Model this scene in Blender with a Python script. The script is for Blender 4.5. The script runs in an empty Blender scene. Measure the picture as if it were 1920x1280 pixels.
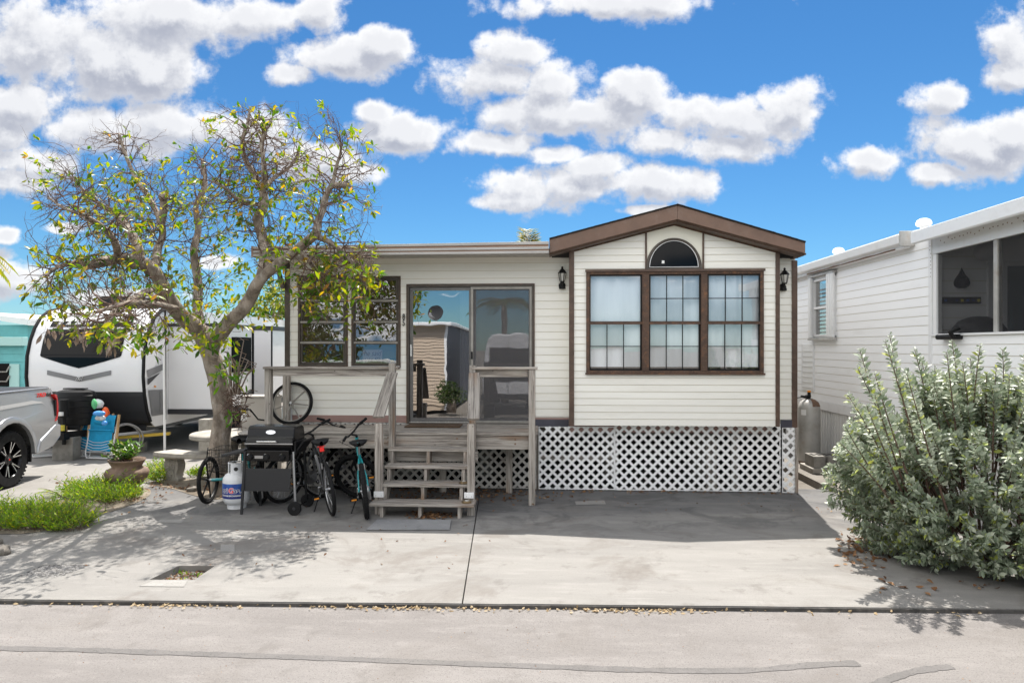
import bpy, bmesh, math, random
from mathutils import Vector, Matrix, noise
from mathutils.geometry import tessellate_polygon
import numpy as np
random.seed(7); np.random.seed(7)
R = math.radians
S = bpy.context.scene
COL = S.collection
# ------------------------------------------------------------------ camera
CH, FPX, HY = 2.08, 1280.0, 650.0
YAW = R(3.0); cY, sY = math.cos(YAW), math.sin(YAW)
cam = bpy.data.cameras.new('camera'); camo = bpy.data.objects.new('camera', cam); COL.objects.link(camo)
camo.location = (0, 0, CH); camo.rotation_euler = (R(90), 0, YAW)
cam.sensor_width = 36; cam.lens = 24; cam.shift_y = 10 / 1920; cam.clip_start = .05; cam.clip_end = 3000
S.camera = camo
# ------------------------------------------------------------------ sun, exposure
SUN_DIR = Vector((.075, .505, 1.0)).normalized()
EL = math.asin(SUN_DIR.z); AZ = math.atan2(SUN_DIR.x, SUN_DIR.y)
sl = bpy.data.lights.new('sun', 'SUN'); sl.energy = 2.0; sl.angle = R(.53); sl.color = (1, .95, .88)
so = bpy.data.objects.new('sun', sl); COL.objects.link(so)
so.rotation_euler = SUN_DIR.to_track_quat('Z', 'Y').to_euler(); so.location = (5, 20, 30)
S.view_settings.view_transform = 'Standard'; S.view_settings.look = 'None'
S.view_settings.gamma = 1; S.view_settings.use_curve_mapping = False
S.view_settings.exposure = 2.08
S.render.engine = 'CYCLES'
S.cycles.use_denoising = True
S.cycles.max_bounces = 7; S.cycles.diffuse_bounces = 4; S.cycles.glossy_bounces = 4
S.cycles.transparent_max_bounces = 24; S.cycles.transmission_bounces = 6
S.cycles.sample_clamp_indirect = 8; S.cycles.caustics_reflective = False; S.cycles.caustics_refractive = False

# ------------------------------------------------------------------ world: physical sky with clouds
W = bpy.data.worlds.new('World'); S.world = W; W.use_nodes = True
wn, wl = W.node_tree.nodes, W.node_tree.links
wn.clear()
def node(nt, t, **kw):
    n = nt.nodes.new(t)
    for k, v in kw.items():
        if k.startswith('i_'):
            key = k[2:]
            n.inputs[int(key) if key.isdigit() else key].default_value = v
        else: setattr(n, k, v)
    return n
def mth(nt, op, a, b=None, c=None, clamp=False):
    n = nt.nodes.new('ShaderNodeMath'); n.operation = op; n.use_clamp = clamp
    for i, x in enumerate((a, b, c)):
        if x is None: continue
        if isinstance(x, (int, float)): n.inputs[i].default_value = x
        else: nt.links.new(x, n.inputs[i])
    return n.outputs[0]
def vmth(nt, op, a, b=None, c=None):
    n = nt.nodes.new('ShaderNodeVectorMath'); n.operation = op
    for i, x in enumerate((a, b, c)):
        if x is None: continue
        if isinstance(x, (tuple, list)): n.inputs[i].default_value = x
        else: nt.links.new(x, n.inputs[i])
    return n.outputs['Value'] if op in ('LENGTH', 'DOT_PRODUCT') else n.outputs[0]
def sstep(nt, x, lo, hi, a=0., b=1.):
    n = nt.nodes.new('ShaderNodeMapRange'); n.interpolation_type = 'SMOOTHSTEP'
    nt.links.new(x, n.inputs[0])
    for i, q in enumerate((lo, hi, a, b)): n.inputs[1 + i].default_value = q
    return n.outputs[0]
CLOUDS = [(70,95,150,105),(200,120,130,85),(290,140,95,55),(40,200,95,70),(15,245,60,45),
 (330,30,190,62),(470,38,125,40),(595,22,52,42),
 (640,108,120,38),(720,88,58,30),(548,138,52,22),
 (180,245,140,52),(330,235,120,48),(480,248,80,42),(60,305,95,35),(30,335,70,30),(610,300,110,34),(670,320,55,26),
 (965,98,72,34),(915,148,110,40),(1040,155,66,46),(1080,215,165,48),(1190,185,68,46),(955,218,62,42),
 (740,252,92,38),(700,212,40,22),(925,270,100,26),(1035,290,62,22),
 (1370,228,165,50),(1475,202,76,40),(1255,262,68,28),(1360,275,110,32),
 (1060,350,160,46),(1210,343,145,34),(955,378,80,20),(1110,318,80,26),
 (1150,8,200,30),(1892,78,68,64),(1882,142,58,36),(1775,182,58,29),
 (1835,278,118,56),(1895,256,85,52),(1640,300,80,33),(1755,322,75,22),
(1210,396,60,12),(12,442,34,18),(20,520,75,34),(-30,480,60,22),(240,560,110,18),(410,490,32,14),(120,430,40,12)]
g = bpy.data.node_groups.new('cloud_field', 'ShaderNodeTree')
g.interface.new_socket('p', in_out='INPUT', socket_type='NodeSocketVector')
g.interface.new_socket('d', in_out='OUTPUT', socket_type='NodeSocketFloat')
gi = g.nodes.new('NodeGroupInput'); go = g.nodes.new('NodeGroupOutput')
p = gi.outputs[0]
nz = node(g, 'ShaderNodeTexNoise', noise_dimensions='3D'); g.links.new(p, nz.inputs['Vector'])
nz.inputs['Scale'].default_value = 8.; nz.inputs['Detail'].default_value = 8.; nz.inputs['Roughness'].default_value = .6
nz2 = node(g, 'ShaderNodeTexNoise', noise_dimensions='3D'); g.links.new(p, nz2.inputs['Vector'])
nz2.inputs['Scale'].default_value = 27.; nz2.inputs['Detail'].default_value = 4.; nz2.inputs['Roughness'].default_value = .6
best = None
for (x, y, a, b) in CLOUDS:
    u, v, ra, rb = (x - 960) / FPX, (HY - y) / FPX, a * 1.08 / FPX, b * 1.12 / FPX
    q = vmth(g, 'MULTIPLY_ADD', p, (1 / ra, 1 / rb, 0), (-u / ra, -v / rb, 0))
    L = vmth(g, 'LENGTH', q)
    best = L if best is None else mth(g, 'MINIMUM', best, L)
d = mth(g, 'SUBTRACT', 1.05, best)
d = mth(g, 'MAXIMUM', d, -1.2)
d = mth(g, 'ADD', d, mth(g, 'MULTIPLY', mth(g, 'SUBTRACT', nz.outputs[0], .5), 2.7))
d = mth(g, 'ADD', d, mth(g, 'MULTIPLY', mth(g, 'SUBTRACT', nz2.outputs[0], .5), 1.1))
g.links.new(d, go.inputs[0])
nt = W.node_tree
tc = node(nt, 'ShaderNodeTexCoord'); D = tc.outputs['Generated']
f_ = vmth(nt, 'DOT_PRODUCT', D, (-sY, cY, 0)); r_ = vmth(nt, 'DOT_PRODUCT', D, (cY, sY, 0)); z_ = vmth(nt, 'DOT_PRODUCT', D, (0, 0, 1))
fs = mth(nt, 'MAXIMUM', f_, .15)
cmb = node(nt, 'ShaderNodeCombineXYZ')
nt.links.new(mth(nt, 'DIVIDE', r_, fs), cmb.inputs[0]); nt.links.new(mth(nt, 'DIVIDE', z_, fs), cmb.inputs[1])
def field(vec):
    n = nt.nodes.new('ShaderNodeGroup'); n.node_tree = g; nt.links.new(vec, n.inputs[0]); return n.outputs[0]
d0 = field(cmb.outputs[0]); d1 = field(vmth(nt, 'ADD', cmb.outputs[0], (.008, .024, 0)))
# the rest of the sky gets denser clouds, added to fill the shaded walls
zs = mth(nt, 'MAXIMUM', mth(nt, 'ADD', z_, .12), .06)
gen = vmth(nt, 'SCALE', D); sc_ = gen.node; nt.links.new(mth(nt, 'DIVIDE', 1, zs), sc_.inputs['Scale'])
ng = node(nt, 'ShaderNodeTexNoise'); nt.links.new(gen, ng.inputs['Vector'])
ng.inputs['Scale'].default_value = 1.7; ng.inputs['Detail'].default_value = 6; ng.inputs['Roughness'].default_value = .55
dg = mth(nt, 'MULTIPLY', mth(nt, 'SUBTRACT', ng.outputs[0], .42), 6.)
dg = mth(nt, 'SUBTRACT', dg, sstep(nt, z_, .15, .05, 0, 1.6))      # few clouds right above the horizon
# in front: the clouds of the photograph; elsewhere the generic field
cone = mth(nt, 'MULTIPLY', sstep(nt, f_, .5, .7), sstep(nt, mth(nt, 'DIVIDE', z_, fs), .75, .55))
mixd = mth(nt, 'ADD', mth(nt, 'MULTIPLY', d0, cone), mth(nt, 'MULTIPLY', dg, mth(nt, 'SUBTRACT', 1, cone)))
mask = sstep(nt, mixd, -.10, .46)
mask = mth(nt, 'MULTIPLY', mask, .97)
lit = sstep(nt, mth(nt, 'SUBTRACT', d0, d1), -.42, .5)
body = sstep(nt, d0, .9, .2)
lit = mth(nt, 'MULTIPLY_ADD', lit, .7, mth(nt, 'MULTIPLY', body, .3))
sky = node(nt, 'ShaderNodeTexSky', sky_type='NISHITA', sun_disc=False, sun_elevation=EL, sun_rotation=AZ,
           altitude=0, air_density=1.0, dust_density=0.0, ozone_density=3.0)
hsv = node(nt, 'ShaderNodeHueSaturation'); hsv.inputs['Saturation'].default_value = 1.06; hsv.inputs['Value'].default_value = .222
tn = node(nt, 'ShaderNodeMix', data_type='RGBA', blend_type='MULTIPLY'); tn.inputs[0].default_value = 1; tn.inputs[7].default_value = (.67, 1.03, 1.27, 1)
nt.links.new(sky.outputs[0], tn.inputs[6]); nt.links.new(tn.outputs[2], hsv.inputs['Color'])
ccol = node(nt, 'ShaderNodeMix', data_type='RGBA')
ccol.inputs[6].default_value = (1.12, 1.18, 1.38, 1); ccol.inputs[7].default_value = (2.55, 2.55, 2.56, 1)
nt.links.new(lit, ccol.inputs[0])
# unseen clouds made extra bright as fill light for the shaded walls
cf = node(nt, 'ShaderNodeMix', data_type='RGBA'); nt.links.new(cone, cf.inputs[0]); cf.inputs[6].default_value = (5.6, 5.55, 5.45, 1); nt.links.new(ccol.outputs[2], cf.inputs[7])
mx = node(nt, 'ShaderNodeMix', data_type='RGBA')
nt.links.new(mask, mx.inputs[0]); nt.links.new(hsv.outputs[0], mx.inputs[6]); nt.links.new(cf.outputs[2], mx.inputs[7])
bg = node(nt, 'ShaderNodeBackground'); bg.inputs['Strength'].default_value = .1
nt.links.new(mx.outputs[2], bg.inputs['Color'])
wo = node(nt, 'ShaderNodeOutputWorld'); nt.links.new(bg.outputs[0], wo.inputs[0])
W.cycles.sampling_method = 'MANUAL'; W.cycles.sample_map_resolution = 512

# ------------------------------------------------------------------ photo geometry -> world points
def P(px, py, Y):
    u, v = (px - 960) / FPX, (HY - py) / FPX
    d = Y / (cY + u * sY)
    return Vector((d * (-sY + u * cY), Y, CH + v * d))
def PXp(px, py, X):
    u, v = (px - 960) / FPX, (HY - py) / FPX
    d = X / (-sY + u * cY)
    return Vector((X, d * (cY + u * sY), CH + v * d))
def G(px, py, z=0.):
    u, v = (px - 960) / FPX, (HY - py) / FPX
    d = (z - CH) / v
    return Vector((d * (-sY + u * cY), d * (cY + u * sY), z))
def D_(px, py, d):
    u, v = (px - 960) / FPX, (HY - py) / FPX
    return Vector((d * (-sY + u * cY), d * (cY + u * sY), CH + v * d))

# ------------------------------------------------------------------ mesh builder
class MB:
    def __init__(s): s.v, s.f, s.m = [], [], []
    def add(s, vs, fs, mi=0):
        o = len(s.v); s.v += [tuple(x) for x in vs]; s.f += [tuple(o + i for i in q) for q in fs]; s.m += [mi] * len(fs); return s
    def box(s, x0, x1, y0, y1, z0, z1, mi=0):
        if x0 > x1: x0, x1 = x1, x0
        if y0 > y1: y0, y1 = y1, y0
        if z0 > z1: z0, z1 = z1, z0
        return s.add([(x0,y0,z0),(x1,y0,z0),(x1,y1,z0),(x0,y1,z0),(x0,y0,z1),(x1,y0,z1),(x1,y1,z1),(x0,y1,z1)],
              [(0,3,2,1),(4,5,6,7),(0,1,5,4),(1,2,6,5),(2,3,7,6),(3,0,4,7)], mi)
    def bar(s, a, b, w, h, up=(0,0,1), mi=0):
        a, b = Vector(a), Vector(b); d = (b - a).normalized(); up = Vector(up)
        sd = d.cross(up)
        if sd.length < 1e-4: sd = d.cross(Vector((0,1,0)))
        sd.normalize(); u2 = sd.cross(d).normalized()
        vs = []
        for q in (a, b):
            for (i, j) in ((-1,-1),(1,-1),(1,1),(-1,1)): vs.append(q + sd * (i * w / 2) + u2 * (j * h / 2))
        return s.add(vs, [(0,1,2,3),(7,6,5,4),(0,4,5,1),(1,5,6,2),(2,6,7,3),(3,7,4,0)], mi)
    def tube(s, pts, r, n=8, cap=True, mi=0):
        pts = [Vector(q) for q in pts]; k = len(pts)
        rs = r if isinstance(r, (list, tuple)) else [r] * k
        t = (pts[1] - pts[0]).normalized(); up = Vector((0,0,1)) if abs(t.z) < .9 else Vector((1,0,0))
        nx = t.cross(up).normalized(); vs = []
        for i in range(k):
            if i == 0: tt = pts[1] - pts[0]
            elif i == k - 1: tt = pts[-1] - pts[-2]
            else: tt = (pts[i+1] - pts[i]).normalized() + (pts[i] - pts[i-1]).normalized()
            if tt.length < 1e-9: tt = t.copy()
            tt.normalize()
            nx = (nx - tt * nx.dot(tt))
            if nx.length < 1e-6: nx = tt.orthogonal()
            nx.normalize(); ny = tt.cross(nx); t = tt
            for j in range(n):
                a = 2 * math.pi * j / n
                vs.append(pts[i] + (nx * math.cos(a) + ny * math.sin(a)) * rs[i])
        fs = [(i*n+j, i*n+(j+1)%n, (i+1)*n+(j+1)%n, (i+1)*n+j) for i in range(k-1) for j in range(n)]
        if cap: fs += [tuple(range(n))[::-1], tuple((k-1)*n + j for j in range(n))]
        return s.add(vs, fs, mi)
    def ring(s, c, ax, Rr, r, n=28, m=6, mi=0, sq=1.0):
        ax = Vector(ax).normalized(); e1 = ax.orthogonal().normalized(); e2 = ax.cross(e1); c = Vector(c); vs = []
        for i in range(n):
            a = 2*math.pi*i/n; e = e1*math.cos(a) + e2*math.sin(a)
            for j in range(m):
                b = 2*math.pi*j/m; vs.append(c + e*(Rr + r*math.cos(b)) + ax*(r*sq*math.sin(b)))
        return s.add(vs, [(i*m+j, ((i+1)%n)*m+j, ((i+1)%n)*m+(j+1)%m, i*m+(j+1)%m) for i in range(n) for j in range(m)], mi)
    def lathe(s, prof, c=(0,0,0), ax=(0,0,1), n=24, mi=0, cap=True, e1=None, a0=0, a1=2*math.pi):
        ax = Vector(ax).normalized(); e1 = Vector(e1) if e1 else ax.orthogonal().normalized(); e2 = ax.cross(e1); c = Vector(c); vs = []
        full = abs(a1 - a0 - 2*math.pi) < 1e-6; nn = n if full else n + 1
        for (r, z) in prof:
            for j in range(nn):
                a = a0 + (a1-a0)*j/n; vs.append(c + (e1*math.cos(a) + e2*math.sin(a))*r + ax*z)
        k = len(prof); fs = [(i*nn+j, i*nn+(j+1)%nn, (i+1)*nn+(j+1)%nn, (i+1)*nn+j) for i in range(k-1) for j in range(n if full else n)]
        if cap and full: fs += [tuple(range(n))[::-1], tuple((k-1)*n+j for j in range(n))]
        return s.add(vs, fs, mi)
    def ball(s, c, r, n=14, m=8, mi=0):
        r = r if isinstance(r, (tuple, list)) else (r, r, r); c = Vector(c); vs = [c + Vector((0,0,-r[2]))]
        for i in range(1, m):
            t = -math.pi/2 + math.pi*i/m
            for j in range(n):
                a = 2*math.pi*j/n; vs.append(c + Vector((r[0]*math.cos(t)*math.cos(a), r[1]*math.cos(t)*math.sin(a), r[2]*math.sin(t))))
        vs.append(c + Vector((0,0,r[2]))); L = len(vs) - 1
        fs = [(0, 1+(j+1)%n, 1+j) for j in range(n)]
        fs += [(1+i*n+j, 1+i*n+(j+1)%n, 1+(i+1)*n+(j+1)%n, 1+(i+1)*n+j) for i in range(m-2) for j in range(n)]
        b = 1 + (m-2)*n; fs += [(b+j, b+(j+1)%n, L) for j in range(n)]
        return s.add(vs, fs, mi)
    def prism(s, poly, tf, d0, d1, mi=0):
        """poly: 2-D outline (a,b), counter-clockwise; tf(a,b,d) -> world"""
        k = len(poly); vs = [tf(a, b, d0) for a, b in poly] + [tf(a, b, d1) for a, b in poly]
        fs = [tuple(range(k)), tuple(range(k, 2*k))[::-1]] + [(i, k+i, k+(i+1)%k, (i+1)%k) for i in range(k)]
        return s.add(vs, fs, mi)
    def grid(s, rows, mi=0):
        n = len(rows[0]); vs = [q for r in rows for q in r]
        return s.add(vs, [(i*n+j, i*n+j+1, (i+1)*n+j+1, (i+1)*n+j) for i in range(len(rows)-1) for j in range(n-1)], mi)
    def xf(s, M):
        s.v = [tuple(M @ Vector(q)) for q in s.v]; return s
    def join(s, o):
        s.add(o.v, o.f); s.m[-len(o.f):] = o.m if o.f else []; return s
XZ = lambda a, b, d: (a, d, b)
LOCAL = set()
def mesh(name, mb, mats, smooth=False, angle=40, fixn=True):
    me = bpy.data.meshes.new(name); me.from_pydata(mb.v, [], mb.f)
    for m in (mats if isinstance(mats, (list, tuple)) else [mats]): me.materials.append(m)
    if len(me.materials) > 1: me.polygons.foreach_set('material_index', mb.m)
    if fixn and len(mb.f) < 60000:
        b = bmesh.new(); b.from_mesh(me); bmesh.ops.recalc_face_normals(b, faces=b.faces); b.to_mesh(me); b.free()
    if smooth:
        me.polygons.foreach_set('use_smooth', [True] * len(me.polygons))
        if angle: me.set_sharp_from_angle(angle=R(angle))
    me.update(); return me
def link(name, me, parent=None, bevel=0., kind=None, label=None):
    o = bpy.data.objects.new(name, me); COL.objects.link(o)
    if parent is not None:
        o.parent = parent
        if parent.type == 'EMPTY' and parent.name not in LOCAL:
            o.matrix_parent_inverse = Matrix.Translation(-Vector(parent.location))
    if bevel:
        md = o.modifiers.new('bevel', 'BEVEL'); md.width = bevel; md.segments = 2; md.limit_method = 'ANGLE'; md.angle_limit = R(35)
    if kind: o['kind'] = kind
    if label: o['label'] = label
    return o
def obj(name, mb, mats, parent=None, bevel=0., smooth=False, kind=None, label=None, angle=40):
    return link(name, mesh(name, mb, mats, smooth, angle), parent, bevel, kind, label)
def thing(name, label, cat, loc, group=None, local=False, rot=None):
    o = bpy.data.objects.new(name, None); COL.objects.link(o); o.location = loc; o.empty_display_size = .2
    o['label'] = label; o['category'] = cat
    if group: o['group'] = group
    if local:
        LOCAL.add(o.name)
        if rot is not None: o.rotation_euler = rot
    return o
def tag(o, label, cat, group=None):
    o['label'] = label; o['category'] = cat
    if group: o['group'] = group
    return o
def struct(name, mb, m, parent=None, **k):
    return obj(name, mb, m, parent, kind=None if parent else 'structure', **k)
def text(name, s, size, m, parent, M, depth=.001, align='CENTER', shear=0, sx=1, label=None, font_bold=0.):
    c = bpy.data.curves.new(name, 'FONT'); c.body = s; c.size = size; c.extrude = depth; c.align_x = align; c.align_y = 'CENTER'
    c.shear = shear; c.offset = font_bold; c.resolution_u = 3
    o = bpy.data.objects.new(name + '_tmp', c); me = bpy.data.meshes.new_from_object(o); bpy.data.objects.remove(o)
    me.transform(M @ Matrix.Diagonal((sx, 1, 1, 1))); me.materials.clear(); me.materials.append(m); me.name = name
    return link(name, me, parent, label=label)
def face_y(x, y, z, rz=0):    # text plane facing the road (-Y)
    return Matrix.Translation((x, y, z)) @ Matrix.Rotation(rz, 4, 'Z') @ Matrix.Rotation(R(90), 4, 'X')
# ------------------------------------------------------------------ materials
def mat(name, col, rough=.6, metal=0., var=None, bump=None, orand=0., spec=.5, coat=0., col2=None, sc3=(1,1,1), emit=None, dirt=None):
    m = bpy.data.materials.new(name); m.use_nodes = True; nt = m.node_tree; b = nt.nodes['Principled BSDF']
    b.inputs['Roughness'].default_value = rough; b.inputs['Metallic'].default_value = metal
    b.inputs['Specular IOR Level'].default_value = spec
    if coat: b.inputs['Coat Weight'].default_value = coat; b.inputs['Coat Roughness'].default_value = .08
    c = tuple(col) + (1,)
    b.inputs['Base Color'].default_value = c
    if not (var or bump or orand or dirt): return m
    tc = nt.nodes.new('ShaderNodeTexCoord'); mp = nt.nodes.new('ShaderNodeMapping'); mp.inputs['Scale'].default_value = sc3
    nt.links.new(tc.outputs['Object'], mp.inputs[0]); vec = mp.outputs[0]
    out = None
    if orand:
        oi = nt.nodes.new('ShaderNodeObjectInfo')
        sh = nt.nodes.new('ShaderNodeVectorMath'); sh.operation = 'SCALE'; cx = nt.nodes.new('ShaderNodeCombineXYZ')
        for i in range(3): nt.links.new(oi.outputs['Random'], cx.inputs[i])
        nt.links.new(cx.outputs[0], sh.inputs[0]); sh.inputs['Scale'].default_value = 37.
        vec = vmth(nt, 'ADD', vec, sh.outputs[0])
    cur = None
    if var:
        n = nt.nodes.new('ShaderNodeTexNoise'); nt.links.new(vec, n.inputs['Vector']); n.inputs['Scale'].default_value = var[0]
        n.inputs['Detail'].default_value = 6; n.inputs['Roughness'].default_value = .62
        mx = nt.nodes.new('ShaderNodeMix'); mx.data_type = 'RGBA'
        mx.inputs[6].default_value = c
        mx.inputs[7].default_value = (tuple(col2) if col2 else tuple(q * (1 - var[1]) for q in col)) + (1,)
        nt.links.new(sstep(nt, n.outputs[0], .36, .66), mx.inputs[0]); cur = mx.outputs[2]
    if dirt:   # (colour, scale, amount)
        n = nt.nodes.new('ShaderNodeTexNoise'); nt.links.new(vec, n.inputs['Vector']); n.inputs['Scale'].default_value = dirt[1]
        n.inputs['Detail'].default_value = 8; n.inputs['Roughness'].default_value = .7
        mx = nt.nodes.new('ShaderNodeMix'); mx.data_type = 'RGBA'
        if cur: nt.links.new(cur, mx.inputs[6])
        else: mx.inputs[6].default_value = c
        mx.inputs[7].default_value = tuple(dirt[0]) + (1,)
        nt.links.new(sstep(nt, n.outputs[0], .5, .75, 0, dirt[2]), mx.inputs[0]); cur = mx.outputs[2]
    if orand:
        hs = nt.nodes.new('ShaderNodeHueSaturation')
        if cur: nt.links.new(cur, hs.inputs['Color'])
        else: hs.inputs['Color'].default_value = c
        nt.links.new(mth(nt, 'MULTIPLY_ADD', oi.outputs['Random'], 2 * orand, 1 - orand), hs.inputs['Value']); cur = hs.outputs[0]
    if cur: nt.links.new(cur, b.inputs['Base Color'])
    if bump:
        n = nt.nodes.new('ShaderNodeTexNoise'); nt.links.new(vec, n.inputs['Vector']); n.inputs['Scale'].default_value = bump[0]; n.inputs['Detail'].default_value = 5
        bp = nt.nodes.new('ShaderNodeBump'); bp.inputs['Strength'].default_value = bump[1]; bp.inputs['Distance'].default_value = .01
        nt.links.new(n.outputs[0], bp.inputs['Height']); nt.links.new(bp.outputs[0], b.inputs['Normal'])
    return m
def leafmat(name, cols, rough=.45, trans=.35, spec=.4):
    """leaf colours picked per leaf by mesh island"""
    m = bpy.data.materials.new(name); m.use_nodes = True; nt = m.node_tree; b = nt.nodes['Principled BSDF']; out = nt.nodes['Material Output']
    ge = nt.nodes.new('ShaderNodeNewGeometry'); oi = nt.nodes.new('ShaderNodeObjectInfo')
    k = mth(nt, 'FRACT', mth(nt, 'ADD', ge.outputs['Random Per Island'], oi.outputs['Random']))
    cr = nt.nodes.new('ShaderNodeValToRGB'); e = cr.color_ramp.elements; cr.color_ramp.interpolation = 'LINEAR'
    for i, (pos, c) in enumerate(cols):
        q = e[i] if i < 2 else e.new(pos)
        q.position = pos; q.color = tuple(c) + (1,)
    nt.links.new(k, cr.inputs[0]); nt.links.new(cr.outputs[0], b.inputs['Base Color'])
    b.inputs['Roughness'].default_value = rough; b.inputs['Specular IOR Level'].default_value = spec
    tr = nt.nodes.new('ShaderNodeBsdfTranslucent'); hs = nt.nodes.new('ShaderNodeHueSaturation'); hs.inputs['Value'].default_value = 1.5; hs.inputs['Saturation'].default_value = 1.15
    nt.links.new(cr.outputs[0], hs.inputs['Color']); nt.links.new(hs.outputs[0], tr.inputs[0])
    mx = nt.nodes.new('ShaderNodeMixShader'); mx.inputs[0].default_value = trans
    nt.links.new(b.outputs[0], mx.inputs[1]); nt.links.new(tr.outputs[0], mx.inputs[2]); nt.links.new(mx.outputs[0], out.inputs[0])
    return m
def glassmat(name, refl=.1, tint=(.8,.82,.85), rough=.005, wave=0.):
    m = bpy.data.materials.new(name); m.use_nodes = True; nt = m.node_tree; nt.nodes.clear()
    gl = nt.nodes.new('ShaderNodeBsdfGlossy'); gl.inputs['Roughness'].default_value = rough; gl.inputs['Color'].default_value = (.95,.96,1,1)
    tr = nt.nodes.new('ShaderNodeBsdfTransparent'); tr.inputs['Color'].default_value = tuple(tint) + (1,)
    lw = nt.nodes.new('ShaderNodeLayerWeight'); lw.inputs['Blend'].default_value = .35
    fac = mth(nt, 'MULTIPLY_ADD', lw.outputs['Fresnel'], .6, refl, clamp=True)
    mx = nt.nodes.new('ShaderNodeMixShader'); nt.links.new(fac, mx.inputs[0]); nt.links.new(tr.outputs[0], mx.inputs[1]); nt.links.new(gl.outputs[0], mx.inputs[2])
    o = nt.nodes.new('ShaderNodeOutputMaterial'); nt.links.new(mx.outputs[0], o.inputs[0])
    if wave:
        tc = nt.nodes.new('ShaderNodeTexCoord'); n = nt.nodes.new('ShaderNodeTexNoise'); nt.links.new(tc.outputs['Object'], n.inputs['Vector'])
        n.inputs['Scale'].default_value = 3.2; n.inputs['Detail'].default_value = 1
        bp = nt.nodes.new('ShaderNodeBump'); bp.inputs['Strength'].default_value = wave; bp.inputs['Distance'].default_value = .02
        nt.links.new(n.outputs[0], bp.inputs['Height']); nt.links.new(bp.outputs[0], gl.inputs['Normal'])
    return m
def screenmat(name, col, opac):
    m = bpy.data.materials.new(name); m.use_nodes = True; nt = m.node_tree; nt.nodes.clear()
    df = nt.nodes.new('ShaderNodeBsdfDiffuse'); df.inputs[0].default_value = tuple(col) + (1,)
    tr = nt.nodes.new('ShaderNodeBsdfTransparent'); mx = nt.nodes.new('ShaderNodeMixShader'); mx.inputs[0].default_value = opac
    nt.links.new(tr.outputs[0], mx.inputs[1]); nt.links.new(df.outputs[0], mx.inputs[2])
    o = nt.nodes.new('ShaderNodeOutputMaterial'); nt.links.new(mx.outputs[0], o.inputs[0]); return m
def woodmat(name, axis, c1=(.42,.385,.345), c2=(.15,.13,.115), brown=(.25,.14,.07), brown_amt=.6):
    m = bpy.data.materials.new(name); m.use_nodes = True; nt = m.node_tree; b = nt.nodes['Principled BSDF']
    b.inputs['Roughness'].default_value = .82; b.inputs['Specular IOR Level'].default_value = .25
    sc = {'x': (1.2, 26, 26), 'y': (26, 1.2, 26), 'z': (26, 26, 1.2)}[axis]
    tc = nt.nodes.new('ShaderNodeTexCoord'); oi = nt.nodes.new('ShaderNodeObjectInfo')
    cx = nt.nodes.new('ShaderNodeCombineXYZ')
    for i in range(3): nt.links.new(mth(nt, 'MULTIPLY', oi.outputs['Random'], 17. + 5 * i), cx.inputs[i])
    base = vmth(nt, 'ADD', tc.outputs['Object'], cx.outputs[0])
    v = vmth(nt, 'MULTIPLY', base, sc)
    n = nt.nodes.new('ShaderNodeTexNoise'); nt.links.new(v, n.inputs['Vector']); n.inputs['Scale'].default_value = 1.6; n.inputs['Detail'].default_value = 7; n.inputs['Roughness'].default_value = .65; n.inputs['Distortion'].default_value = .8
    mx = nt.nodes.new('ShaderNodeMix'); mx.data_type = 'RGBA'; mx.inputs[6].default_value = c2 + (1,); mx.inputs[7].default_value = c1 + (1,)
    nt.links.new(sstep(nt, n.outputs[0], .33, .62), mx.inputs[0])
    n2 = nt.nodes.new('ShaderNodeTexNoise'); nt.links.new(vmth(nt, 'MULTIPLY', base, tuple(q ** .62 for q in sc)), n2.inputs['Vector']); n2.inputs['Scale'].default_value = .9; n2.inputs['Detail'].default_value = 4
    m2 = nt.nodes.new('ShaderNodeMix'); m2.data_type = 'RGBA'; nt.links.new(mx.outputs[2], m2.inputs[6]); m2.inputs[7].default_value = brown + (1,)
    nt.links.new(sstep(nt, n2.outputs[0], .55, .78, 0, brown_amt), m2.inputs[0])
    # knots and nail stains
    vo = nt.nodes.new('ShaderNodeTexVoronoi'); nt.links.new(vmth(nt, 'MULTIPLY', base, tuple(q ** .25 for q in sc)), vo.inputs['Vector']); vo.inputs['Scale'].default_value = 5.2
    m3 = nt.nodes.new('ShaderNodeMix'); m3.data_type = 'RGBA'; nt.links.new(m2.outputs[2], m3.inputs[6]); m3.inputs[7].default_value = (.05,.035,.025,1)
    nt.links.new(sstep(nt, vo.outputs['Distance'], .10, .03, 0, .8), m3.inputs[0])
    hs = nt.nodes.new('ShaderNodeHueSaturation'); nt.links.new(m3.outputs[2], hs.inputs['Color']); nt.links.new(mth(nt, 'MULTIPLY_ADD', oi.outputs['Random'], .3, .85), hs.inputs['Value'])
    nt.links.new(hs.outputs[0], b.inputs['Base Color'])
    bp = nt.nodes.new('ShaderNodeBump'); bp.inputs['Strength'].default_value = .5; bp.inputs['Distance'].default_value = .004
    nt.links.new(n.outputs[0], bp.inputs['Height']); nt.links.new(bp.outputs[0], b.inputs['Normal'])
    return m
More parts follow.
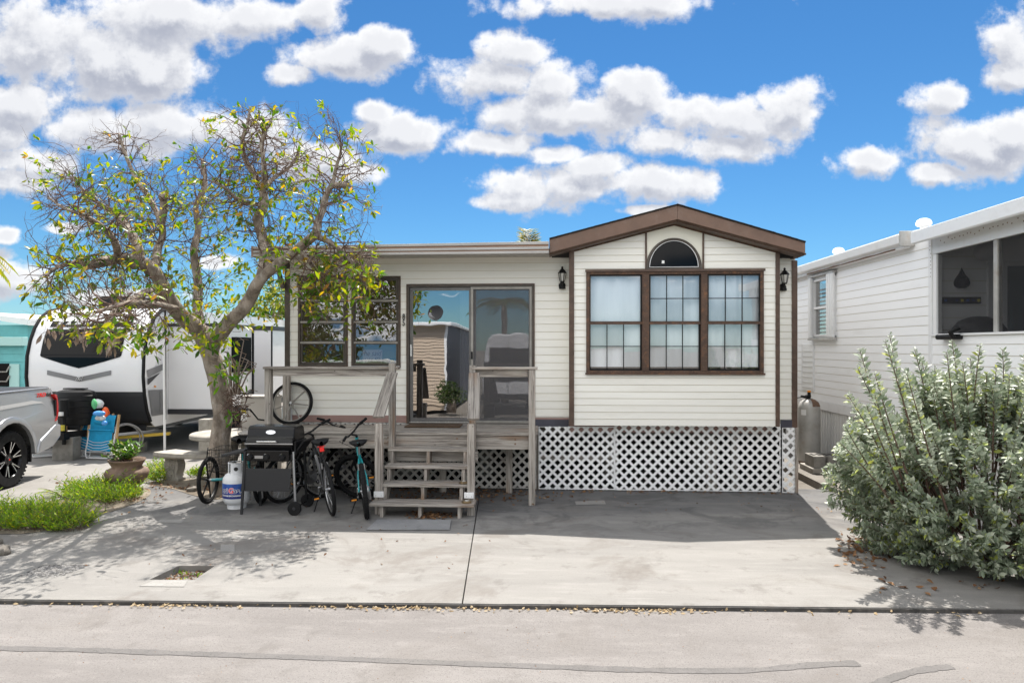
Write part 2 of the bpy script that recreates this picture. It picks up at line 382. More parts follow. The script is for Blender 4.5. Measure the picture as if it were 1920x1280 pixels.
def groundmat(name, c1, c2, stain, speck=0., streak=(1.,1.), stain_amt=.6, bump=.15, cracks=False, near_dark=None, grain=80.):
    """cast concrete or asphalt: broad tone changes, drag streaks, stains, fine grain"""
    m = bpy.data.materials.new(name); m.use_nodes = True; nt = m.node_tree; b = nt.nodes['Principled BSDF']
    b.inputs['Roughness'].default_value = .9; b.inputs['Specular IOR Level'].default_value = .2
    tc = nt.nodes.new('ShaderNodeTexCoord'); o = tc.outputs['Object']
    def nz(scale, det=6, rough=.6, vec=None, dist=0):
        n = nt.nodes.new('ShaderNodeTexNoise'); nt.links.new(vec or o, n.inputs['Vector']); n.inputs['Scale'].default_value = scale
        n.inputs['Detail'].default_value = det; n.inputs['Roughness'].default_value = rough; n.inputs['Distortion'].default_value = dist; return n.outputs[0]
    def mix(a, col, fac):
        x = nt.nodes.new('ShaderNodeMix'); x.data_type = 'RGBA'
        if isinstance(a, tuple): x.inputs[6].default_value = a + (1,)
        else: nt.links.new(a, x.inputs[6])
        x.inputs[7].default_value = tuple(col) + (1,); nt.links.new(fac, x.inputs[0]); return x.outputs[2]
    st = vmth(nt, 'MULTIPLY', o, (streak[0], streak[1], 1))
    cur = mix(tuple(c1), c2, sstep(nt, nz(1.1, 7, .62, st), .38, .64))
    cur = mix(cur, tuple(q * 1.16 for q in c1), sstep(nt, nz(7., 5, .6, st), .5, .72, 0, .6))
    cur = mix(cur, tuple(q * .8 for q in c2), sstep(nt, nz(16., 4, .7, vmth(nt, 'MULTIPLY', o, (streak[0]*.5, streak[1]*1.5, 1))), .54, .72, 0, .35))
    cur = mix(cur, stain, sstep(nt, nz(.9, 7, .66, None, .8), .5, .64, 0, stain_amt))
    cur = mix(cur, tuple(q * .72 for q in stain), sstep(nt, nz(3.1, 6, .7), .55, .68, 0, stain_amt * .6))
    if near_dark:     # blotchy dark band along world Y, stronger towards the house
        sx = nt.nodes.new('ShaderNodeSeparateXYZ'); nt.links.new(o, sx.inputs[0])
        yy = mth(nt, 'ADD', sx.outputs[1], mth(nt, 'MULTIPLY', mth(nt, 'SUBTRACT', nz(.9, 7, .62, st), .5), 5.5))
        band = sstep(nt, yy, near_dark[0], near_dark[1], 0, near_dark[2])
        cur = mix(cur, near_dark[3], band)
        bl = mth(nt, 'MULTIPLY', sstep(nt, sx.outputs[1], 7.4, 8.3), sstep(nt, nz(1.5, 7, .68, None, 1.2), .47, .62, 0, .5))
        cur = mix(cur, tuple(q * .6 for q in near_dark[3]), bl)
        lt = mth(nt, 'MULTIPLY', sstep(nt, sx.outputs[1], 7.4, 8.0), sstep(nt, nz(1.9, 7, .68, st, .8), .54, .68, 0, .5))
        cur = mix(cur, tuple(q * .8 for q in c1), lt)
    gr = nz(grain, 3, .6)
    cur = mix(cur, tuple(q * .62 for q in c2), sstep(nt, gr, .53, .68, 0, .42 + speck))
    if speck: cur = mix(cur, tuple(min(1, q * 1.45) for q in c1), sstep(nt, nz(grain*.8, 3, .6), .6, .70, 0, speck))
    if cracks:
        vo = nt.nodes.new('ShaderNodeTexVoronoi'); vo.feature = 'DISTANCE_TO_EDGE'
        wv = vmth(nt, 'ADD', o, vmth(nt, 'SCALE', nt.nodes.new('ShaderNodeTexNoise').outputs[1]))
        nt.links.new(o, vo.inputs['Vector']); vo.inputs['Scale'].default_value = .42
        cur = mix(cur, (.12,.11,.10), sstep(nt, mth(nt, 'ADD', vo.outputs['Distance'], mth(nt, 'MULTIPLY', nz(6., 4), .06)), .033, .028, 0, .5))
    nt.links.new(cur, b.inputs['Base Color'])
    bp = nt.nodes.new('ShaderNodeBump'); bp.inputs['Strength'].default_value = bump; bp.inputs['Distance'].default_value = .01
    nt.links.new(nz(60., 5, .7), bp.inputs['Height']); nt.links.new(bp.outputs[0], b.inputs['Normal'])
    return m
M = {}
M['road'] = groundmat('asphalt', (0.212,0.199,0.190), (0.179,0.167,0.160), (0.165,0.151,0.140), speck=.35, streak=(.35,1.2), stain_amt=.55, bump=.6, grain=95.)
M['seal'] = groundmat('crack_sealer', (0.152,0.144,0.140), (0.128,0.122,0.118), (0.160,0.152,0.144), speck=.3, bump=.4)
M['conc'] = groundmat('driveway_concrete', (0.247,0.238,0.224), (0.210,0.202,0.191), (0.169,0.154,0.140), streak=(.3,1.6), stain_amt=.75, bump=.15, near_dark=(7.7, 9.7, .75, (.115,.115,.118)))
M['conc2'] = groundmat('neighbour_concrete', (0.266,0.255,0.237), (0.237,0.225,0.211), (0.208,0.194,0.179), streak=(.6,1.2), stain_amt=.35, bump=.15)
M['path'] = groundmat('side_path_concrete', (0.220,0.202,0.179), (0.174,0.159,0.142), (0.127,0.115,0.104), stain_amt=.6)
M['patch'] = groundmat('patch_concrete', (0.289,0.280,0.266), (0.266,0.257,0.243), (0.243,0.231,0.213), stain_amt=.3)
M['paver'] = groundmat('paver_concrete', (0.275,0.275,0.275), (0.235,0.235,0.239), (0.162,0.162,0.162), stain_amt=.5)
M['gravel'] = groundmat('sandy_ground', (0.208,0.191,0.168), (0.163,0.144,0.121), (0.115,0.098,0.076), speck=.4, bump=.8)
M['soil'] = groundmat('planter_soil', (.27,.235,.19), (.19,.16,.125), (.09,.07,.05), speck=.35, bump=1.)
M['whitegravel'] = groundmat('white_gravel', (0.285,0.279,0.267), (0.223,0.217,0.205), (0.186,0.174,0.161), speck=.5, bump=1.)
M['siding'] = mat('cream_vinyl_siding', (.87,.85,.785), .5, var=(1.2, .05), orand=.025, dirt=((.62,.58,.48), 1.8, .25), sc3=(.5,1,2.5))
M['lapline'] = mat('yellowed_lap_line', (.66,.60,.47), .8)
M['siding_w'] = mat('white_vinyl_siding', (.90,.90,.90), .45, orand=.015, dirt=((.62,.6,.56), 1.5, .25), sc3=(1,.5,2.5))
M['gablepanel'] = mat('cream_panel', (.83,.80,.69), .55, var=(2, .05))
M['sheath'] = mat('wall_sheathing', (.62,.60,.55), .8)
M['brown'] = mat('brown_trim_paint', (.105,.062,.043), .55, var=(6, .35), bump=(60, .15), dirt=((.2,.14,.11), 9, .5))
M['fasciabrown'] = mat('brown_fascia_metal', (.18,.105,.072), .5, var=(3, .2), dirt=((.24,.18,.15), 5, .35))
M['rust'] = mat('rusty_brown_frame', (.10,.055,.035), .65, var=(9, .4), dirt=((.30,.13,.05), 14, .7))
M['bronze'] = mat('bronze_aluminium', (.085,.07,.058), .45, .3, var=(8, .25), dirt=((.19,.16,.13), 6, .5))
M['greyalu'] = mat('grey_aluminium', (.17,.165,.16), .45, .4, var=(6,.2))
M['lightalu'] = mat('light_aluminium', (.34,.32,.29), .45, .4, var=(6,.25))
M['fgrey'] = mat('roof_fascia_grey', (.44,.42,.40), .45, .2, var=(2,.15), dirt=((.35,.25,.19), 4, .5), sc3=(.4,1,4))
M['ftan'] = mat('roof_fascia_tan', (.30,.175,.115), .5, .1, var=(2,.2), sc3=(.4,1,4))
M['shingle'] = mat('asphalt_shingle', (.05,.042,.038), .95, var=(30,.4), bump=(80,.8))
M['pink'] = mat('faded_pink_board', (.36,.225,.195), .75, var=(5,.2), sc3=(.4,1,3))
M['navy'] = mat('dark_slate_board', (.062,.062,.085), .6, var=(4,.3))
M['lattice'] = mat('white_vinyl_lattice', (.88,.88,.88), .5, dirt=((.55,.53,.5), 4, .4))
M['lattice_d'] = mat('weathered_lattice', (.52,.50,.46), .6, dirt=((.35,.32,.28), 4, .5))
M['dark'] = mat('dark_interior', (.035,.033,.032), .9)
M['room'] = mat('room_wall', (.15,.135,.12), .9)
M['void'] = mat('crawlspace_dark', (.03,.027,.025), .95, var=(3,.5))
M['glass'] = glassmat('window_glass', .16, (.97,.99,1.0), wave=.02)
M['doorglass'] = glassmat('sliding_door_glass', .38, (.42,.43,.45), wave=.035)
M['winglass'] = glassmat('awning_window_glass', .16, (.6,.58,.55), wave=.10)
M['screen'] = screenmat('insect_screen', (.17,.165,.17), .30)
M['porchscreen'] = screenmat('porch_screen', (.04,.04,.043), .36)
M['winscreen'] = screenmat('window_screen', (.20,.15,.10), .8)
M['curtain'] = mat('white_curtain', (.92,.945,.965), .8, var=(2.2,.07), sc3=(3,1,.4), bump=(7,.3))
M['curtain2'] = mat('sheer_curtain', (.62,.62,.65), .9)
M['white'] = mat('white_paint', (.80,.80,.79), .45, dirt=((.6,.58,.54), 3, .3))
M['whitem'] = mat('white_metal', (.78,.78,.78), .35, dirt=((.55,.5,.45), 5, .3))
M['black'] = mat('black_plastic', (.010,.010,.011), .5, var=(9,.3), spec=.25)
M['blackm'] = mat('black_enamel', (.006,.006,.007), .22, var=(7,.3), spec=.3)
M['rubber'] = mat('tyre_rubber', (.013,.013,.014), .85, var=(18,.35), spec=.2, dirt=((.05,.048,.045), 8, .4))
M['chrome'] = mat('chrome', (.72,.72,.72), .18, 1.)
M['steel'] = mat('brushed_steel', (.42,.42,.43), .35, .9)
M['lettering'] = mat('black_lettering', (.015,.015,.016), .5)
M['wx'] = woodmat('weathered_wood_x', 'x'); M['wy'] = woodmat('weathered_wood_y', 'y'); M['wz'] = woodmat('weathered_wood_z', 'z', brown_amt=.75)
M['teal'] = mat('teal_paint', (.012,.30,.33), .3, coat=.4)
M['greypaint'] = mat('dark_grey_paint', (.034,.034,.036), .45, spec=.3)
M['red'] = mat('red_reflector', (.85,.02,.015), .25)
M['amber'] = mat('amber_reflector', (.85,.30,.02), .3)
M['tank'] = mat('white_cylinder_enamel', (.74,.75,.77), .35, dirt=((.4,.36,.32), 6, .35))
M['labelblue'] = mat('blue_label', (.02,.045,.27), .4, var=(5,.3), col2=(.05,.22,.62))
M['labelnavy'] = mat('navy_label', (.02,.03,.18), .4)
M['terracotta'] = mat('weathered_clay', (.22,.145,.105), .8, var=(4,.5), col2=(.12,.085,.065), bump=(30,.4), dirt=((.38,.30,.24), 6, .5))
M['stone'] = mat('cast_stone', (0.391,0.365,0.323), .9, var=(5,.3), bump=(40,.5), dirt=((0.221,0.196,0.162), 4, .7))
M['cinder'] = mat('cinder_block', (.30,.285,.26), .95, var=(7,.3), bump=(70,.7))
M['bark'] = mat('grey_bark', (.33,.275,.225), .95, var=(9,.45), col2=(.14,.11,.085), bump=(28,1.), dirt=((.50,.47,.43), 12, .7), sc3=(1,1,.55))
M['twig'] = mat('brown_twig', (.155,.098,.074), .9, var=(6,.4))
M['leaf'] = leafmat('tree_leaf', [(0,(.045,.105,.014)),(.3,(.09,.17,.018)),(.6,(.21,.265,.024)),(.88,(.35,.325,.03)),(.98,(.42,.28,.035)),(1,(.45,.22,.08))], .32, .55)
M['drybract'] = leafmat('dry_seed_pod', [(0,(.22,.16,.12)),(.5,(.30,.23,.19)),(1,(.42,.36,.32))], .8, .3)
M['silver'] = leafmat('silver_leaf', [(0,(.15,.195,.12)),(.35,(.24,.285,.20)),(.7,(.34,.38,.295)),(.88,(.44,.47,.36)),(.93,(.32,.39,.09)),(1,(.42,.44,.10))], .42, .2, .55)
M['groundleaf'] = leafmat('bright_ground_leaf', [(0,(.08,.17,.012)),(.5,(.17,.30,.018)),(.85,(.30,.38,.025)),(1,(.45,.42,.03))], .5, .5)
M['orchidleaf'] = leafmat('orchid_leaf', [(0,(.06,.16,.012)),(.6,(.13,.28,.02)),(1,(.34,.34,.03))], .35, .35)
M['palmleaf'] = leafmat('palm_leaf', [(0,(.10,.16,.015)),(.4,(.24,.25,.02)),(.8,(.42,.33,.02)),(1,(.48,.30,.03))], .45, .4)
M['farleaf'] = leafmat('far_foliage', [(0,(.03,.065,.012)),(.4,(.08,.13,.016)),(.75,(.22,.25,.025)),(1,(.38,.34,.03))], .5, .4)
M['darkleaf'] = leafmat('dark_foliage', [(0,(.02,.04,.01)),(.6,(.05,.085,.02)),(1,(.10,.12,.03))], .5, .3)
M['potplant'] = leafmat('pot_plant_leaf', [(0,(.025,.075,.012)),(.5,(.06,.14,.018)),(.9,(.14,.24,.02)),(1,(.35,.3,.03))], .4, .3)
M['litter'] = leafmat('dead_leaf', [(0,(.07,.032,.015)),(.4,(.16,.075,.032)),(.8,(.26,.145,.07)),(1,(.34,.24,.15))], .8, .15)
M['straw'] = leafmat('dry_grass', [(0,(.30,.21,.11)),(.5,(.42,.32,.19)),(1,(.5,.42,.3))], .8, .3)
M['rvwhite'] = mat('gloss_white_fibreglass', (.80,.80,.81), .22, coat=.3)
M['rvdark'] = mat('charcoal_panel', (.028,.029,.032), .45)
M['rvgrey'] = mat('grey_decal', (.20,.20,.205), .35)
M['rvlight'] = mat('silver_decal', (.42,.42,.42), .35)
M['blackglass'] = mat('tinted_black_glass', (.004,.004,.005), .06, spec=.16)
M['silverpaint'] = mat('silver_car_paint', (.40,.41,.43), .3, .65, coat=.8)
M['tail'] = mat('tail_lamp', (.50,.01,.012), .15, coat=.5)
M['blue'] = mat('turquoise_canvas', (.0,.30,.56), .75, var=(7,.2))
M['oak'] = mat('pale_wood', (.52,.33,.16), .5, var=(9,.3), sc3=(1,1,.3))
M['whitetube'] = mat('white_tube', (.74,.74,.74), .3)
M['hose'] = mat('grey_hose', (.36,.345,.33), .5)
M['orange'] = mat('orange_plastic', (.85,.12,.02), .4); M['ltblue'] = mat('blue_plastic', (.08,.32,.75), .4)
M['green'] = mat('green_plastic', (.12,.50,.20), .4); M['clearish'] = mat('white_plastic_bag', (.72,.75,.76), .4, var=(9,.3))
M['pebble'] = mat('pale_pebble', (.27,.26,.25), .9, var=(35,.5))
M['darkpane'] = mat('dark_side_glass', (.004,.004,.005), .3, spec=.02)
M['edge'] = mat('kerb_gap_shade_tone', (.08,.075,.07), .95, var=(7,.5), dirt=((.17,.15,.13), 9, .7))  # dark base tone stands in for the shade in the kerb gap
M['aqua'] = mat('aqua_siding', (.13,.42,.43), .6, var=(3,.1)); M['aqualight'] = mat('pale_aqua_trim', (.36,.58,.55), .6)
M['tan'] = mat('tan_siding', (.50,.40,.30), .6, orand=.04)
M['boxgrey'] = mat('beige_grey_enamel', (.40,.375,.345), .5, dirt=((.3,.28,.25),4,.4))
M['yellow'] = mat('yellow_sticker', (.65,.55,.06), .5); M['yellowstrap'] = mat('yellow_board', (.62,.42,.05), .6)
M['galv'] = mat('galvanised_steel', (.50,.49,.465), .5, .25, var=(3,.25), dirt=((.30,.21,.14),5,.5))
M['rustcap'] = mat('rusty_steel', (.20,.115,.07), .8, var=(5,.4), dirt=((.38,.35,.32),5,.6))
M['skirt'] = mat('white_corrugated', (.66,.655,.64), .5, dirt=((.45,.43,.4),3,.4))
M['tealcurt'] = mat('teal_curtain', (.02,.115,.13), .5, var=(5,.4), sc3=(6,1,.3))
M['solar'] = mat('bronze_lamp_cap', (.24,.17,.09), .35, .7)
M['signpink'] = mat('pink_sign_board', (.50,.36,.36), .7, var=(7,.15)); M['maroon'] = mat('maroon_lettering', (.16,.02,.03), .6)
M['lampglass'] = mat('frosted_lamp_glass', (.55,.54,.5), .3)
M['mat'] = mat('brown_doormat', (.12,.075,.045), .95, var=(20,.4), bump=(90,.8))
M['rockm'] = mat('limestone_rock', (0.252,0.228,0.198), .95, var=(6,.4), bump=(25,.8))
# ------------------------------------------------------------------ ground, road, driveway
mb = MB(); mb.add([(-500,-500,-.12),(500,-500,-.12),(500,500,-.12),(-500,500,-.12)], [(0,1,2,3)])
struct('ground', mb, M['gravel'])
KS = (5.637 - 5.41) / (3.78 + 4.52)
def kerb(x): return 5.41 + KS * (x + 4.52)
mb = MB(); mb.add([(-60,-.6,-.034),(60,-.6+KS*60,-.034),(60,kerb(60)+.004,-.034),(-60,kerb(-60)+.004,-.034)], [(0,1,2,3)])
road = struct('road', mb, M['road'])
def ribbon(pts, w, z):
    mb = MB(); vs = []
    for i, q in enumerate(pts):
        a = pts[max(0, i-1)]; b = pts[min(len(pts)-1, i+1)]; t = (b - a).normalized(); n = Vector((-t.y, t.x, 0))
        ww = w * (1 + .45 * noise.noise(Vector((q.x*5.3, q.y*2, 3))) + .25 * noise.noise(Vector((q.x*21, q.y*2, 7)))) / 2 * (.35 if i in (0, len(pts)-1) else 1)
        vs += [q + n*ww, q - n*ww]
    for v in vs: v.z = z
    return mb.add(vs, [(2*i, 2*i+1, 2*i+3, 2*i+2) for i in range(len(pts)-1)])
def smooth_line(ctrl, k=10):
    out = []
    c = [ctrl[0]] + ctrl + [ctrl[-1]]
    for i in range(1, len(c)-2):
        for j in range(k):
            t = j / k; a, b, d, e = c[i-1], c[i], c[i+1], c[i+2]
            out.append(.5*((2*b) + (d-a)*t + (2*a-5*b+4*d-e)*t*t + (3*b-a-3*d+e)*t**3))
    out.append(ctrl[-1]); return out
for pts in ([(-60,1214),(150,1218),(330,1224),(620,1234),(960,1247),(1230,1256),(1400,1256),(1530,1246),(1610,1243)], [(1640,1282),(1700,1262),(1740,1254),(1785,1249)]):
    obj('crack_seal', ribbon(smooth_line([G(x, y, -.034) for x, y in pts], 26), 0.07, -.031), M['seal'], road)
def slab(name, outline, holes, z0, z1, m, parent=None):
    loops = [[Vector((x, y, 0)) for x, y in outline]] + [[Vector((x, y, 0)) for x, y in h] for h in holes]
    tris = tessellate_polygon(loops); fl = [q for l in loops for q in l]
    mb = MB(); mb.add([(q.x, q.y, z1) for q in fl], tris)
    for l in loops:
        k = len(l); mb.add([(q.x, q.y, z1) for q in l] + [(q.x, q.y, z0) for q in l], [(i, (i+1)%k, k+(i+1)%k, k+i) for i in range(k)])
    return obj(name, mb, m, parent, kind=None if parent else 'structure')
def jx(y): return -.693 + (y - 5.52) * (-.157 / 2.39)
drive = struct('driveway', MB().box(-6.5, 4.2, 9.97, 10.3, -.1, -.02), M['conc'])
h1 = [G(335,1060), G(403,1060), G(365,1086), G(280,1086)]; h2 = [G(82,1058), G(170,1058), G(116,1080), G(32,1080)]
xy = lambda L: [(q.x, q.y) for q in L]
edge = lambda xa, xb, n: [(xa+(xb-xa)*i/n, kerb(xa+(xb-xa)*i/n) + .012*noise.noise(Vector((i*1.7,0,0)))) for i in range(n+1)]
LX = -6.2
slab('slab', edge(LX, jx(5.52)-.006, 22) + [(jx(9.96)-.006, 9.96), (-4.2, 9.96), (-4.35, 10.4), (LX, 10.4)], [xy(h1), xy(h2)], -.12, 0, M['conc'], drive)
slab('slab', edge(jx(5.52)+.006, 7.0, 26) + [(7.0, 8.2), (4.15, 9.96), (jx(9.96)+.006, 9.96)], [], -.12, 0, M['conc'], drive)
def kface(xa, xb):       # dark strip added before the slab, coloured as the shaded kerb gap
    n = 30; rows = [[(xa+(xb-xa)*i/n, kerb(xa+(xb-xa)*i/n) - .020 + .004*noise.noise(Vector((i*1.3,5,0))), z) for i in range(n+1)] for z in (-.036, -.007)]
    rows.append([(x, y+.006, -.004) for (x, y, z) in rows[-1]]); obj('kerb_gap_shade', MB().grid(rows), M['edge'], drive)
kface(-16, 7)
nd = slab('neighbouring_driveway', edge(-16, LX-.012, 20) + [(LX-.012, 9.3), (-5.6, 10.42), (-5.2, 11.4), (-5.0,13), (-5, 24), (-16, 24)], [], -.12, .001, M['conc2'])
sp = slab('side_path', [(4.16,9.97),(7.0,8.22),(7.0,20),(4.16,20)], [], -.12, -.004, M['path'])
obj('soil', MB().box(min(q.x for q in h1)-.05, max(q.x for q in h1)+.05, min(q.y for q in h1)-.05, max(q.y for q in h1)+.05, -.11, -.07), M['soil'], drive)
obj('white_gravel', MB().box(min(q.x for q in h2)-.05, max(q.x for q in h2)+.05, min(q.y for q in h2)-.05, max(q.y for q in h2)+.05, -.11, -.012), M['whitegravel'], drive)
for q in ([(414,1021),(440,1021),(440,1034),(413,1034)],[(437,1004),(474,1003),(462,1010),(432,1010)],[(290,1088),(352,1088),(345,1100),(260,1099)],[(300,974),(346,974),(340,980),(296,979)],[(1078,940),(1133,938),(1136,945),(1080,946)]):
    w = [G(*e) for e in q]; mb = MB(); mb.add([(e.x,e.y,.004) for e in w], [(0,1,2,3)]); obj('concrete_patch', mb, M['patch'], drive)

# ------------------------------------------------------------------ the mobile home
YW, YB, YE = 9.95, 9.67, 9.42           # main wall, bay wall, gable fascia
xw = lambda px, Y=YW: P(px, 650, Y).x
zw = lambda py, px=960, Y=YW: P(px, py, Y).z
hx0, hx1 = xw(537), xw(1491)
bx0, bx1 = xw(1068, YB), xw(1461, YB)
house = thing('mobile_home', 'cream mobile home with brown gable over a big gridded window', 'house', ((hx0+hx1)/2, YW, 0))
def rect_sub(rs, o):
    out = []
    for (x0,x1,z0,z1) in rs:
        a0,a1,b0,b1 = o
        if a1 <= x0 or a0 >= x1 or b1 <= z0 or b0 >= z1: out.append((x0,x1,z0,z1)); continue
        if z0 < b0: out.append((x0,x1,z0,b0))
        if z1 > b1: out.append((x0,x1,b1,z1))
        zz0, zz1 = max(z0,b0), min(z1,b1)
        if x0 < a0: out.append((x0,a0,zz0,zz1))
        if x1 > a1: out.append((a1,x1,zz0,zz1))
    return out
def siding(parent, x0, x1, z0, z1, pitch, opens, tf, m, ztop=None, proud=.007, name='siding_board'):
    """lapped boards; each a wedge, lower edge proud. ztop(a): (line) upper limit for gables"""
    n = math.ceil((z1 - z0) / pitch)
    for i in range(n):
        ra, rb = z0 + i*pitch, z0 + (i+1)*pitch - .002
        if not ztop: rb = min(rb, z1)
        rs = [(x0, x1, ra, rb)]
        for o in opens: rs = rect_sub(rs, o)
        for (a0,a1,b0,b1) in rs:
            if a1 - a0 < .012 or b1 - b0 < .008: continue
            pr = lambda z: .002 + proud * (1 - (z - ra) / pitch)
            t0, t1 = (a0, a1), (a0, a1)
            if ztop:
                def lim(z):
                    pts = [a0 + (a1-a0)*k/60 for k in range(61) if ztop(a0 + (a1-a0)*k/60) >= z]
                    return (min(pts), max(pts)) if pts else None
                t0, t1 = lim(b0), lim(b1)
                if t0 is None: continue
                if t1 is None: mid = (t0[0]+t0[1])/2; t1 = (mid-.01, mid+.01)
            mb = MB()
            mb.add([tf(t0[0],b0,0),tf(t0[1],b0,0),tf(t1[1],b1,0),tf(t1[0],b1,0),tf(t0[0],b0,pr(b0)),tf(t0[1],b0,pr(b0)),tf(t1[1],b1,pr(b1)),tf(t1[0],b1,pr(b1))],
                   [(0,1,2,3),(7,6,5,4),(0,4,5,1),(1,5,6,2),(2,6,7,3),(3,7,4,0)])
            if abs(b1 - rb) < 1e-6 and b1 - b0 > .03:      # the grime line that collects under the next lap
                h = .0055; f = (b1-h-b0)/(b1-b0); e0 = t0[0]+(t1[0]-t0[0])*f; e1 = t0[1]+(t1[1]-t0[1])*f
                mb.add([tf(e0,b1-h,pr(b1-h)+.0006),tf(e1,b1-h,pr(b1-h)+.0006),tf(t1[1],b1,pr(b1)+.0006),tf(t1[0],b1,pr(b1)+.0006)],[(0,1,2,3)],1)
            obj(name, mb, [m, M['lapline']], parent)
# openings
W1 = (xw(561), xw(651), zw(686), zw(516)); W2 = (xw(661), xw(750), zw(688), zw(518))
DR = (xw(764), xw(1001), zw(796, 880), zw(534, 880))
BW = (xw(1099,YB), xw(1431,YB), zw(701,1265,YB), zw(508,1265,YB))
AR = (xw(1211,YB), xw(1315,YB), zw(507,1262,YB), zw(447,1262,YB))
zs_l = zw(778, 650); ztopL = zw(474, 780) + .05
tfw = lambda a, z, d: (a, YW - d, z)
siding(house, hx0, bx0, zs_l, ztopL, .1118, [W1, W2, DR], tfw, M['siding'])
siding(house, bx1+.02, hx1, zw(786,1478), zw(470,1478)+.05, .0965, [], tfw, M['siding'])
# sheathing behind
for lim_ in ((hx0, bx0+.1), (bx1-.1, hx1)):
    mb = MB(); rs = [(lim_[0], lim_[1], .95, 3.42)]
    for o in (W1, W2, DR): rs = rect_sub(rs, o)
    for (a,b,c,d) in rs: mb.box(a, b, YW+.002, YW+.09, c, d)
    obj('wall', mb, M['sheath'], house)
# body: sides, back, floor, ceiling
mb = MB(); mb.box(hx0, hx0+.08, YW+.092, 20, .9, 3.25); mb.box(hx1-.08, hx1, YW+.092, 20, .9, 3.25); mb.box(hx0+.082, hx1-.082, 19.9, 19.98, .9, 3.25)
obj('side_wall', mb, M['sheath'], house)
mb = MB(); mb.box(hx0+.1, hx1-.1, YW-.1+.195, 19.8, .80, .9); obj('floor', mb, M['room'], house)
mb = MB(); mb.box(hx0+.1, hx1-.1, YW+.1, 19.8, 3.28, 3.33)
mb.box(hx0+.085, hx0+.1, YW+.1, 14, .9, 3.28); mb.box(hx1-.1, hx1-.085, YW+.1, 14, .9, 3.28); mb.box(hx0+.1, hx1-.1, 13.6, 13.7, .9, 3.28)
obj('room_lining', mb, M['room'], house)
# ---- bay
ridge = P(1270, 385, YE); eL = P(1030, 449, YE); eR = P(1510, 455, YE)
fL = P(1030, 474, YE); fR = P(1510, 475, YE); fr = P(1270, 411, YE)
slope = (ridge.z - eL.z) / (ridge.x - eL.x); slopeR = (ridge.z - eR.z) / (eR.x - ridge.x)
def zroof(x, dz=0): return ridge.z + dz - (slope * (ridge.x - x) if x < ridge.x else slopeR * (x - ridge.x))
zund = fr.z - ridge.z - .02      # soffit line under the roof edge
zt = lambda x: zroof(x, zund + .03)
tfb = lambda a, z, d: (a, YB - d, z)
zb0 = zw(798, 1262, YB)
px0, px1 = xw(1211,YB), xw(1318,YB)      # centre panel above the grid window
siding(house, bx0, bx1, zb0, 4.0, .0958, [BW, (px0-.01, px1+.01, BW[3]-.02, 9)], tfb, M['siding'], ztop=zt)
# centre panel with an arched hole
ac, ar = (AR[0]+AR[1])/2, (AR[1]-AR[0])/2; ah = AR[3]-AR[2]
out = [Vector((px0, BW[3], 0)), Vector((px1, BW[3], 0)), Vector((px1, zt(px1), 0)), Vector((ridge.x, zt(ridge.x), 0)), Vector((px0, zt(px0), 0))]
arch = [Vector((ac + ar*math.cos(t), AR[2] + .03 + (ah-.03)*math.sin(t), 0)) for t in [math.pi*i/24 for i in range(25)]]
hole = [Vector((ac+ar, AR[2]+.005, 0))] + arch + [Vector((ac-ar, AR[2]+.005, 0))]
fl = out + hole; tris = tessellate_polygon([out, hole]); mb = MB()
mb.add([(q.x, YB-.012, q.y) for q in fl], tris); mb.add([(q.x, YB, q.y) for q in hole] + [(q.x, YB-.012, q.y) for q in hole], [(i, i+1, len(hole)+i+1, len(hole)+i) for i in range(len(hole)-1)])
obj('gable_panel', mb, M['gablepanel'], house)
for x in (px0, px1): obj('gable_batten', MB().box(x-.012, x+.012, YB-.03, YB-.001, BW[3], zt(x)+.01), M['brown'], house, bevel=.003)
# bay sheathing & returns
mb = MB(); rs = [(bx0, bx1, zb0, 3.30)]
for o in (BW, (AR[0], AR[1], AR[2]-.05, AR[3]+.1)): rs = rect_sub(rs, o)
for (a,b,c,d) in rs: mb.box(a, b, YB+.003, YB+.06, c, d)
mb.add([(bx0,YB+.03,3.30),(px0,YB+.03,3.30),(px0,YB+.03,zt(px0)),(bx0,YB+.03,zt(bx0))],[(0,1,2,3)])
mb.add([(px1,YB+.03,3.30),(bx1,YB+.03,3.30),(bx1,YB+.03,zt(bx1)),(px1,YB+.03,zt(px1))],[(0,1,2,3)])
mb.box(bx0, bx0+.06, YB+.061, YW+.05, zb0, 3.3); mb.box(bx1-.06, bx1, YB+.061, YW+.05, zb0, 3.3)
mb.box(bx0+.06, bx1-.06, YB+.061, YW+.05, zb0, zb0+.04)
obj('bay_box', mb, M['siding'], house)
# trims
for (x0,x1,Y,zt_,zb_) in ((xw(1067,YB-.03),xw(1076.5,YB-.03),YB,zroof(bx0,zund)+.03,zb0),(xw(1455,YB-.03),xw(1462.5,YB-.03),YB,zroof(bx1,zund)+.03,zb0-.002)):
    obj('corner_trim', MB().box(x0, x1, Y-.03, Y-.001, zb_, zt_), M['brown'], house, bevel=.003)
obj('corner_trim', MB().box(xw(1484,YW), xw(1494,YW), YW-.03, YW+.06, .93, zroof(hx1,zund)+.05), M['brown'], house, bevel=.003)
obj('corner_trim', MB().box(xw(535,YW), xw(544,YW), YW-.03, YW+.06, zs_l-.12, ztopL+.1), M['bronze'], house, bevel=.003)
obj('corner_trim', MB().box(xw(1468,YW), xw(1480,YW), YW-.004, YW-.001, 1.0, 1.02), M['brown'], house)
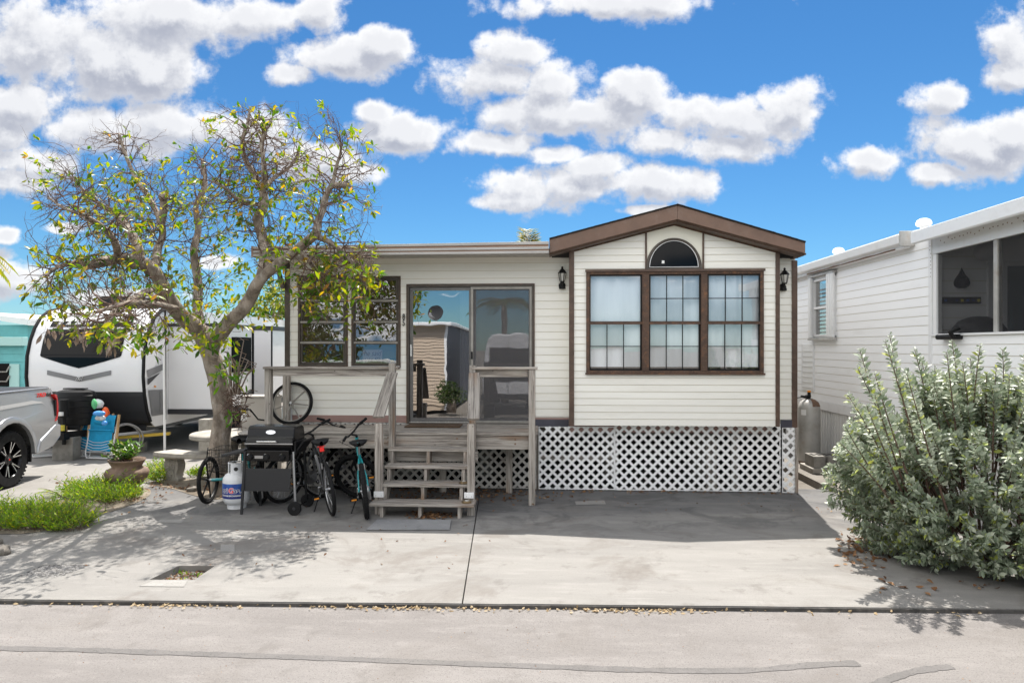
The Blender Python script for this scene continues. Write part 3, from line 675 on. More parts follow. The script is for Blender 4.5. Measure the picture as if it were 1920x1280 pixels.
# skirt boards
obj('skirt_board', MB().box(hx0+.09, DR[0]-.01, YW-.022, YW, zw(791,650), zs_l), M['pink'], house, bevel=.003)
obj('skirt_board', MB().box(xw(1003), bx0-.005, YW-.026, YW, zw(799,1040), zw(786,1040)), M['navy'], house, bevel=.003)
obj('skirt_board', MB().box(xw(1003), bx0-.005, YW-.02, YW, zw(785.8,1040), zw(783,1040)), M['pink'], house)
obj('skirt_board', MB().box(xw(1463), xw(1484), YW-.026, YW, zw(801,1475), zw(787,1475)), M['navy'], house, bevel=.003)
obj('sill_beam', MB().box(bx0+.01, bx1-.01, YW-.006, YW+.05, zb0-.13, zb0-.005), M['pink'], house)
# ---- gable roof
fpoly = [(eL.x,eL.z),(fL.x,fL.z),(fr.x,fr.z),(fR.x,fR.z),(eR.x,eR.z),(ridge.x,ridge.z)]
mb = MB()
mb.prism([(eL.x,eL.z),(fL.x,fL.z),(fr.x,fr.z),(ridge.x,ridge.z)], XZ, YE, YE+.03); obj('fascia_board', mb, M['fasciabrown'], house, bevel=.004)
mb = MB(); mb.prism([(ridge.x+.002,ridge.z),(fr.x+.002,fr.z),(fR.x,fR.z),(eR.x,eR.z)], XZ, YE, YE+.03); obj('fascia_board', mb, M['fasciabrown'], house, bevel=.004)
# lower lip and soffit
mb = MB(); o_ = .022
for (A,B) in ((fL, fr), (fr, fR)):
    mb.add([(A.x,YE+.02,A.z),(B.x,YE+.02,B.z),(B.x,YE+.05,B.z-o_*1.2),(A.x,YE+.05,A.z-o_*1.2),(B.x,YB+.02,B.z-o_*1.2),(A.x,YB+.02,A.z-o_*1.2)],[(0,1,2,3),(3,2,4,5)])
obj('soffit', mb, M['brown'], house)
mb = MB()
for (A,B) in ((fL, fr), (fr, fR)):
    a = A + (B-A)*(.16 if A is fL else 0); b = A + (B-A)*(1 if A is fL else .83)
    mb.add([(a.x,YB-.022,a.z-.02),(b.x,YB-.022,b.z-.02),(b.x,YB-.022,b.z-.045),(a.x,YB-.022,a.z-.045),(a.x,YB,a.z-.045),(b.x,YB,b.z-.045)],[(0,1,2,3),(3,2,5,4)])
obj('frieze_trim', mb, M['rust'], house)
mb = MB()
for (A,B,s) in ((eL, ridge, -1), (ridge, eR, 1)):
    mb.add([(A.x,YE-.015,A.z),(B.x,YE-.015,B.z),(B.x,20.2,B.z),(A.x,20.2,A.z),(A.x,YE-.015,A.z+.008),(B.x,YE-.015,B.z+.008),(B.x,20.2,B.z+.008),(A.x,20.2,A.z+.008)],
           [(0,1,2,3),(7,6,5,4),(0,4,5,1),(1,5,6,2),(2,6,7,3),(3,7,4,0)])
roof = obj('roof', mb, M['shingle'], house)
for side in (0, 1):          # rake-edge shingles, laid one by one
    A, B = (eL, ridge) if side == 0 else (eR, ridge)
    n = 17
    for i in range(n):
        a = A + (B-A)*(i/n); b = A + (B-A)*((i+1.06)/n); j = random.uniform(-.004,.004)
        mb = MB(); mb.add([(a.x,YE-.028+j,a.z+.009),(b.x,YE-.028+j,b.z+.013),(b.x,YE+.30,b.z+.013),(a.x,YE+.30,a.z+.009),(a.x,YE-.028+j,a.z+.019),(b.x,YE-.028+j,b.z+.017),(b.x,YE+.30,b.z+.017),(a.x,YE+.30,a.z+.019)],
             [(0,1,2,3),(7,6,5,4),(0,4,5,1),(1,5,6,2),(2,6,7,3),(3,7,4,0)]); obj('shingle', mb, M['shingle'], roof)
# right eave end and soffit
obj('eave_fascia', MB().box(fR.x-.02, fR.x, YE+.031, 20.2, fR.z+.005, eR.z-.004), M['fasciabrown'], house)
obj('eave_soffit', MB().box(hx1-.02, fR.x-.021, YE+.06, 20.2, fR.z-.012, fR.z+.012), M['brown'], house)
mb = MB(); mb.prism([(bx0-.25, fL.z-.01),(hx1, fR.z-.01),(hx1,zroof(hx1)-.05),(ridge.x,ridge.z-.06),(bx0-.25,zroof(bx0-.25)-.05)], XZ, YB+.16, YB+.2); obj('gable_backing', mb, M['dark'], house)
# ---- flat roof on the left
YF = 9.36; A = P(476, 463, YF); B = P(1029, 453, YF); A2 = P(476, 479, YF); B2 = P(1029, 473, YF)
froof = None
def lp(t, top, off): # t along, top fraction 0..1
    a = A + (A2-A)*top; b = B + (B2-B)*top; q = a + (b-a)*t; return Vector((q.x, YF - off, q.z))
for k,(t0,t1,off,m) in enumerate(((0,.27,.03,'fgrey'),(.27,.47,.016,'ftan'),(.47,.72,.028,'fgrey'),(.72,.86,.016,'ftan'),(.86,1.12,.034,'fgrey'))):
    mb = MB(); q = [lp(0,t1,off), lp(1,t1,off), lp(1,t0,off), lp(0,t0,off)]
    mb.add(q + [v + Vector((0, .05, 0)) for v in q], [(0,1,2,3),(7,6,5,4),(0,4,5,1),(1,5,6,2),(2,6,7,3),(3,7,4,0)]); obj('roof_fascia_strip', mb, M[m], house, bevel=.003)
mb = MB(); a, b, c, e = lp(0,.9,-.05), lp(1,.9,-.05), lp(1,0,-.05), lp(0,0,-.05)
for v in (a,b,c,e): pass
mb.add([a,b,c,e]+[Vector((q.x,20.2,q.z)) for q in (a,b,c,e)], [(0,1,2,3),(7,6,5,4),(0,4,5,1),(1,5,6,2),(2,6,7,3),(3,7,4,0)]); obj('flat_roof', mb, M['fgrey'], house)
obj('side_fascia', MB().box(A.x-.03, A.x-.001, YF-.02, 20.2, A2.z-.02, A.z+.01), M['ftan'], house)
# bracket under the left overhang
mb = MB(); mb.bar((A.x+.12, YW-.1, A2.z-.03), (hx0-.01, YW-.1, A2.z-.42), .06, .05); obj('eave_brace', mb, M['bronze'], house)
# ---- windows
def frame(mb, o, y0, y1, w):
    x0,x1,z0,z1 = o
    mb.box(x0,x1,y0,y1,z1-w,z1); mb.box(x0,x1,y0,y1,z0,z0+w); mb.box(x0,x0+w,y0,y1,z0+w,z1-w); mb.box(x1-w,x1,y0,y1,z0+w,z1-w); return mb
def awning_window(o, splits):
    w = obj('awning_window', frame(MB(), o, YW-.03, YW+.07, .026), M['bronze'], house, bevel=.003)
    mb = frame(MB(), (o[0]-.012, o[1]+.012, o[2]-.012, o[3]+.012), YW-.022, YW-.001, .02); obj('window_casing', mb, M['rust'], w)
    x0,x1 = o[0]+.027, o[1]-.027
    zs = [o[2]+.027] + [zw(s) for s in splits] + [o[3]-.027]
    for i in range(len(zs)-1):
        f = frame(MB(), (x0+.004, x1-.004, zs[i]+.003, zs[i+1]-.003), YW-.018, YW+.012, .024)
        sash = obj('sash', f, M['bronze'], house, bevel=.002)
        mb = MB(); tl = .012
        mb.add([(x0+.026,YW-.006-tl,zs[i]+.026),(x1-.026,YW-.006-tl,zs[i]+.026),(x1-.026,YW-.004,zs[i+1]-.026),(x0+.026,YW-.004,zs[i+1]-.026)],[(0,1,2,3)])
        obj('pane', mb, M['winglass'], sash)
        if i: obj('rail', MB().box(x0, x1, YW-.034, YW-.02, zs[i]-.016, zs[i]+.012), M['lightalu'], sash, bevel=.002)
    obj('insect_screen', MB().box(x0, x1, YW+.05, YW+.052, zs[0], zs[-1]), M['winscreen'], w)
    return w
awning_window(W1, (642, 603, 562)); w2 = awning_window(W2, (642, 603, 563))
obj('window_sill', MB().box(W2[0]-.01, W2[1]+.01, YW-.055, YW-.031, W2[2]-.03, W2[2]+.012), M['whitem'], w2, bevel=.003)
# ---- sliding door
mb = MB(); frame(mb, DR, YW-.035, YW+.10, .03); obj('door_frame', mb, M['bronze'], house, bevel=.003)
obj('door_casing', frame(MB(), (DR[0]-.012, DR[1]+.012, DR[2]-.0, DR[3]+.014), YW-.026, YW-.002, .022), M['rust'], house)
dx0, dx1, dz0, dz1 = DR[0]+.032, DR[1]-.032, DR[2]+.032, DR[3]-.032; dm = xw(883)
dl = obj('door_panel', frame(MB(), (dx0, dm+.02, dz0, dz1), YW+.005, YW+.035, .05), M['greyalu'], house, bevel=.003)
obj('pane', MB().add([(dx0+.05,YW+.014,dz0+.05),(dm-.03,YW+.014,dz0+.05),(dm-.03,YW+.014,dz1-.05),(dx0+.05,YW+.014,dz1-.05)],[(0,1,2,3)]), M['doorglass'], dl)
obj('door_handle', MB().box(dx0+.012, dx0+.032, YW-.012, YW+.004, zw(668), zw(646)), M['white'], dl, bevel=.003)
dr2 = obj('door_panel', frame(MB(), (dm+.025, dx1, dz0, dz1), YW+.036, YW+.062, .045), M['greyalu'], house, bevel=.003)
obj('pane', MB().add([(dm+.07,YW+.045,dz0+.045),(dx1-.045,YW+.045,dz0+.045),(dx1-.045,YW+.045,dz1-.045),(dm+.07,YW+.045,dz1-.045)],[(0,1,2,3)]), M['doorglass'], dr2)
sd = obj('screen_door', frame(MB(), (dm, dx1+.005, dz0-.005, dz1+.002), YW-.022, YW-.002, .036), M['lightalu'], house, bevel=.003)
obj('screen', MB().box(dm+.036, dx1-.03, YW-.013, YW-.012, dz0+.03, dz1-.03), M['screen'], sd)
obj('door_handle', MB().box(dm+.004, dm+.03, YW-.045, YW-.023, zw(673), zw(659)), M['black'], sd, bevel=.003)
mb = MB(); mb.box(DR[0]-.03, DR[1]+.02, YW-.07, YW-.036, DR[2]-.018, DR[2]+.016); obj('door_sill', mb, M['lightalu'], house, bevel=.004)
obj('sill_strip', MB().box(DR[0]-.03, DR[1]+.02, YW-.045, YW-.03, DR[2]-.035, DR[2]-.02), M['white'], house)
def curtain(name, x0, x1, z0, z1, y, folds, amp, m, parent):
    n = folds * 6; rows = []
    for k in range(3):
        z = z0 + (z1-z0)*k/2
        rows.append([(x0+(x1-x0)*i/n, y + amp*math.sin(2*math.pi*i/6 + .5*math.sin(i*.7)) * (1 + .2*k), z) for i in range(n+1)])
    return obj(name, MB().grid(rows), m, parent, smooth=True, angle=0)
curtain('door_curtain', xw(862,10.05), xw(884,10.05), dz0+.05, dz1-.02, YW+.13, 4, .022, M['curtain2'], house)
# ---- grid window of the bay
YBF = YB - .035
bw = obj('picture_window', frame(MB(), BW, YBF, YB+.05, .048), M['rust'], house, bevel=.004)
obj('head_trim', MB().box(BW[0]-.015, BW[1]+.015, YBF-.022, YBF-.002, BW[3]-.012, BW[3]+.022), M['brown'], bw, bevel=.003)
obj('sill_trim', MB().box(BW[0]-.015, BW[1]+.015, YBF-.018, YBF-.002, BW[2]-.01, BW[2]+.018), M['rust'], bw, bevel=.003)
xs = lambda p: xw(p, YB)
for a, b in ((1203.5,1216.5),(1313.5,1325.5)): obj('mullion', MB().box(xs(a), xs(b), YBF-.006, YB+.05, BW[2]+.05, BW[3]-.05), M['rust'], bw, bevel=.003)
zb = lambda y: zw(y, 1265, YB)
bolts = MB()
for i in range(46):
    x = BW[0]+.03 + (BW[1]-BW[0]-.06)*i/45
    for z in (BW[2]+.03, BW[3]-.034): bolts.ball((x, YBF-.003, z), .006, 6, 4)
for a in (1210, 1319.5):
    for i in range(15): bolts.ball((xs(a)+(.018 if i%2 else -.018), YBF-.009, BW[2]+.1+(BW[3]-BW[2]-.2)*i/14), .006, 6, 4)
obj('screws', bolts, M['rustcap'], bw, kind='stuff')
def sash(x0,x1,z0,z1,y,nx,nz):
    s = obj('sash', frame(MB(), (x0,x1,z0,z1), y, y+.028, .017), M['black'], house, bevel=.002)
    xa,xb,za,zc = x0+.017, x1-.017, z0+.017, z1-.017
    for i in range(1, nx): q = xa+(xb-xa)*i/nx; obj('muntin', MB().box(q-.006,q+.006,y+.004,y+.022,za,zc), M['black'], s)
    for i in range(1, nz): q = za+(zc-za)*i/nz; obj('muntin', MB().box(xa,xb,y+.005,y+.021,q-.006,q+.006), M['black'], s)
    for i in range(nx):
        for j in range(nz):
            a,b = xa+(xb-xa)*i/nx+.006, xa+(xb-xa)*(i+1)/nx-.006; c,e = za+(zc-za)*j/nz+.006, za+(zc-za)*(j+1)/nz-.006
            t = random.uniform(-.0012,.0012); t2 = random.uniform(-.0012,.0012)
            obj('pane', MB().add([(a,y+.012+t,c),(b,y+.012-t,c),(b,y+.012-t+t2,e),(a,y+.012+t+t2,e)],[(0,1,2,3)]), M['glass'], s)
cols = ((1105,1203),(1217,1313),(1326,1425))
for k,(a,b) in enumerate(cols):
    sash(xs(a), xs(b), zb(604.5), BW[3]-.05, YB-.02, 1 if k == 0 else 3, 1 if k == 0 else 2)
    sash(xs(a), xs(b), BW[2]+.05, zb(603.5)-.004, YB+.010, 3, 2)
    obj('meeting_rail', MB().box(xs(a), xs(b), YB-.028, YB-.021, zb(608), zb(603)), M['rust'], bw)
    curtain('curtain', xs(a)-.03, xs(b)+.03, zb(688), BW[3]-.02, YB+.07 + .008*k, 3+k, .010, M['curtain'], house)
obj('window_shelf', MB().box(BW[0], BW[1], YB+.052, YB+.2, BW[2]-.02, BW[2]+.03), M['whitem'], bw)
# ---- arched window
a_fr = MB(); pts = [Vector((ac + (ar-.018)*math.cos(t), YB-.022, AR[2]+.03 + (ah-.048)*math.sin(t))) for t in [math.pi*i/28 for i in range(29)]]
a_fr.tube(pts, .022, 8); a_fr.box(AR[0], AR[1], YB-.042, YB-.002, AR[2]-.004, AR[2]+.034)
aw = obj('arched_window', a_fr, M['bronze'], house, smooth=True)
mb = MB(); pts2 = [Vector((ac + (ar-.048)*math.cos(t), YB-.03, AR[2]+.045 + (ah-.082)*math.sin(t))) for t in [math.pi*i/28 for i in range(29)]]
mb.tube(pts2 + [pts2[0]], .006, 5); obj('glazing_bead', mb, M['whitem'], aw)
mb = MB(); mb.add([(q.x, YB-.012, q.z) for q in pts2], [tuple(range(29))]); obj('pane', mb, M['blackglass'], aw)
obj('sticker', MB().box(xs(1240.5), xs(1245.5), YB-.015, YB-.0135, zb(494), zb(488.5)), M['white'], aw)
# house number
for s, y in (('8', 594), ('5', 605.5)): text('house_number', s, .125, M['lettering'], house, face_y(xw(757.5), YW-.022, zw(y)), .004, sx=.66, font_bold=.001)
# ---- lattice skirting
def lattice(x0, x1, z0, z1, y, pitch, w, m, edge=True, ph=0.):
    pan = obj('lattice_panel', frame(MB(), (x0, x1, z0, z1), y+.012, y+.02, .012), m, house)
    H = z1 - z0
    for s in (1, -1):
        n = int((x1 - x0 + H) / pitch) + 2
        for i in range(n):
            # line: x = xa + s*(z - z0)
            xa = (x0 - (H if s == 1 else 0)) + (i + ph) * pitch
            t0, t1 = 0., H
            if s == 1: t0 = max(t0, x0 - xa); t1 = min(t1, x1 - xa)
            else: t0 = max(t0, xa - x1); t1 = min(t1, xa - x0)
            if t1 - t0 < .05: continue
            a = Vector((xa + s*t0, y + (.003 if s == 1 else .009), z0 + t0)); b = Vector((xa + s*t1, a.y, z0 + t1))
            # ends cut flush with the panel edge by stepping back half a width
            dd = (b - a).normalized() * (w * .42)
            obj('slat', MB().bar(a + dd*.5, b - dd*.5, .0055, w, (-s, 0, 1)), m, pan)
PT = .1375
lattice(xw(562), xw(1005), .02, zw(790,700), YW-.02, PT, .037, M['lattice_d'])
lattice(xw(1010), xw(1152), .015, zw(799,1080), YW-.028, PT, .037, M['lattice'], ph=.3)
lattice(xw(1152), xw(1462), .015, zb0+.01, YW-.042, PT, .037, M['lattice'], ph=.5)
lattice(xw(1466), xw(1489), .0, zw(801,1475), YW-.03, PT, .037, M['lattice'], ph=.2)
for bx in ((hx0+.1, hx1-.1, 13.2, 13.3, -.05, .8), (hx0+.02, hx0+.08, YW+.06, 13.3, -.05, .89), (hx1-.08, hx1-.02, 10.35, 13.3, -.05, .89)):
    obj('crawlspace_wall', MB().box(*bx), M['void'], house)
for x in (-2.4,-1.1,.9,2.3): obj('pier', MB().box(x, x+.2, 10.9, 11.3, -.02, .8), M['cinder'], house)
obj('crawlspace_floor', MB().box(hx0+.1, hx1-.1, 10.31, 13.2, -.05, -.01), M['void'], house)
for b_, ax_ in (((xw(1011), xw(1160), YW+.06, YW+.10, .42, .50),'wx'), ((xw(1003), xw(1010), YW+.04, YW+.13, 0, .88),'wz'), ((xw(1375), xw(1384), YW+.04, YW+.13, 0, .88),'wz'), ((xw(1330),xw(1350),YW+.2,YW+.24,.0,.75),'wz')):
    obj('skirting_stud', MB().box(*b_), M[ax_], house)
obj('corner_post', MB().box(xw(1489.5), xw(1495), YW-.04, YW+.05, 0, .93), M['wz'], house, bevel=.003)
obj('corner_post', MB().box(hx0+.01, hx0+.09, YW-.03, YW+.05, 0, .93), M['wz'], house, bevel=.003)
# ---- wall lanterns
def lantern(x, z, y, label):
    t = thing('wall_lantern', label, 'wall lamp', (x, y, z-.1), 'black wall lanterns beside the gable bay', local=True)
    mb = MB(); mb.lathe([(0,.0),(.045,.0),(.05,.02),(.03,.06),(.018,.08)][::1], (0,-.03,-.02), (0,0,1), 10)
    mb.lathe([(.052,0),(.05,.012),(0,.014)], (0,-.001,.03), (0,-1,0), 14); mb.tube([(0,-.01,.03),(0,-.05,.0),(0,-.085,.03),(0,-.085,.075)], .011, 6)
    obj('bracket', mb, M['black'], t, smooth=True)
    mb = MB(); c = (0,-.085,0)
    mb.lathe([(.028,.07),(.036,.085)], c, n=6); 
    for k in range(6):
        a = math.pi*k/3; mb.tube([(.034*math.cos(a), -.085+.034*math.sin(a), .085),(.056*math.cos(a), -.085+.056*math.sin(a), .2)], .0045, 4)
    mb.lathe([(.062,.198),(.066,.205),(.04,.24),(.02,.262),(.012,.27),(.018,.285),(.006,.30),(0,.302)], c, n=6)
    obj('cage', mb, M['black'], t)
    obj('lamp_glass', MB().lathe([(.03,.086),(.051,.198)], c, n=6), M['lampglass'], t); return t
lantern(xw(1054), zw(527), YW-.016, 'black wall lantern between the sliding door and the gable bay')
lantern(xw(1466.5), zw(532), YW-.016, 'black wall lantern half hidden at the right corner of the gable bay')
# ---- things seen through the glass
t = thing('window_sign', 'small pink sign with maroon script propped in the right awning window', 'sign', P(696, 685, YW+.03))
c = P(696, 666, YW+.03); mb = MB(); mb.box(P(679,0,YW).x, P(716,0,YW).x, YW+.026, YW+.034, P(0,680,YW).z, P(0,655,YW).z); obj('board', mb, M['signpink'], t, bevel=.002)
text('lettering', 'he said', .115, M['maroon'], t, face_y(P(697,0,YW).x, YW+.0245, P(0,662,YW).z), shear=.35, sx=.8)
text('lettering', 'yes', .115, M['maroon'], t, face_y(P(690,0,YW).x, YW+.0245, P(0,673,YW).z), shear=.35, sx=.8)
hp = []
for k in range(25):
    a = 2*math.pi*k/24; hp.append(Vector((P(707,0,YW).x + .028*math.sin(a)**3*1.2, YW+.024, P(0,672.5,YW).z + .0021*(13*math.cos(a)-5*math.cos(2*a)-2*math.cos(3*a)-math.cos(4*a)))))
obj('heart', MB().tube(hp, .004, 5, cap=False), M['maroon'], t)
t = thing('window_clock', 'tiny black digital clock in the corner of the right awning window', 'clock', P(734,682,YW+.03))
obj('case', MB().box(P(729,0,YW).x, P(740,0,YW).x, YW+.02, YW+.05, P(0,682,YW).z, P(0,671,YW).z), M['black'], t, bevel=.004)
obj('face', MB().box(P(732,0,YW).x, P(738,0,YW).x, YW+.017, YW+.019, P(0,677.5,YW).z, P(0,674,YW).z), M['yellow'], t)
# ------------------------------------------------------------------ wooden deck with stairs
DF = 9.03                                   # outer face of the deck
X0 = P(497,0,DF).x; X1 = P(1005,0,DF).x
deck = thing('wooden_deck', 'weathered grey wooden deck with railings and open stairs to the sliding door', 'deck', ((X0+X1)/2, 9.4, 0))
DZ = .945
def board(name, x0,x1,y0,y1,z0,z1, ax, parent=deck, bev=.006):
    return obj(name, MB().box(x0,x1,y0,y1,z0,z1), M['w'+ax], parent, bevel=bev)
n = 6; bw_ = (YW-.06 - (DF-.03)) / n
for i in range(n): board('deck_board', X0-.02, X1+.02, DF-.03+i*bw_+.004, DF-.03+(i+1)*bw_-.004, DZ-.035, DZ+random.uniform(-.003,.003), 'x')
sx0, sx1 = P(704,0,8.42).x, P(890,0,8.42).x
board('rim_joist', X0, X1, DF, DF+.04, DZ-.225, DZ-.037, 'x')
board('rim_joist', X0, X0+.04, DF+.042, YW-.07, DZ-.225, DZ-.037, 'y'); board('rim_joist', X1-.04, X1, DF+.042, YW-.07, DZ-.225, DZ-.037, 'y')
for x in (-2.3,-1.6,-.9,-.3): board('joist', x, x+.04, DF+.042, YW-.07, DZ-.20, DZ-.037, 'y')
RZ = 1.815
def post(px, Y, z0, z1, w=.088):
    x = P(px,0,Y).x; return board('post', x-w/2, x+w/2, Y-w/2, Y+w/2, z0, z1, 'z')
post(504, DF+.045, 0, RZ-.035); post(997.5, DF-.046, 0, RZ-.035); post(537.5, 9.78, DZ, RZ-.13)
post(735.5, DF-.046, DZ-.22, RZ+.05, .085); post(886.5, DF-.046, DZ-.22, RZ+.02, .085)
for x in (-2.45, -1.5, -.55): board('post', x-.045, x+.045, 9.68, 9.77, 0, DZ-.23, 'z')
# concrete-foot post seen under the grill
xa, xb = P(497,0,DF).x, P(748,0,DF).x
board('top_rail', xa-.01, xb, DF-.06, DF+.085, RZ-.033, RZ, 'x')
board('rail', P(511,0,DF).x+.003, P(730,0,DF).x, DF-.0, DF+.038, RZ-.13, RZ-.036, 'x')
board('rail', P(892,0,DF).x+.004, P(990,0,DF).x-.003, DF-.03, DF+.008, RZ-.135, RZ-.036, 'x')
board('top_rail', P(884,0,DF).x, P(1008,0,DF).x, DF-.1, DF+.055, RZ-.033, RZ, 'x')
# stairs
NY = 8.42
for px in (711, 883.5): post(px, NY, 0, P(0,786,NY).z-.02, .092)
def slope_plank(pxa, pya, Ya, pxb, pyb, Yb, w):
    a, b = P(pxa,pya,Ya), P(pxb,pyb,Yb)
    L = (b - a).length; o = obj('handrail', MB().box(-w/2, w/2, 0, L, -.018, .018), M['wy'], deck, bevel=.006)
    d = (b - a).normalized(); x_ = d.cross(Vector((0,0,1))).normalized(); o.matrix_basis = Matrix.Translation(a) @ Matrix((x_, d, x_.cross(d))).transposed().to_4x4(); return o
slope_plank(709.5, 782, NY-.05, 735.5, 699, DF-.10, .148); slope_plank(887.5, 786, NY-.05, 889.5, 700, DF-.10, .148)
tx0, tx1 = P(716,0,8.5).x, P(880,0,8.5).x
fy = [8.19, 8.41, 8.61, 8.81]
for k, y in enumerate(fy):
    z = .18 + k*.192
    a, b = (P(692,0,y).x, P(889,0,y).x) if k == 0 else (tx0+.002, tx1+.02)
    board('tread', a, b, y, y+.285, z-.036, z, 'x')
board('riser', sx0+.03, sx1-.02, DF-.05, DF-.012, DZ-.38, DZ-.24, 'x')
for px in (728, 797, 868):           # stringers
    x = P(px,0,8.6).x; w = .02
    poly = [(8.24,0),(8.36,0),(9.0,.56),(9.0,.74),(8.83,.74),(8.83,.72),(8.82,.72),(8.82,.528),(8.63,.528),(8.62,.336),(8.43,.336),(8.42,.144),(8.24,.144)]
    mb = MB(); mb.prism(poly[::-1], lambda a,b,d: (d,a,b), x-w, x+w); obj('stringer', mb, M['wz'], deck)
for px in (712.5, 880.5): obj('white_bracket', MB().box(P(px-9,0,NY).x, P(px+9,0,NY).x, NY-.075, NY-.048, P(0,923,NY-.05).z, P(0,912.5,NY-.05).z), M['whitem'], deck, bevel=.005)
for px in (712.5-5, 712.5+5, 880.5-5, 880.5+5):
    obj('screw', MB().lathe([(.006,0),(.004,.004),(0,.005)], (P(px,0,NY).x, NY-.075, P(0,918,NY).z), (0,-1,0), 8), M['steel'], deck)
bl = MB()
for (px,py) in ((728,820),(728,828),(857,822),(966,832),(966,824),(1000,828)): bl.lathe([(.012,0),(.011,.005),(0,.007)], P(px,py,DF), (0,-1,0), 8)
obj('bolts', bl, M['rustcap'], deck, kind='stuff')
def solar(px, y, z, label):
    t = thing('step_light', label, 'light', (P(px,0,y).x, y, z), 'round bronze solar lights on the stair treads', local=True)
    obj('cap', MB().lathe([(.0,.0),(.062,0),(.064,.008),(.05,.016),(.046,.022),(.02,.028),(0,.029)], n=18), M['solar'], t, smooth=True)
    obj('lens', MB().lathe([(.03,.0255),(.018,.0295),(0,.030)], n=14), M['lampglass'], t, smooth=True)
solar(875, 8.19+.10, .18, 'bronze solar light on the lowest stair tread at its right end'); solar(869.5, 8.41+.10, .372, 'bronze solar light on the second stair tread from the ground')
tag(obj('doormat', MB().box(P(758,0,9.5).x, P(862,0,9.5).x, 9.50, 9.84, DZ+.004, DZ+.02), M['mat'], bevel=.004), 'brown doormat lying on the deck before the sliding door', 'doormat')
mb = MB(); q = [G(687,994), G(843,994), G(846,976), G(707,976)]; mb.add([(v.x,v.y,.006) for v in q]+[(v.x,v.y,.016+.003*(i%2)) for i,v in enumerate(q)], [(3,2,1,0),(4,5,6,7),(0,1,5,4),(1,2,6,5),(2,3,7,6),(3,0,4,7)])
tag(obj('paving_slab', mb, M['paver'], bevel=.003), 'flat grey paving slab on the concrete below the stairs', 'paving slab')

# ------------------------------------------------------------------ cycles
def wheel(parent, c, ax, r, tr, name='wheel', rimc=M['steel'], spokes=28, knob=False, mag=0, xf=None, rimw=.02):
    xf = xf or Matrix.Identity(4); c = Vector(c); ax = Vector(ax)
    rim = MB().ring(c, ax, r-tr*2-.006, .011, 36, 6, sq=rimw/.022).xf(xf); w = obj(name, rim, rimc, parent, smooth=True)
    obj('tyre', MB().ring(c, ax, r-tr, tr, 44, 10).xf(xf), M['rubber'], w, smooth=True)
    if knob:
        kb = MB(); e1 = ax.orthogonal().normalized(); e2 = ax.cross(e1)
        for i in range(56):
            a = 2*math.pi*i/56; e = e1*math.cos(a)+e2*math.sin(a); t = -e1*math.sin(a)+e2*math.cos(a)
            for s in ((-.75,), (0,), (.75,)):
                q = c + e*(r-tr+tr*math.cos(s[0])) + ax*tr*math.sin(s[0]); kb.bar(q - t*.008, q + t*.008, tr*.34, .012, e)
        obj('tread_knobs', kb.xf(xf), M['rubber'], w, kind='stuff')
    hub = MB().tube([c-ax*.045, c+ax*.045], .02, 10).xf(xf); obj('hub', hub, M['steel'], w, smooth=True)
    sp = MB(); e1 = ax.orthogonal().normalized(); e2 = ax.cross(e1)
    n = mag or spokes
    for i in range(n):
        a = 2*math.pi*i/n; e = e1*math.cos(a)+e2*math.sin(a)
        if mag: sp.tube([c+e*.018, c+e*(r*.5), c+e*(r-tr*2-.01)], [.016,.0095,.0125], 6)
        else: sp.tube([c+ax*(.03 if i%2 else -.03)+e*.02, c+e*(r-tr*2-.006)], .0016, 3, cap=False)
    obj('spokes', sp.xf(xf), rimc if mag else M['steel'], w, kind=None if mag else 'stuff', smooth=bool(mag)); return w
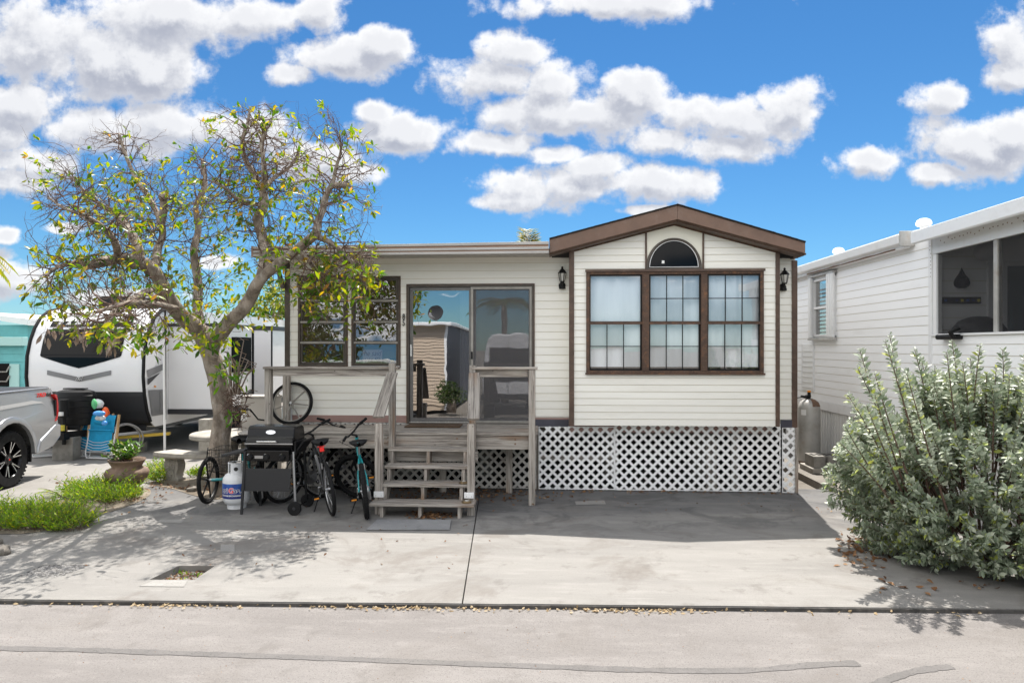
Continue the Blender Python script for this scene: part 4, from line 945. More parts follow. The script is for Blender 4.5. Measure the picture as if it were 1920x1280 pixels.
def bicycle(label, rear, heading, lean, steer, col, accent, r=.335, tr=.024, knob=False, mtb=False, light=False, group='bicycles parked in front of the deck', fender=False):
    """local frame: rear tyre touches the ground at the origin, +y forward"""
    t = thing('bicycle', label, 'bicycle', rear, group, local=True)
    t.rotation_euler = (Matrix.Rotation(heading,4,'Z') @ Matrix.Rotation(lean,4,'Y')).to_euler()
    WB = 1.04; rh = Vector((0,0,r)); fh = Vector((0,WB,r)); bb = Vector((0,.43,.285)); st = Vector((0,.27,.74)); ht = Vector((0,.80,.86)); hb = Vector((0,.845,.73))
    f = MB(); f.tube([bb, st], .016); f.tube([st+Vector((0,.01,-.05)), ht+Vector((0,0,-.02))], [.016,.017]); f.tube([bb, hb], [.02,.02])
    f.tube([ht+Vector((0,-.012,.03)), hb+Vector((0,.012,-.03))], .022)
    for s in (-1,1):
        f.tube([bb+Vector((s*.03,0,0)), Vector((s*.055,.12,r+.01)), rh+Vector((s*.06,0,0))], .010, 6)
        f.tube([st+Vector((s*.016,0,-.05)), Vector((s*.05,.1,.5)), rh+Vector((s*.06,0,0))], .008, 6)
    obj('frame', f, col, t, smooth=True)
    ac = MB(); ac.tube([bb.lerp(hb,.3)+Vector((0,0,.002)), bb.lerp(hb,.8)], .0215, 8); obj('frame_decal', ac, accent, t, smooth=True)
    wheel(t, rh, (1,0,0), r, tr, rimc=M['steel'] if not mtb else M['black'], knob=knob)
    axis = (ht - hb).normalized(); S_ = Matrix.Translation(hb) @ Matrix.Rotation(steer, 4, axis) @ Matrix.Translation(-hb)
    wheel(t, fh, (1,0,0), r, tr, rimc=M['steel'] if not mtb else M['black'], knob=knob, xf=S_)
    fk = MB()
    for s in (-1,1): fk.tube([hb+Vector((s*.058,.012,-.06)), fh+Vector((s*.058,-.01,.16)), fh+Vector((s*.05,0,0))], [.017,.017,.011], 8)
    fk.tube([hb+Vector((-.06,.012,-.05)), hb+Vector((.06,.012,-.05))], .019, 8)
    obj('fork', fk.xf(S_), M['black'] if mtb else M['steel'], t, smooth=True)
    top = ht + axis*.06; h = MB(); fw = Vector((0,.07,.03))
    h.tube([ht, top], .015); h.tube([top, top+fw], .014)
    bar = [top+fw+Vector((-.32,-.09,.055)), top+fw+Vector((-.2,-.05,.05)), top+fw+Vector((-.08,0,.005)), top+fw+Vector((.08,0,.005)), top+fw+Vector((.2,-.05,.05)), top+fw+Vector((.32,-.09,.055))]
    h.tube(bar, .0125, 8)
    hb_ = obj('handlebar', h.xf(S_), M['black'], t, smooth=True)
    for s in (-1,1):
        g_ = MB().tube([top+fw+Vector((s*.33,-.093,.056)), top+fw+Vector((s*.215,-.054,.05))], .018, 10); obj('grip', g_.xf(S_), M['rubber'], hb_, smooth=True)
        l_ = MB(); l_.tube([top+fw+Vector((s*.19,-.03,.04)), top+fw+Vector((s*.22,-.0,.02)), top+fw+Vector((s*.31,-.035,.01))], .005, 5); l_.ball(top+fw+Vector((s*.18,-.04,.045)), .018, 8, 6)
        obj('brake_lever', l_.xf(S_), M['black'], hb_, smooth=True)
    cb = MB()
    for s in (-1,1): cb.tube([top+fw+Vector((s*.2,0,.03)), top+fw+Vector((s*.16,.1,.0)), hb+Vector((s*.03,.06,.05)), hb+Vector((s*.05,.03,-.1))], .003, 4)
    obj('brake_cable', cb.xf(S_), M['black'], t)
    sp = MB(); sp.tube([st+Vector((0,.02,-.06)), st+Vector((0,-.035,.13))], .013, 8); obj('seat_post', sp, M['steel'] if mtb else M['black'], t, smooth=True)
    sz = st + Vector((0,-.03,.15)); rows = []
    for (y, w, zz) in ((-.15,.02,.005),(-.14,.085,.02),(-.07,.115,.032),(0,.085,.02),(.07,.045,.012),(.14,.028,.006),(.155,.008,0)):
        rows.append([sz + Vector((w*math.cos(a)*(1), y, zz + (.022*math.sin(a) if math.sin(a) > 0 else .05*math.sin(a)*(1 if w > .05 else .6)))) for a in [2*math.pi*k/14 for k in range(15)]])
    sd_ = obj('saddle', MB().grid(rows), M['black'], t, smooth=True, angle=70)
    if light:
        obj('tail_light', MB().box(-.028,.028, sz.y-.13, sz.y-.105, sz.z-.105, sz.z-.05), M['red'], t, bevel=.006)
        obj('light_bracket', MB().box(-.05,.05, sz.y-.12, sz.y-.1, sz.z-.045, sz.z-.035), M['red'], t, bevel=.003)
    cr = MB().lathe([(.095,-.003),(.095,.003)], bb+Vector((.05,0,0)), (1,0,0), 20); cr.tube([bb+Vector((-.07,0,0)), bb+Vector((.07,0,0))], .018, 8)
    a_ = R(35); d_ = Vector((0, math.cos(a_), math.sin(a_)))*.17
    cr.tube([bb+Vector((.065,0,0)), bb+Vector((.075,0,0))+d_], .010, 6); cr.tube([bb-Vector((.065,0,0)), bb-Vector((.075,0,0))-d_], .010, 6)
    crk = obj('crankset', cr, M['steel'], t, smooth=True)
    for s in (1,-1):
        pc = bb + Vector((s*.125,0,0)) + d_*s; p_ = obj('pedal', MB().box(pc.x-.048,pc.x+.048,pc.y-.04,pc.y+.04,pc.z-.012,pc.z+.012), M['black'], t, bevel=.004)
        obj('reflector', MB().box(pc.x-.03,pc.x+.03,pc.y-.045,pc.y-.041,pc.z-.009,pc.z+.009), M['amber'], p_)
    ch = MB(); c1 = bb+Vector((.05,0,0)); c2 = rh+Vector((.05,0,0))
    ch.tube([c1+Vector((0,0,.095)), c2+Vector((0,0,.05))], .006, 4); ch.tube([c1-Vector((0,0,.095)), c2+Vector((0,.03,-.11)), c2+Vector((0,0,-.05))], .006, 4); ch.ring(c2, (1,0,0), .05, .012, 16, 5)
    ch.tube([c2+Vector((.015,.01,-.02)), c2+Vector((.015,.04,-.12))], .014, 6)
    obj('chain', ch, M['steel'], t)
    dr = MB()
    for s in (-1,1): dr.box(s*.035-.008, s*.035+.008, .05,.12, r*2-.09, r*2-.02)
    obj('rear_brake', dr, M['steel'], t, bevel=.003)
    ks = MB().tube([bb+Vector((-.05,-.1,-.01)), Vector((-.19,.28,.012 + .19*math.sin(lean)))], .008, 6); obj('kickstand', ks, M['black'], t)
    if fender: obj('rear_reflector', MB().box(-.02,.02,.0,.012,r*2+.0,r*2+.035), M['red'], t)
    return t
def gyaw(a, b): d = b - a; return -math.atan2(d.x, d.y)
r1 = G(623, 966); bicycle('dark grey bicycle with red tail light leaning beside the grill', r1, gyaw(r1, G(600, 937)), R(-7.5), R(33), M['greypaint'], M['steel'], light=True)
r2 = G(688, 971); bicycle('black and teal mountain bike with knobby tyres beside the stairs', r2, gyaw(r2, G(680, 934)), R(-6), R(60), M['teal'], M['black'], tr=.031, knob=True, mtb=True)
r3 = G(520, 948); b3 = bicycle('silver wheeled bicycle half hidden behind the gas grill', r3 + Vector((0,.18,0)), gyaw(r3, G(575, 935)), R(5), R(-8), M['greypaint'], M['steel'])
# teal frame parts for the mountain bike
# loose cart wheel on the deck
t = thing('spoked_wheel', 'large black tyred wheel with seven grey spokes leaning on the house wall', 'wheel', P(543, 797, 9.7), local=True)
t.location.z = DZ+.004; t.rotation_euler = (R(-14), 0, 0)
wheel(t, (0,0,.318), (0,1,0), .318, .024, rimc=M['lightalu'], mag=7, rimw=.04)
t = thing('plastic_jug', 'white plastic jug behind the spoked wheel on the deck', 'jug', (P(540,0,9.85).x-.02, 9.86, DZ), local=True)
obj('body', MB().lathe([(0,0),(.07,0),(.075,.02),(.075,.22),(.06,.27),(.03,.30),(.03,.33),(0,.33)], n=14), M['clearish'], t, smooth=True); obj('cap', MB().lathe([(.034,.325),(.034,.36),(0,.36)], n=12), M['white'], t)
# ------------------------------------------------------------------ tricycle with basket
hubl = D_(392, 899, 9.1)
t = thing('tricycle', 'teal adult tricycle with black wire basket beside the tree trunk', 'tricycle', (hubl.x+.36, hubl.y, 0), local=True); t.rotation_euler = (0,0,R(3))
Rw = .31
for x in (-.36, .36): wheel(t, (x,0,Rw), (1,0,0), Rw, .024, rimc=M['black'], mag=6, rimw=.03)
f = MB(); f.tube([(-.34,0,Rw),(-.18,0,Rw+.01),(-.1,.02,Rw+.06),(.1,.02,Rw+.06),(.18,0,Rw+.01),(.34,0,Rw)], .019, 8); f.tube([(-.3,.02,Rw),(0,.25,Rw-.02),(.3,.02,Rw)], .015, 8)
f.tube([(0,.25,Rw-.02),(0,.55,.30),(0,.78,.36),(0,1.05,.62),(0,1.14,.80)], .02, 8); f.tube([(0,.25,Rw-.02),(0,.25,.62)], .018, 8); f.tube([(0,.5,.29),(0,.42,.64)], .018, 8)
obj('frame', f, M['teal'], t, smooth=True)
wheel(t, (0,1.28,Rw), (1,0,0), Rw, .024, rimc=M['black'], mag=6, rimw=.03)
f = MB(); 
for s in (-1,1): f.tube([(s*.05,1.17,.66),(s*.05,1.28,Rw)], .012, 6)
f.tube([(-.05,1.17,.66),(.05,1.17,.66)], .014, 6); obj('fork', f, M['teal'], t, smooth=True)
h = MB(); h.tube([(0,1.14,.74),(0,1.10,.98)], .014, 8); h.tube([(-.22,.85,1.17),(-.17,.95,1.16),(-.1,1.08,1.0),(0,1.10,.985),(.1,1.08,1.0),(.14,1.0,1.14),(.17,.84,1.24)], .0125, 8)
hb_ = obj('handlebar', h, M['black'], t, smooth=True)
for a,b in (((-.22,.85,1.17),(-.20,.94,1.165)),((.17,.84,1.24),(.155,.93,1.20))): obj('grip', MB().tube([a,b], .018, 8), M['rubber'], hb_, smooth=True)
s_ = MB(); 
rows = []
for (y,w,zz) in ((-.16,.03,0),(-.14,.12,.02),(-.05,.14,.03),(.04,.10,.02),(.12,.05,.01),(.15,.01,0)):
    rows.append([Vector((w*math.cos(a), .28+y, .81+zz+.04*math.sin(a))) for a in [2*math.pi*k/14 for k in range(15)]])
sdl = obj('saddle', MB().grid(rows), M['black'], t, smooth=True, angle=70)
obj('seat_post', MB().tube([(0,.42,.62),(0,.3,.80)], .013, 8), M['steel'], t)
tag(obj('plastic_bag', MB().ball((0,0,0),(.13,.1,.035),12,8).xf(Matrix.Translation(Vector((hubl.x+.36+.03, hubl.y+.28, .895)))), M['boxgrey'], smooth=True), 'grey plastic bag tied over the tricycle saddle', 'bag')
bk = MB(); bx, by0, by1, bz0, bz1 = .27, -.22, .2, Rw+.16, Rw+.43
nx_, ny_, nz_ = 11, 8, 6
for k in range(nz_+1):
    z = bz0+(bz1-bz0)*k/nz_; rr = .004 if k in (0,nz_) else .0022
    for a,b in (((-bx,by0),(bx,by0)),((bx,by0),(bx,by1)),((bx,by1),(-bx,by1)),((-bx,by1),(-bx,by0))): bk.tube([(a[0],a[1],z),(b[0],b[1],z)], rr, 4)
for i in range(nx_+1):
    x = -bx+2*bx*i/nx_
    for y in (by0,by1): bk.tube([(x,y,bz0),(x,y,bz1)], .0022, 4)
    bk.tube([(x,by0,bz0),(x,by1,bz0)], .0022, 4)
for j in range(ny_+1):
    y = by0+(by1-by0)*j/ny_
    for x in (-bx,bx): bk.tube([(x,y,bz0),(x,y,bz1)], .0022, 4)
obj('basket', bk, M['black'], t); obj('basket_brace', MB().tube([(-.27,-.2,Rw+.16),(-.12,0,Rw+.06)],.006,5).tube([(.27,-.2,Rw+.16),(.12,0,Rw+.06)],.006,5).tube([(-.36,-.05,Rw+.31),(-.3,-.15,bz1+.02),(-.27,-.22,bz1)],.006,5), M['black'], t)

# ------------------------------------------------------------------ gas grill
gl = D_(459, 960, 8.5); gl.z = 0
gr = thing('gas_grill', 'black gas barbecue grill on two wheels beside the propane cylinder', 'grill', (gl.x+.31, gl.y+.2, 0), local=True)
# local: x right, y back, origin under centre
w2_ = .30
lid = MB(); prof = []      # lid cross-section (y,z)
lp_ = [(-.21,.86),(-.215,.895),(-.20,.93),(-.165,.955),(-.135,1.06),(-.10,1.085),(.12,1.085),(.19,1.05),(.22,.95),(.22,.86)]
lid.prism([(a,b) for a,b in lp_], lambda a,b,d: (d,a,b), -w2_, w2_)
ld = obj('lid', lid, M['blackm'], gr, bevel=.012)
obj('lid_trim', MB().box(-w2_-.004, w2_+.004, -.222, -.2155, .868, .885), M['steel'], ld, bevel=.002)
obj('lid_handle', MB().tube([(-.13,-.215,.905),(-.125,-.262,.91),(.105,-.262,.91),(.11,-.215,.905)], .012, 8), M['chrome'], ld, smooth=True)
mb = MB(); e1 = Vector((1,0,0)); up = Vector((0,.030,.105)).normalized(); nn = up.cross(e1)
cc = Vector((0,-.150,1.012)); mb.add([cc + e1*.062*math.cos(a)+up*.026*math.sin(a) + Vector((0,-.004,.002)) for a in [2*math.pi*k/24 for k in range(24)]], [tuple(range(24))])
obj('badge', mb, M['chrome'], ld); 
mb = MB(); mb.prism([(-.21,.856),(.22,.856),(.16,.74),(-.17,.74)][::-1], lambda a,b,d: (d,a,b), -w2_+.015, w2_-.01); obj('firebox', mb, M['blackm'], gr, bevel=.01)
cp = obj('control_panel', MB().box(-.275, .265, -.245, -.17, .665, .80), M['blackm'], gr, bevel=.008)
for x in (-.22, -.01, .19):
    k = MB().lathe([(.034,0),(.034,.012),(.028,.018),(.026,.032),(0,.034)], (x,-.246,.715), (0,-1,0), 18); kn = obj('knob', k, M['black'], gr, smooth=True)
    mk = MB(); pts = [Vector((x-.002+.042*math.cos(a), -.248, .718+.042*math.sin(a))) for a in [R(100)+R(130)*i/8 for i in range(9)]]; mk.tube(pts, .0035, 4); obj('knob_scale', mk, M['chrome'], kn)
obj('panel_print', MB().box(-.165,-.06,-.2475,-.2455,.70,.735), M['steel'], cp)
for (x,y,tx,ty) in ((-.31,-.19,-.345,-.215),(-.31,.19,-.30,.24)):
    obj('leg', MB().tube([(x,y,.78),(tx,ty,.0)], .019, 8), M['greypaint'], gr, smooth=True)
for y in (-.19,.19): obj('leg', MB().tube([(.30,y,.78),(.33,y,.09)], .018, 8), M['steel'] if y<0 else M['black'], gr, smooth=True)
for y in (-.24,.215):
    wl = obj('wheel', MB().lathe([(0,-.018),(.05,-.02),(.078,-.02),(.085,-.012),(.085,.012),(.078,.02),(.05,.02),(0,.018)], (.335,y,.086), (0,1,0), 24), M['black'], gr, smooth=True)
    obj('hub_cap', MB().lathe([(.02,0),(.016,.008),(0,.01)], (.335,y-.02,.086), (0,-1,0), 12), M['greypaint'], wl)
obj('axle', MB().tube([(.335,-.24,.086),(.335,.215,.086)], .008, 6), M['black'], gr)
obj('front_panel', MB().prism([(-.32,.57),(.285,.57),(.25,.285),(-.365,.285)][::-1], XZ, -.20, -.192), M['greypaint'], gr, bevel=.004)
obj('side_shelf', MB().prism([(-.62,.735),(-.32,.80),(-.32,.765),(-.62,.70)][::-1], XZ, -.19, .16), M['greypaint'], gr, bevel=.008)
obj('side_shelf', MB().prism([(.33,.80),(.42,.92),(.43,.90),(.345,.78)][::-1], XZ, -.17, .17), M['black'], gr, bevel=.006)
obj('shelf_bracket', MB().tube([(-.32,.12,.70),(-.60,.12,.71)], .009, 6), M['black'], gr)
obj('side_bracket', MB().box(.302,.33,-.18,.2,.74,.9), M['black'], gr, bevel=.005)
# ------------------------------------------------------------------ propane cylinder
pc = G(444, 951); t = thing('propane_cylinder', 'white propane gas cylinder with blue label standing beside the grill', 'gas cylinder', pc, local=True)
Rr = .172
body = obj('tank', MB().lathe([(0,.045),(.09,.045),(.14,.065),(.165,.11),(Rr,.15),(Rr,.36),(.166,.395),(.14,.435),(.09,.465),(.05,.475),(0,.476)], n=32), M['tank'], t, smooth=True, angle=60)
obj('foot_ring', MB().lathe([(.11,0),(.115,0),(.12,.06),(.114,.06)], n=28), M['tank'], t, smooth=True)
col = MB(); a0 = math.atan2(-1, .35)
for (s,e) in ((a0-.7, a0+.7), (a0-2.5, a0-.95), (a0+.95, a0+2.6)):
    rows = [[Vector((.105*math.cos(s+(e-s)*i/10), .105*math.sin(s+(e-s)*i/10), z)) for i in range(11)] for z in (.455,.57,.585)]; col.grid(rows)
    rows = [[Vector((.101*math.cos(s+(e-s)*i/10), .101*math.sin(s+(e-s)*i/10), z)) for i in range(11)] for z in (.455,.57,.585)]; col.grid(rows)
col.ring((0,0,.585), (0,0,1), .103, .008, 28, 6)
clr = obj('collar', col, M['tank'], t, smooth=True)
mb = MB(); e_ = Vector((math.cos(a0), math.sin(a0), 0)); mb.lathe([(.026,0),(0,.001)], e_*.1065+Vector((0,0,.515)), e_, 14); obj('handle_hole', mb, M['dark'], clr)
obj('valve', MB().lathe([(.02,.47),(.02,.55),(.035,.555),(.035,.575),(0,.576)], n=12), M['solar'], t)
def wrap(me, rad, ang0):       # bend a flat print (x along, y up) round the cylinder
    for v in me.vertices:
        a = ang0 + v.co.x / rad; z = v.co.y; k = rad + v.co.z; v.co = (k*math.cos(a), k*math.sin(a), z)
view = math.atan2(-pc.y, -pc.x); la0, la1 = view-1.52, view+.42      # label seen on the left half of the cylinder
rows = lambda z0,z1,rr: [[Vector((rr*math.cos(la0+(la1-la0)*i/20), rr*math.sin(la0+(la1-la0)*i/20), z)) for i in range(21)] for z in (z0,z1)]
lb = obj('label', MB().grid(rows(.145,.335,Rr+.0015)), M['labelblue'], t, smooth=True); obj('label_band', MB().grid(rows(.147,.21,Rr+.0025)), M['labelnavy'], lb, smooth=True)
def wtext(s, size, m, x0, z, off, fat=.0012):
    c = bpy.data.curves.new('t','FONT'); c.body = s; c.size = size; c.resolution_u = 2; c.offset = fat; o = bpy.data.objects.new('t', c); me = bpy.data.meshes.new_from_object(o); bpy.data.objects.remove(o)
    for v in me.vertices: v.co = (v.co.x + x0, v.co.y + z, off)
    wrap(me, Rr, view); me.name = 'lettering'; me.materials.clear(); me.materials.append(m); link('lettering', me, lb)
for s, m, x0 in (('eri', M['labelnavy'], -.215), ('G', M['red'], -.105), ('as.', M['labelnavy'], -.043)):
    wtext(s, .092, M['white'], x0, .222, .003, .0055); wtext(s, .092, m, x0, .222, .0038)
wtext('PROPANE EXCHANGE', .026, M['white'], -.215, .178, .004)
# ------------------------------------------------------------------ neighbouring white mobile home on the right
XN, YC = 5.03, 9.25
nb = thing('neighbour_home', 'white mobile home with screened porch and guttered roof on the right', 'house', (XN, YC, 0))
tfn = lambda a, z, d: (XN - d, a, z)           # a runs along Y
NW = (PXp(1569,575,XN).y, PXp(1527,575,XN).y, PXp(1545,630,XN).z, PXp(1545,522,XN).z)
if NW[0] > NW[1]: NW = (NW[1], NW[0], NW[2], NW[3])
zsk = PXp(1494,742,XN).z
HP = (PXp(1527,690,XN).y, PXp(1506,690,XN).y, PXp(1515,732,XN).z, PXp(1515,645,XN).z)
siding(nb, YC+.03, 20, zsk, 3.50, .128, [NW, HP], tfn, M['siding_w'], proud=.0045)
LEDGE, HEAD = 2.245, 3.285
siding(nb, 2.5, YC-.03, zsk, LEDGE-.03, .128, [], tfn, M['siding_w'], proud=.0045)
mb = MB()
for (a,b,c,d) in rect_sub([(YC, 20, zsk-.02, 3.55)], NW): mb.box(XN+.004, XN+.1, a, b, c, d)
obj('wall', mb, M['siding_w'], nb)
obj('porch_wall', MB().box(XN+.004, XN+.08, 2.5, YC-.002, zsk-.02, LEDGE-.03), M['siding_w'], nb)
obj('corner_trim', MB().box(XN-.02, XN+.09, YC-.045, YC+.028, zsk, 3.5), M['whitem'], nb, bevel=.004)
obj('ledge', MB().box(XN-.03, XN+.12, 2.5, YC-.05, LEDGE-.028, LEDGE), M['whitem'], nb, bevel=.004)
obj('jamb', MB().box(XN-.005, XN+.07, YC-.13, YC-.05, LEDGE+.002, HEAD), M['whitem'], nb, bevel=.004)
obj('header', MB().box(XN-.012, XN+.08, 2.5, YC-.05, HEAD+.002, 3.53), M['whitem'], nb, bevel=.004)
hs = MB()
for i in range(26): hs.lathe([(.009,0),(.007,.003),(0,.004)], (XN-.012, 7.0+2.1*i/26+random.uniform(-.02,.02), 3.43+.05*noise.noise(Vector((i*.9,1,2)))), (-1,0,0), 6)
for i in range(9): hs.lathe([(.007,0),(.005,.003),(0,.004)], (XN-.02, YC-.02+random.uniform(-.015,.015), 3.0+.05*i), (-1,0,0), 6)
obj('screws', hs, M['rustcap'], nb, kind='stuff')
yp = PXp(1866, 500, XN).y
obj('porch_post', MB().box(XN, XN+.06, yp-.035, yp+.035, LEDGE+.002, HEAD), M['galv'], nb, bevel=.005)
obj('porch_post', MB().box(XN, XN+.06, yp-2.6, yp-2.53, LEDGE+.002, HEAD), M['galv'], nb, bevel=.005)
obj('porch_screen', MB().box(XN+.02, XN+.022, 2.5, YC-.06, LEDGE+.001, HEAD), M['porchscreen'], nb)
# roof, gutter, fascia
def sweep_y(prof, y0, y1, name, m, bev=0):     # profile (x,z) extruded along Y
    mb = MB(); mb.prism(prof, lambda a,b,d: (a,d,b), y0, y1); return obj(name, mb, m, nb, bevel=bev)
sweep_y([(4.82,3.50),(4.99,3.46),(XN+.0,3.46),(XN+.0,3.64),(4.80,3.62)], YC+.42, 20, 'gutter', M['whitem'], .01)
sweep_y([(4.90,3.44),(4.985,3.44),(4.985,3.458),(4.90,3.49)], YC+.42, 20, 'gutter_lip', M['whitem'])
sweep_y([(4.86,3.645),(XN+3,4.28),(XN+6,3.65),(XN+6,3.60),(XN+3,4.22),(4.86,3.60)][::-1], YC+.40, 20, 'roof', M['whitem'])
obj('gutter_end', MB().box(4.83,XN+.0, YC+.38, YC+.42, 3.46, 3.67), M['galv'], nb, bevel=.006)
mb = MB(); y_=[9.9+.3*i for i in range(12)]
for i in range(11): mb.add([(4.895,y_[i],3.44),(4.895,y_[i+1],3.44),(4.897,y_[i+1],3.462+.018*noise.noise(Vector((i*.8+.8,3,1)))),(4.897,y_[i],3.462+.018*noise.noise(Vector((i*.8,3,1))))],[(0,1,2,3)])
obj('rusted_edge', mb, M['rustcap'], nb)
sweep_y([(4.78,3.44),(4.80,3.42),(4.83,3.44),(4.83,3.60),(4.78,3.59)], 2.5, YC+.02, 'porch_fascia', M['whitem'], .006)
sweep_y([(4.835,3.54),(9.5,3.62),(9.5,3.70),(4.835,3.60)], 2.5, YC+.02, 'porch_roof', M['whitem'])
def vent(px, py, x, label):
    q = PXp(px, py, x); t = thing('roof_vent', label, 'roof vent', (x, q.y, 3.64+(x-4.86)*.2), 'round white roof vents', local=True); k = .085
    obj('pipe', MB().lathe([(k*.55,-.06),(k*.55,.08)], n=16), M['whitem'], t, smooth=True)
    obj('hood', MB().lathe([(k*1.0,.05),(k*1.2,.07),(k*1.2,.10),(k*1.0,.13),(k*.6,.15),(0,.155)], n=20), M['white'], t, smooth=True)
vent(1732, 405, 5.25, 'larger round white vent on the neighbouring roof above the porch corner'); vent(1572, 462, 5.25, 'small round white vent farther back on the neighbouring roof edge')
# window with folded shutters
w = obj('window', MB(), M['whitem'], nb) if False else None
mb = MB(); y0,y1,z0,z1 = NW; t_ = .03
mb.box(XN-.03,XN+.06,y0,y1,z1-t_,z1); mb.box(XN-.03,XN+.06,y0,y1,z0,z0+t_); mb.box(XN-.03,XN+.06,y0,y0+t_,z0+t_,z1-t_); mb.box(XN-.03,XN+.06,y1-t_,y1,z0+t_,z1-t_); mb.box(XN-.02,XN+.05,y0+t_,y1-t_,(z0+z1)/2-.02,(z0+z1)/2+.02)
w = obj('window', mb, M['whitem'], nb, bevel=.004)
for a,b in ((z0+t_,(z0+z1)/2-.02),((z0+z1)/2+.02,z1-t_)): obj('pane', MB().add([(XN+.02,y0+t_,a),(XN+.02,y1-t_,a),(XN+.02,y1-t_,b),(XN+.02,y0+t_,b)],[(0,1,2,3)]), M['winglass'], w)
for k in range(12): obj('blind_slat', MB().box(XN+.06, XN+.075, y0+t_, y1-t_, z0+.06+k*.072, z0+.085+k*.072), M['curtain'], w)
ya = PXp(1552,575,XN-.06).y
for (q0,q1) in ((y0-.02, y0+.26),(y1-.03,y1+.08)):
    sh = obj('shutter', MB().box(XN-.085,XN-.04,q0,q1,z0-.03,z1+.05), M['whitem'], nb, bevel=.006)
    for k in range(3): obj('shutter_fold', MB().box(XN-.092,XN-.086,q0+(q1-q0)*(k+.2)/3,q0+(q1-q0)*(k+.75)/3,z0-.01,z1+.03), M['white'], sh)
obj('shutter_track', MB().box(XN-.09,XN-.014,y0-.03,y1+.1,z0-.075,z0-.032), M['galv'], nb); obj('shutter_track', MB().box(XN-.09,XN-.014,y0-.03,y1+.1,z1+.052,z1+.085), M['galv'], nb)
hp = obj('access_panel', MB().box(XN-.022,XN+.02,HP[0],HP[1],HP[2],HP[3]), M['white'], nb, bevel=.006)
for q in (HP[0],HP[1]): obj('panel_trim', MB().box(XN-.03,XN-.0,q-.018,q+.018,HP[2],HP[3]), M['whitem'], hp)
for k in range(8): obj('louver', MB().box(XN-.032,XN-.023,HP[0]+.03,HP[1]-.03,HP[2]+.06+k*(HP[3]-HP[2]-.1)/8,HP[2]+.08+k*(HP[3]-HP[2]-.1)/8), M['white'], hp)
# skirting
obj('skirt_band', MB().box(XN-.016,XN+.02,2.5,20,zsk-.16,zsk-.004), M['whitem'], nb, bevel=.004)
mb = MB(); pts = []
y = 2.5
while y < 19.9:
    pts += [(XN+.006,y),(XN+.006,y+.05),(XN+.024,y+.065),(XN+.024,y+.10)]; y += .115
mb.grid([[(a,b,-.1) for a,b in pts],[(a,b,zsk-.15) for a,b in pts]]); obj('skirting', mb, M['skirt'], nb)
# porch interior
PB = YC - .02
mb = MB(); mb.box(XN+.09, 9.5, PB, PB+.1, zsk-.1, 3.55); obj('porch_back_wall', mb, M['siding_w'], nb)
siding(nb, XN+.12, 5.72, LEDGE-.9, 3.5, .16, [], lambda a,z,d: (a, PB-d-.001, z), M['siding_w'], proud=.012)
obj('porch_corner_trim', MB().box(5.72,5.80,PB-.05,PB-.001,LEDGE-.9,3.5), M['whitem'], nb)
obj('porch_floor', MB().box(XN+.09, 9.5, 2.5, PB-.02, .9, 1.0), M['room'], nb); obj('porch_ceiling', MB().box(XN+.09, 9.5, 2.5, PB-.02, 3.5, 3.53), M['whitem'], nb)
obj('porch_far_wall', MB().box(7.9, 8.0, 2.5, PB-.02, 1.0, 3.5), M['siding_w'], nb); obj('porch_end_wall', MB().box(XN+.09, 7.9, 2.5, 2.6, 1.0, 3.5), M['siding_w'], nb)
sdr = obj('porch_door', frame(MB(), (5.88,6.9,1.2,3.2), PB-.06, PB-.002, .07), M['whitem'], nb, bevel=.004)
obj('door_curtain', MB().box(5.95,6.83,PB-.03,PB-.025,1.27,3.13), M['tealcurt'], sdr); obj('pane', MB().add([(5.95,PB-.045,1.27),(6.83,PB-.045,1.27),(6.83,PB-.045,3.13),(5.95,PB-.045,3.13)],[(0,1,2,3)]), M['glass'], sdr)
def pin(px,py,y=PB-.03): return P(px,py,y)
q = pin(1803, 530); t = thing('hanging_ornament', 'black drop shaped basket hanging on the porch wall', 'ornament', q, local=True)
obj('body', MB().lathe([(0,-.07),(.05,-.068),(.085,-.04),(.095,0),(.08,.05),(.045,.10),(.02,.15),(.004,.19),(0,.2)], n=16), M['black'], t, smooth=True)
obj('rim', MB().ring((0,0,.045),(0,0,1),.083,.006,18,6), M['greypaint'], t, smooth=True)
q = pin(1800, 563); t = thing('wall_plaque', 'long dark plaque on the porch wall below the hanging basket', 'plaque', q, local=True)
obj('board', MB().box(-.27,.27,-.0,.02,-.045,.045), M['rvdark'], t, bevel=.01)
for k in range(6): obj('motif', MB().box(-.2+.07*k,-.165+.07*k,-.004,-.001,-.015,.015), M[('labelblue','greypaint','labelnavy','yellow','labelblue','labelnavy')[k]], t)
obj('motif_disc', MB().lathe([(.02,0),(.02,.004),(0,.004)], (.235,-.001,0), (0,-1,0), 14), M['yellow'], t)
tag(obj('paper_lantern', MB().ball(pin(1850, 472, PB-.25), (.14,.14,.12), 18, 12), M['curtain2'], smooth=True), 'round white lantern under the porch ceiling', 'lantern')
q = P(1835, 617, 8.75); t = thing('porch_grill', 'dark covered barbecue seen over the porch ledge', 'grill', (q.x, 8.75, 1.0), local=True)
obj('hood', MB().lathe([(.30,1.22),(.29,1.30),(.22,1.40),(.1,1.45),(0,1.46)], n=20), M['greypaint'], t, smooth=True); obj('shelf', MB().box(-.42,.5,-.2,.2,1.17,1.235), M['black'], t, bevel=.02); obj('stand', MB().box(-.25,.25,-.18,.18,.0,1.17), M['black'], t, bevel=.01)
obj('handle', MB().tube([(-.42,-.2,1.2),(-.47,-.22,1.26),(-.36,-.21,1.3)], .03, 8), M['black'], t, smooth=True)
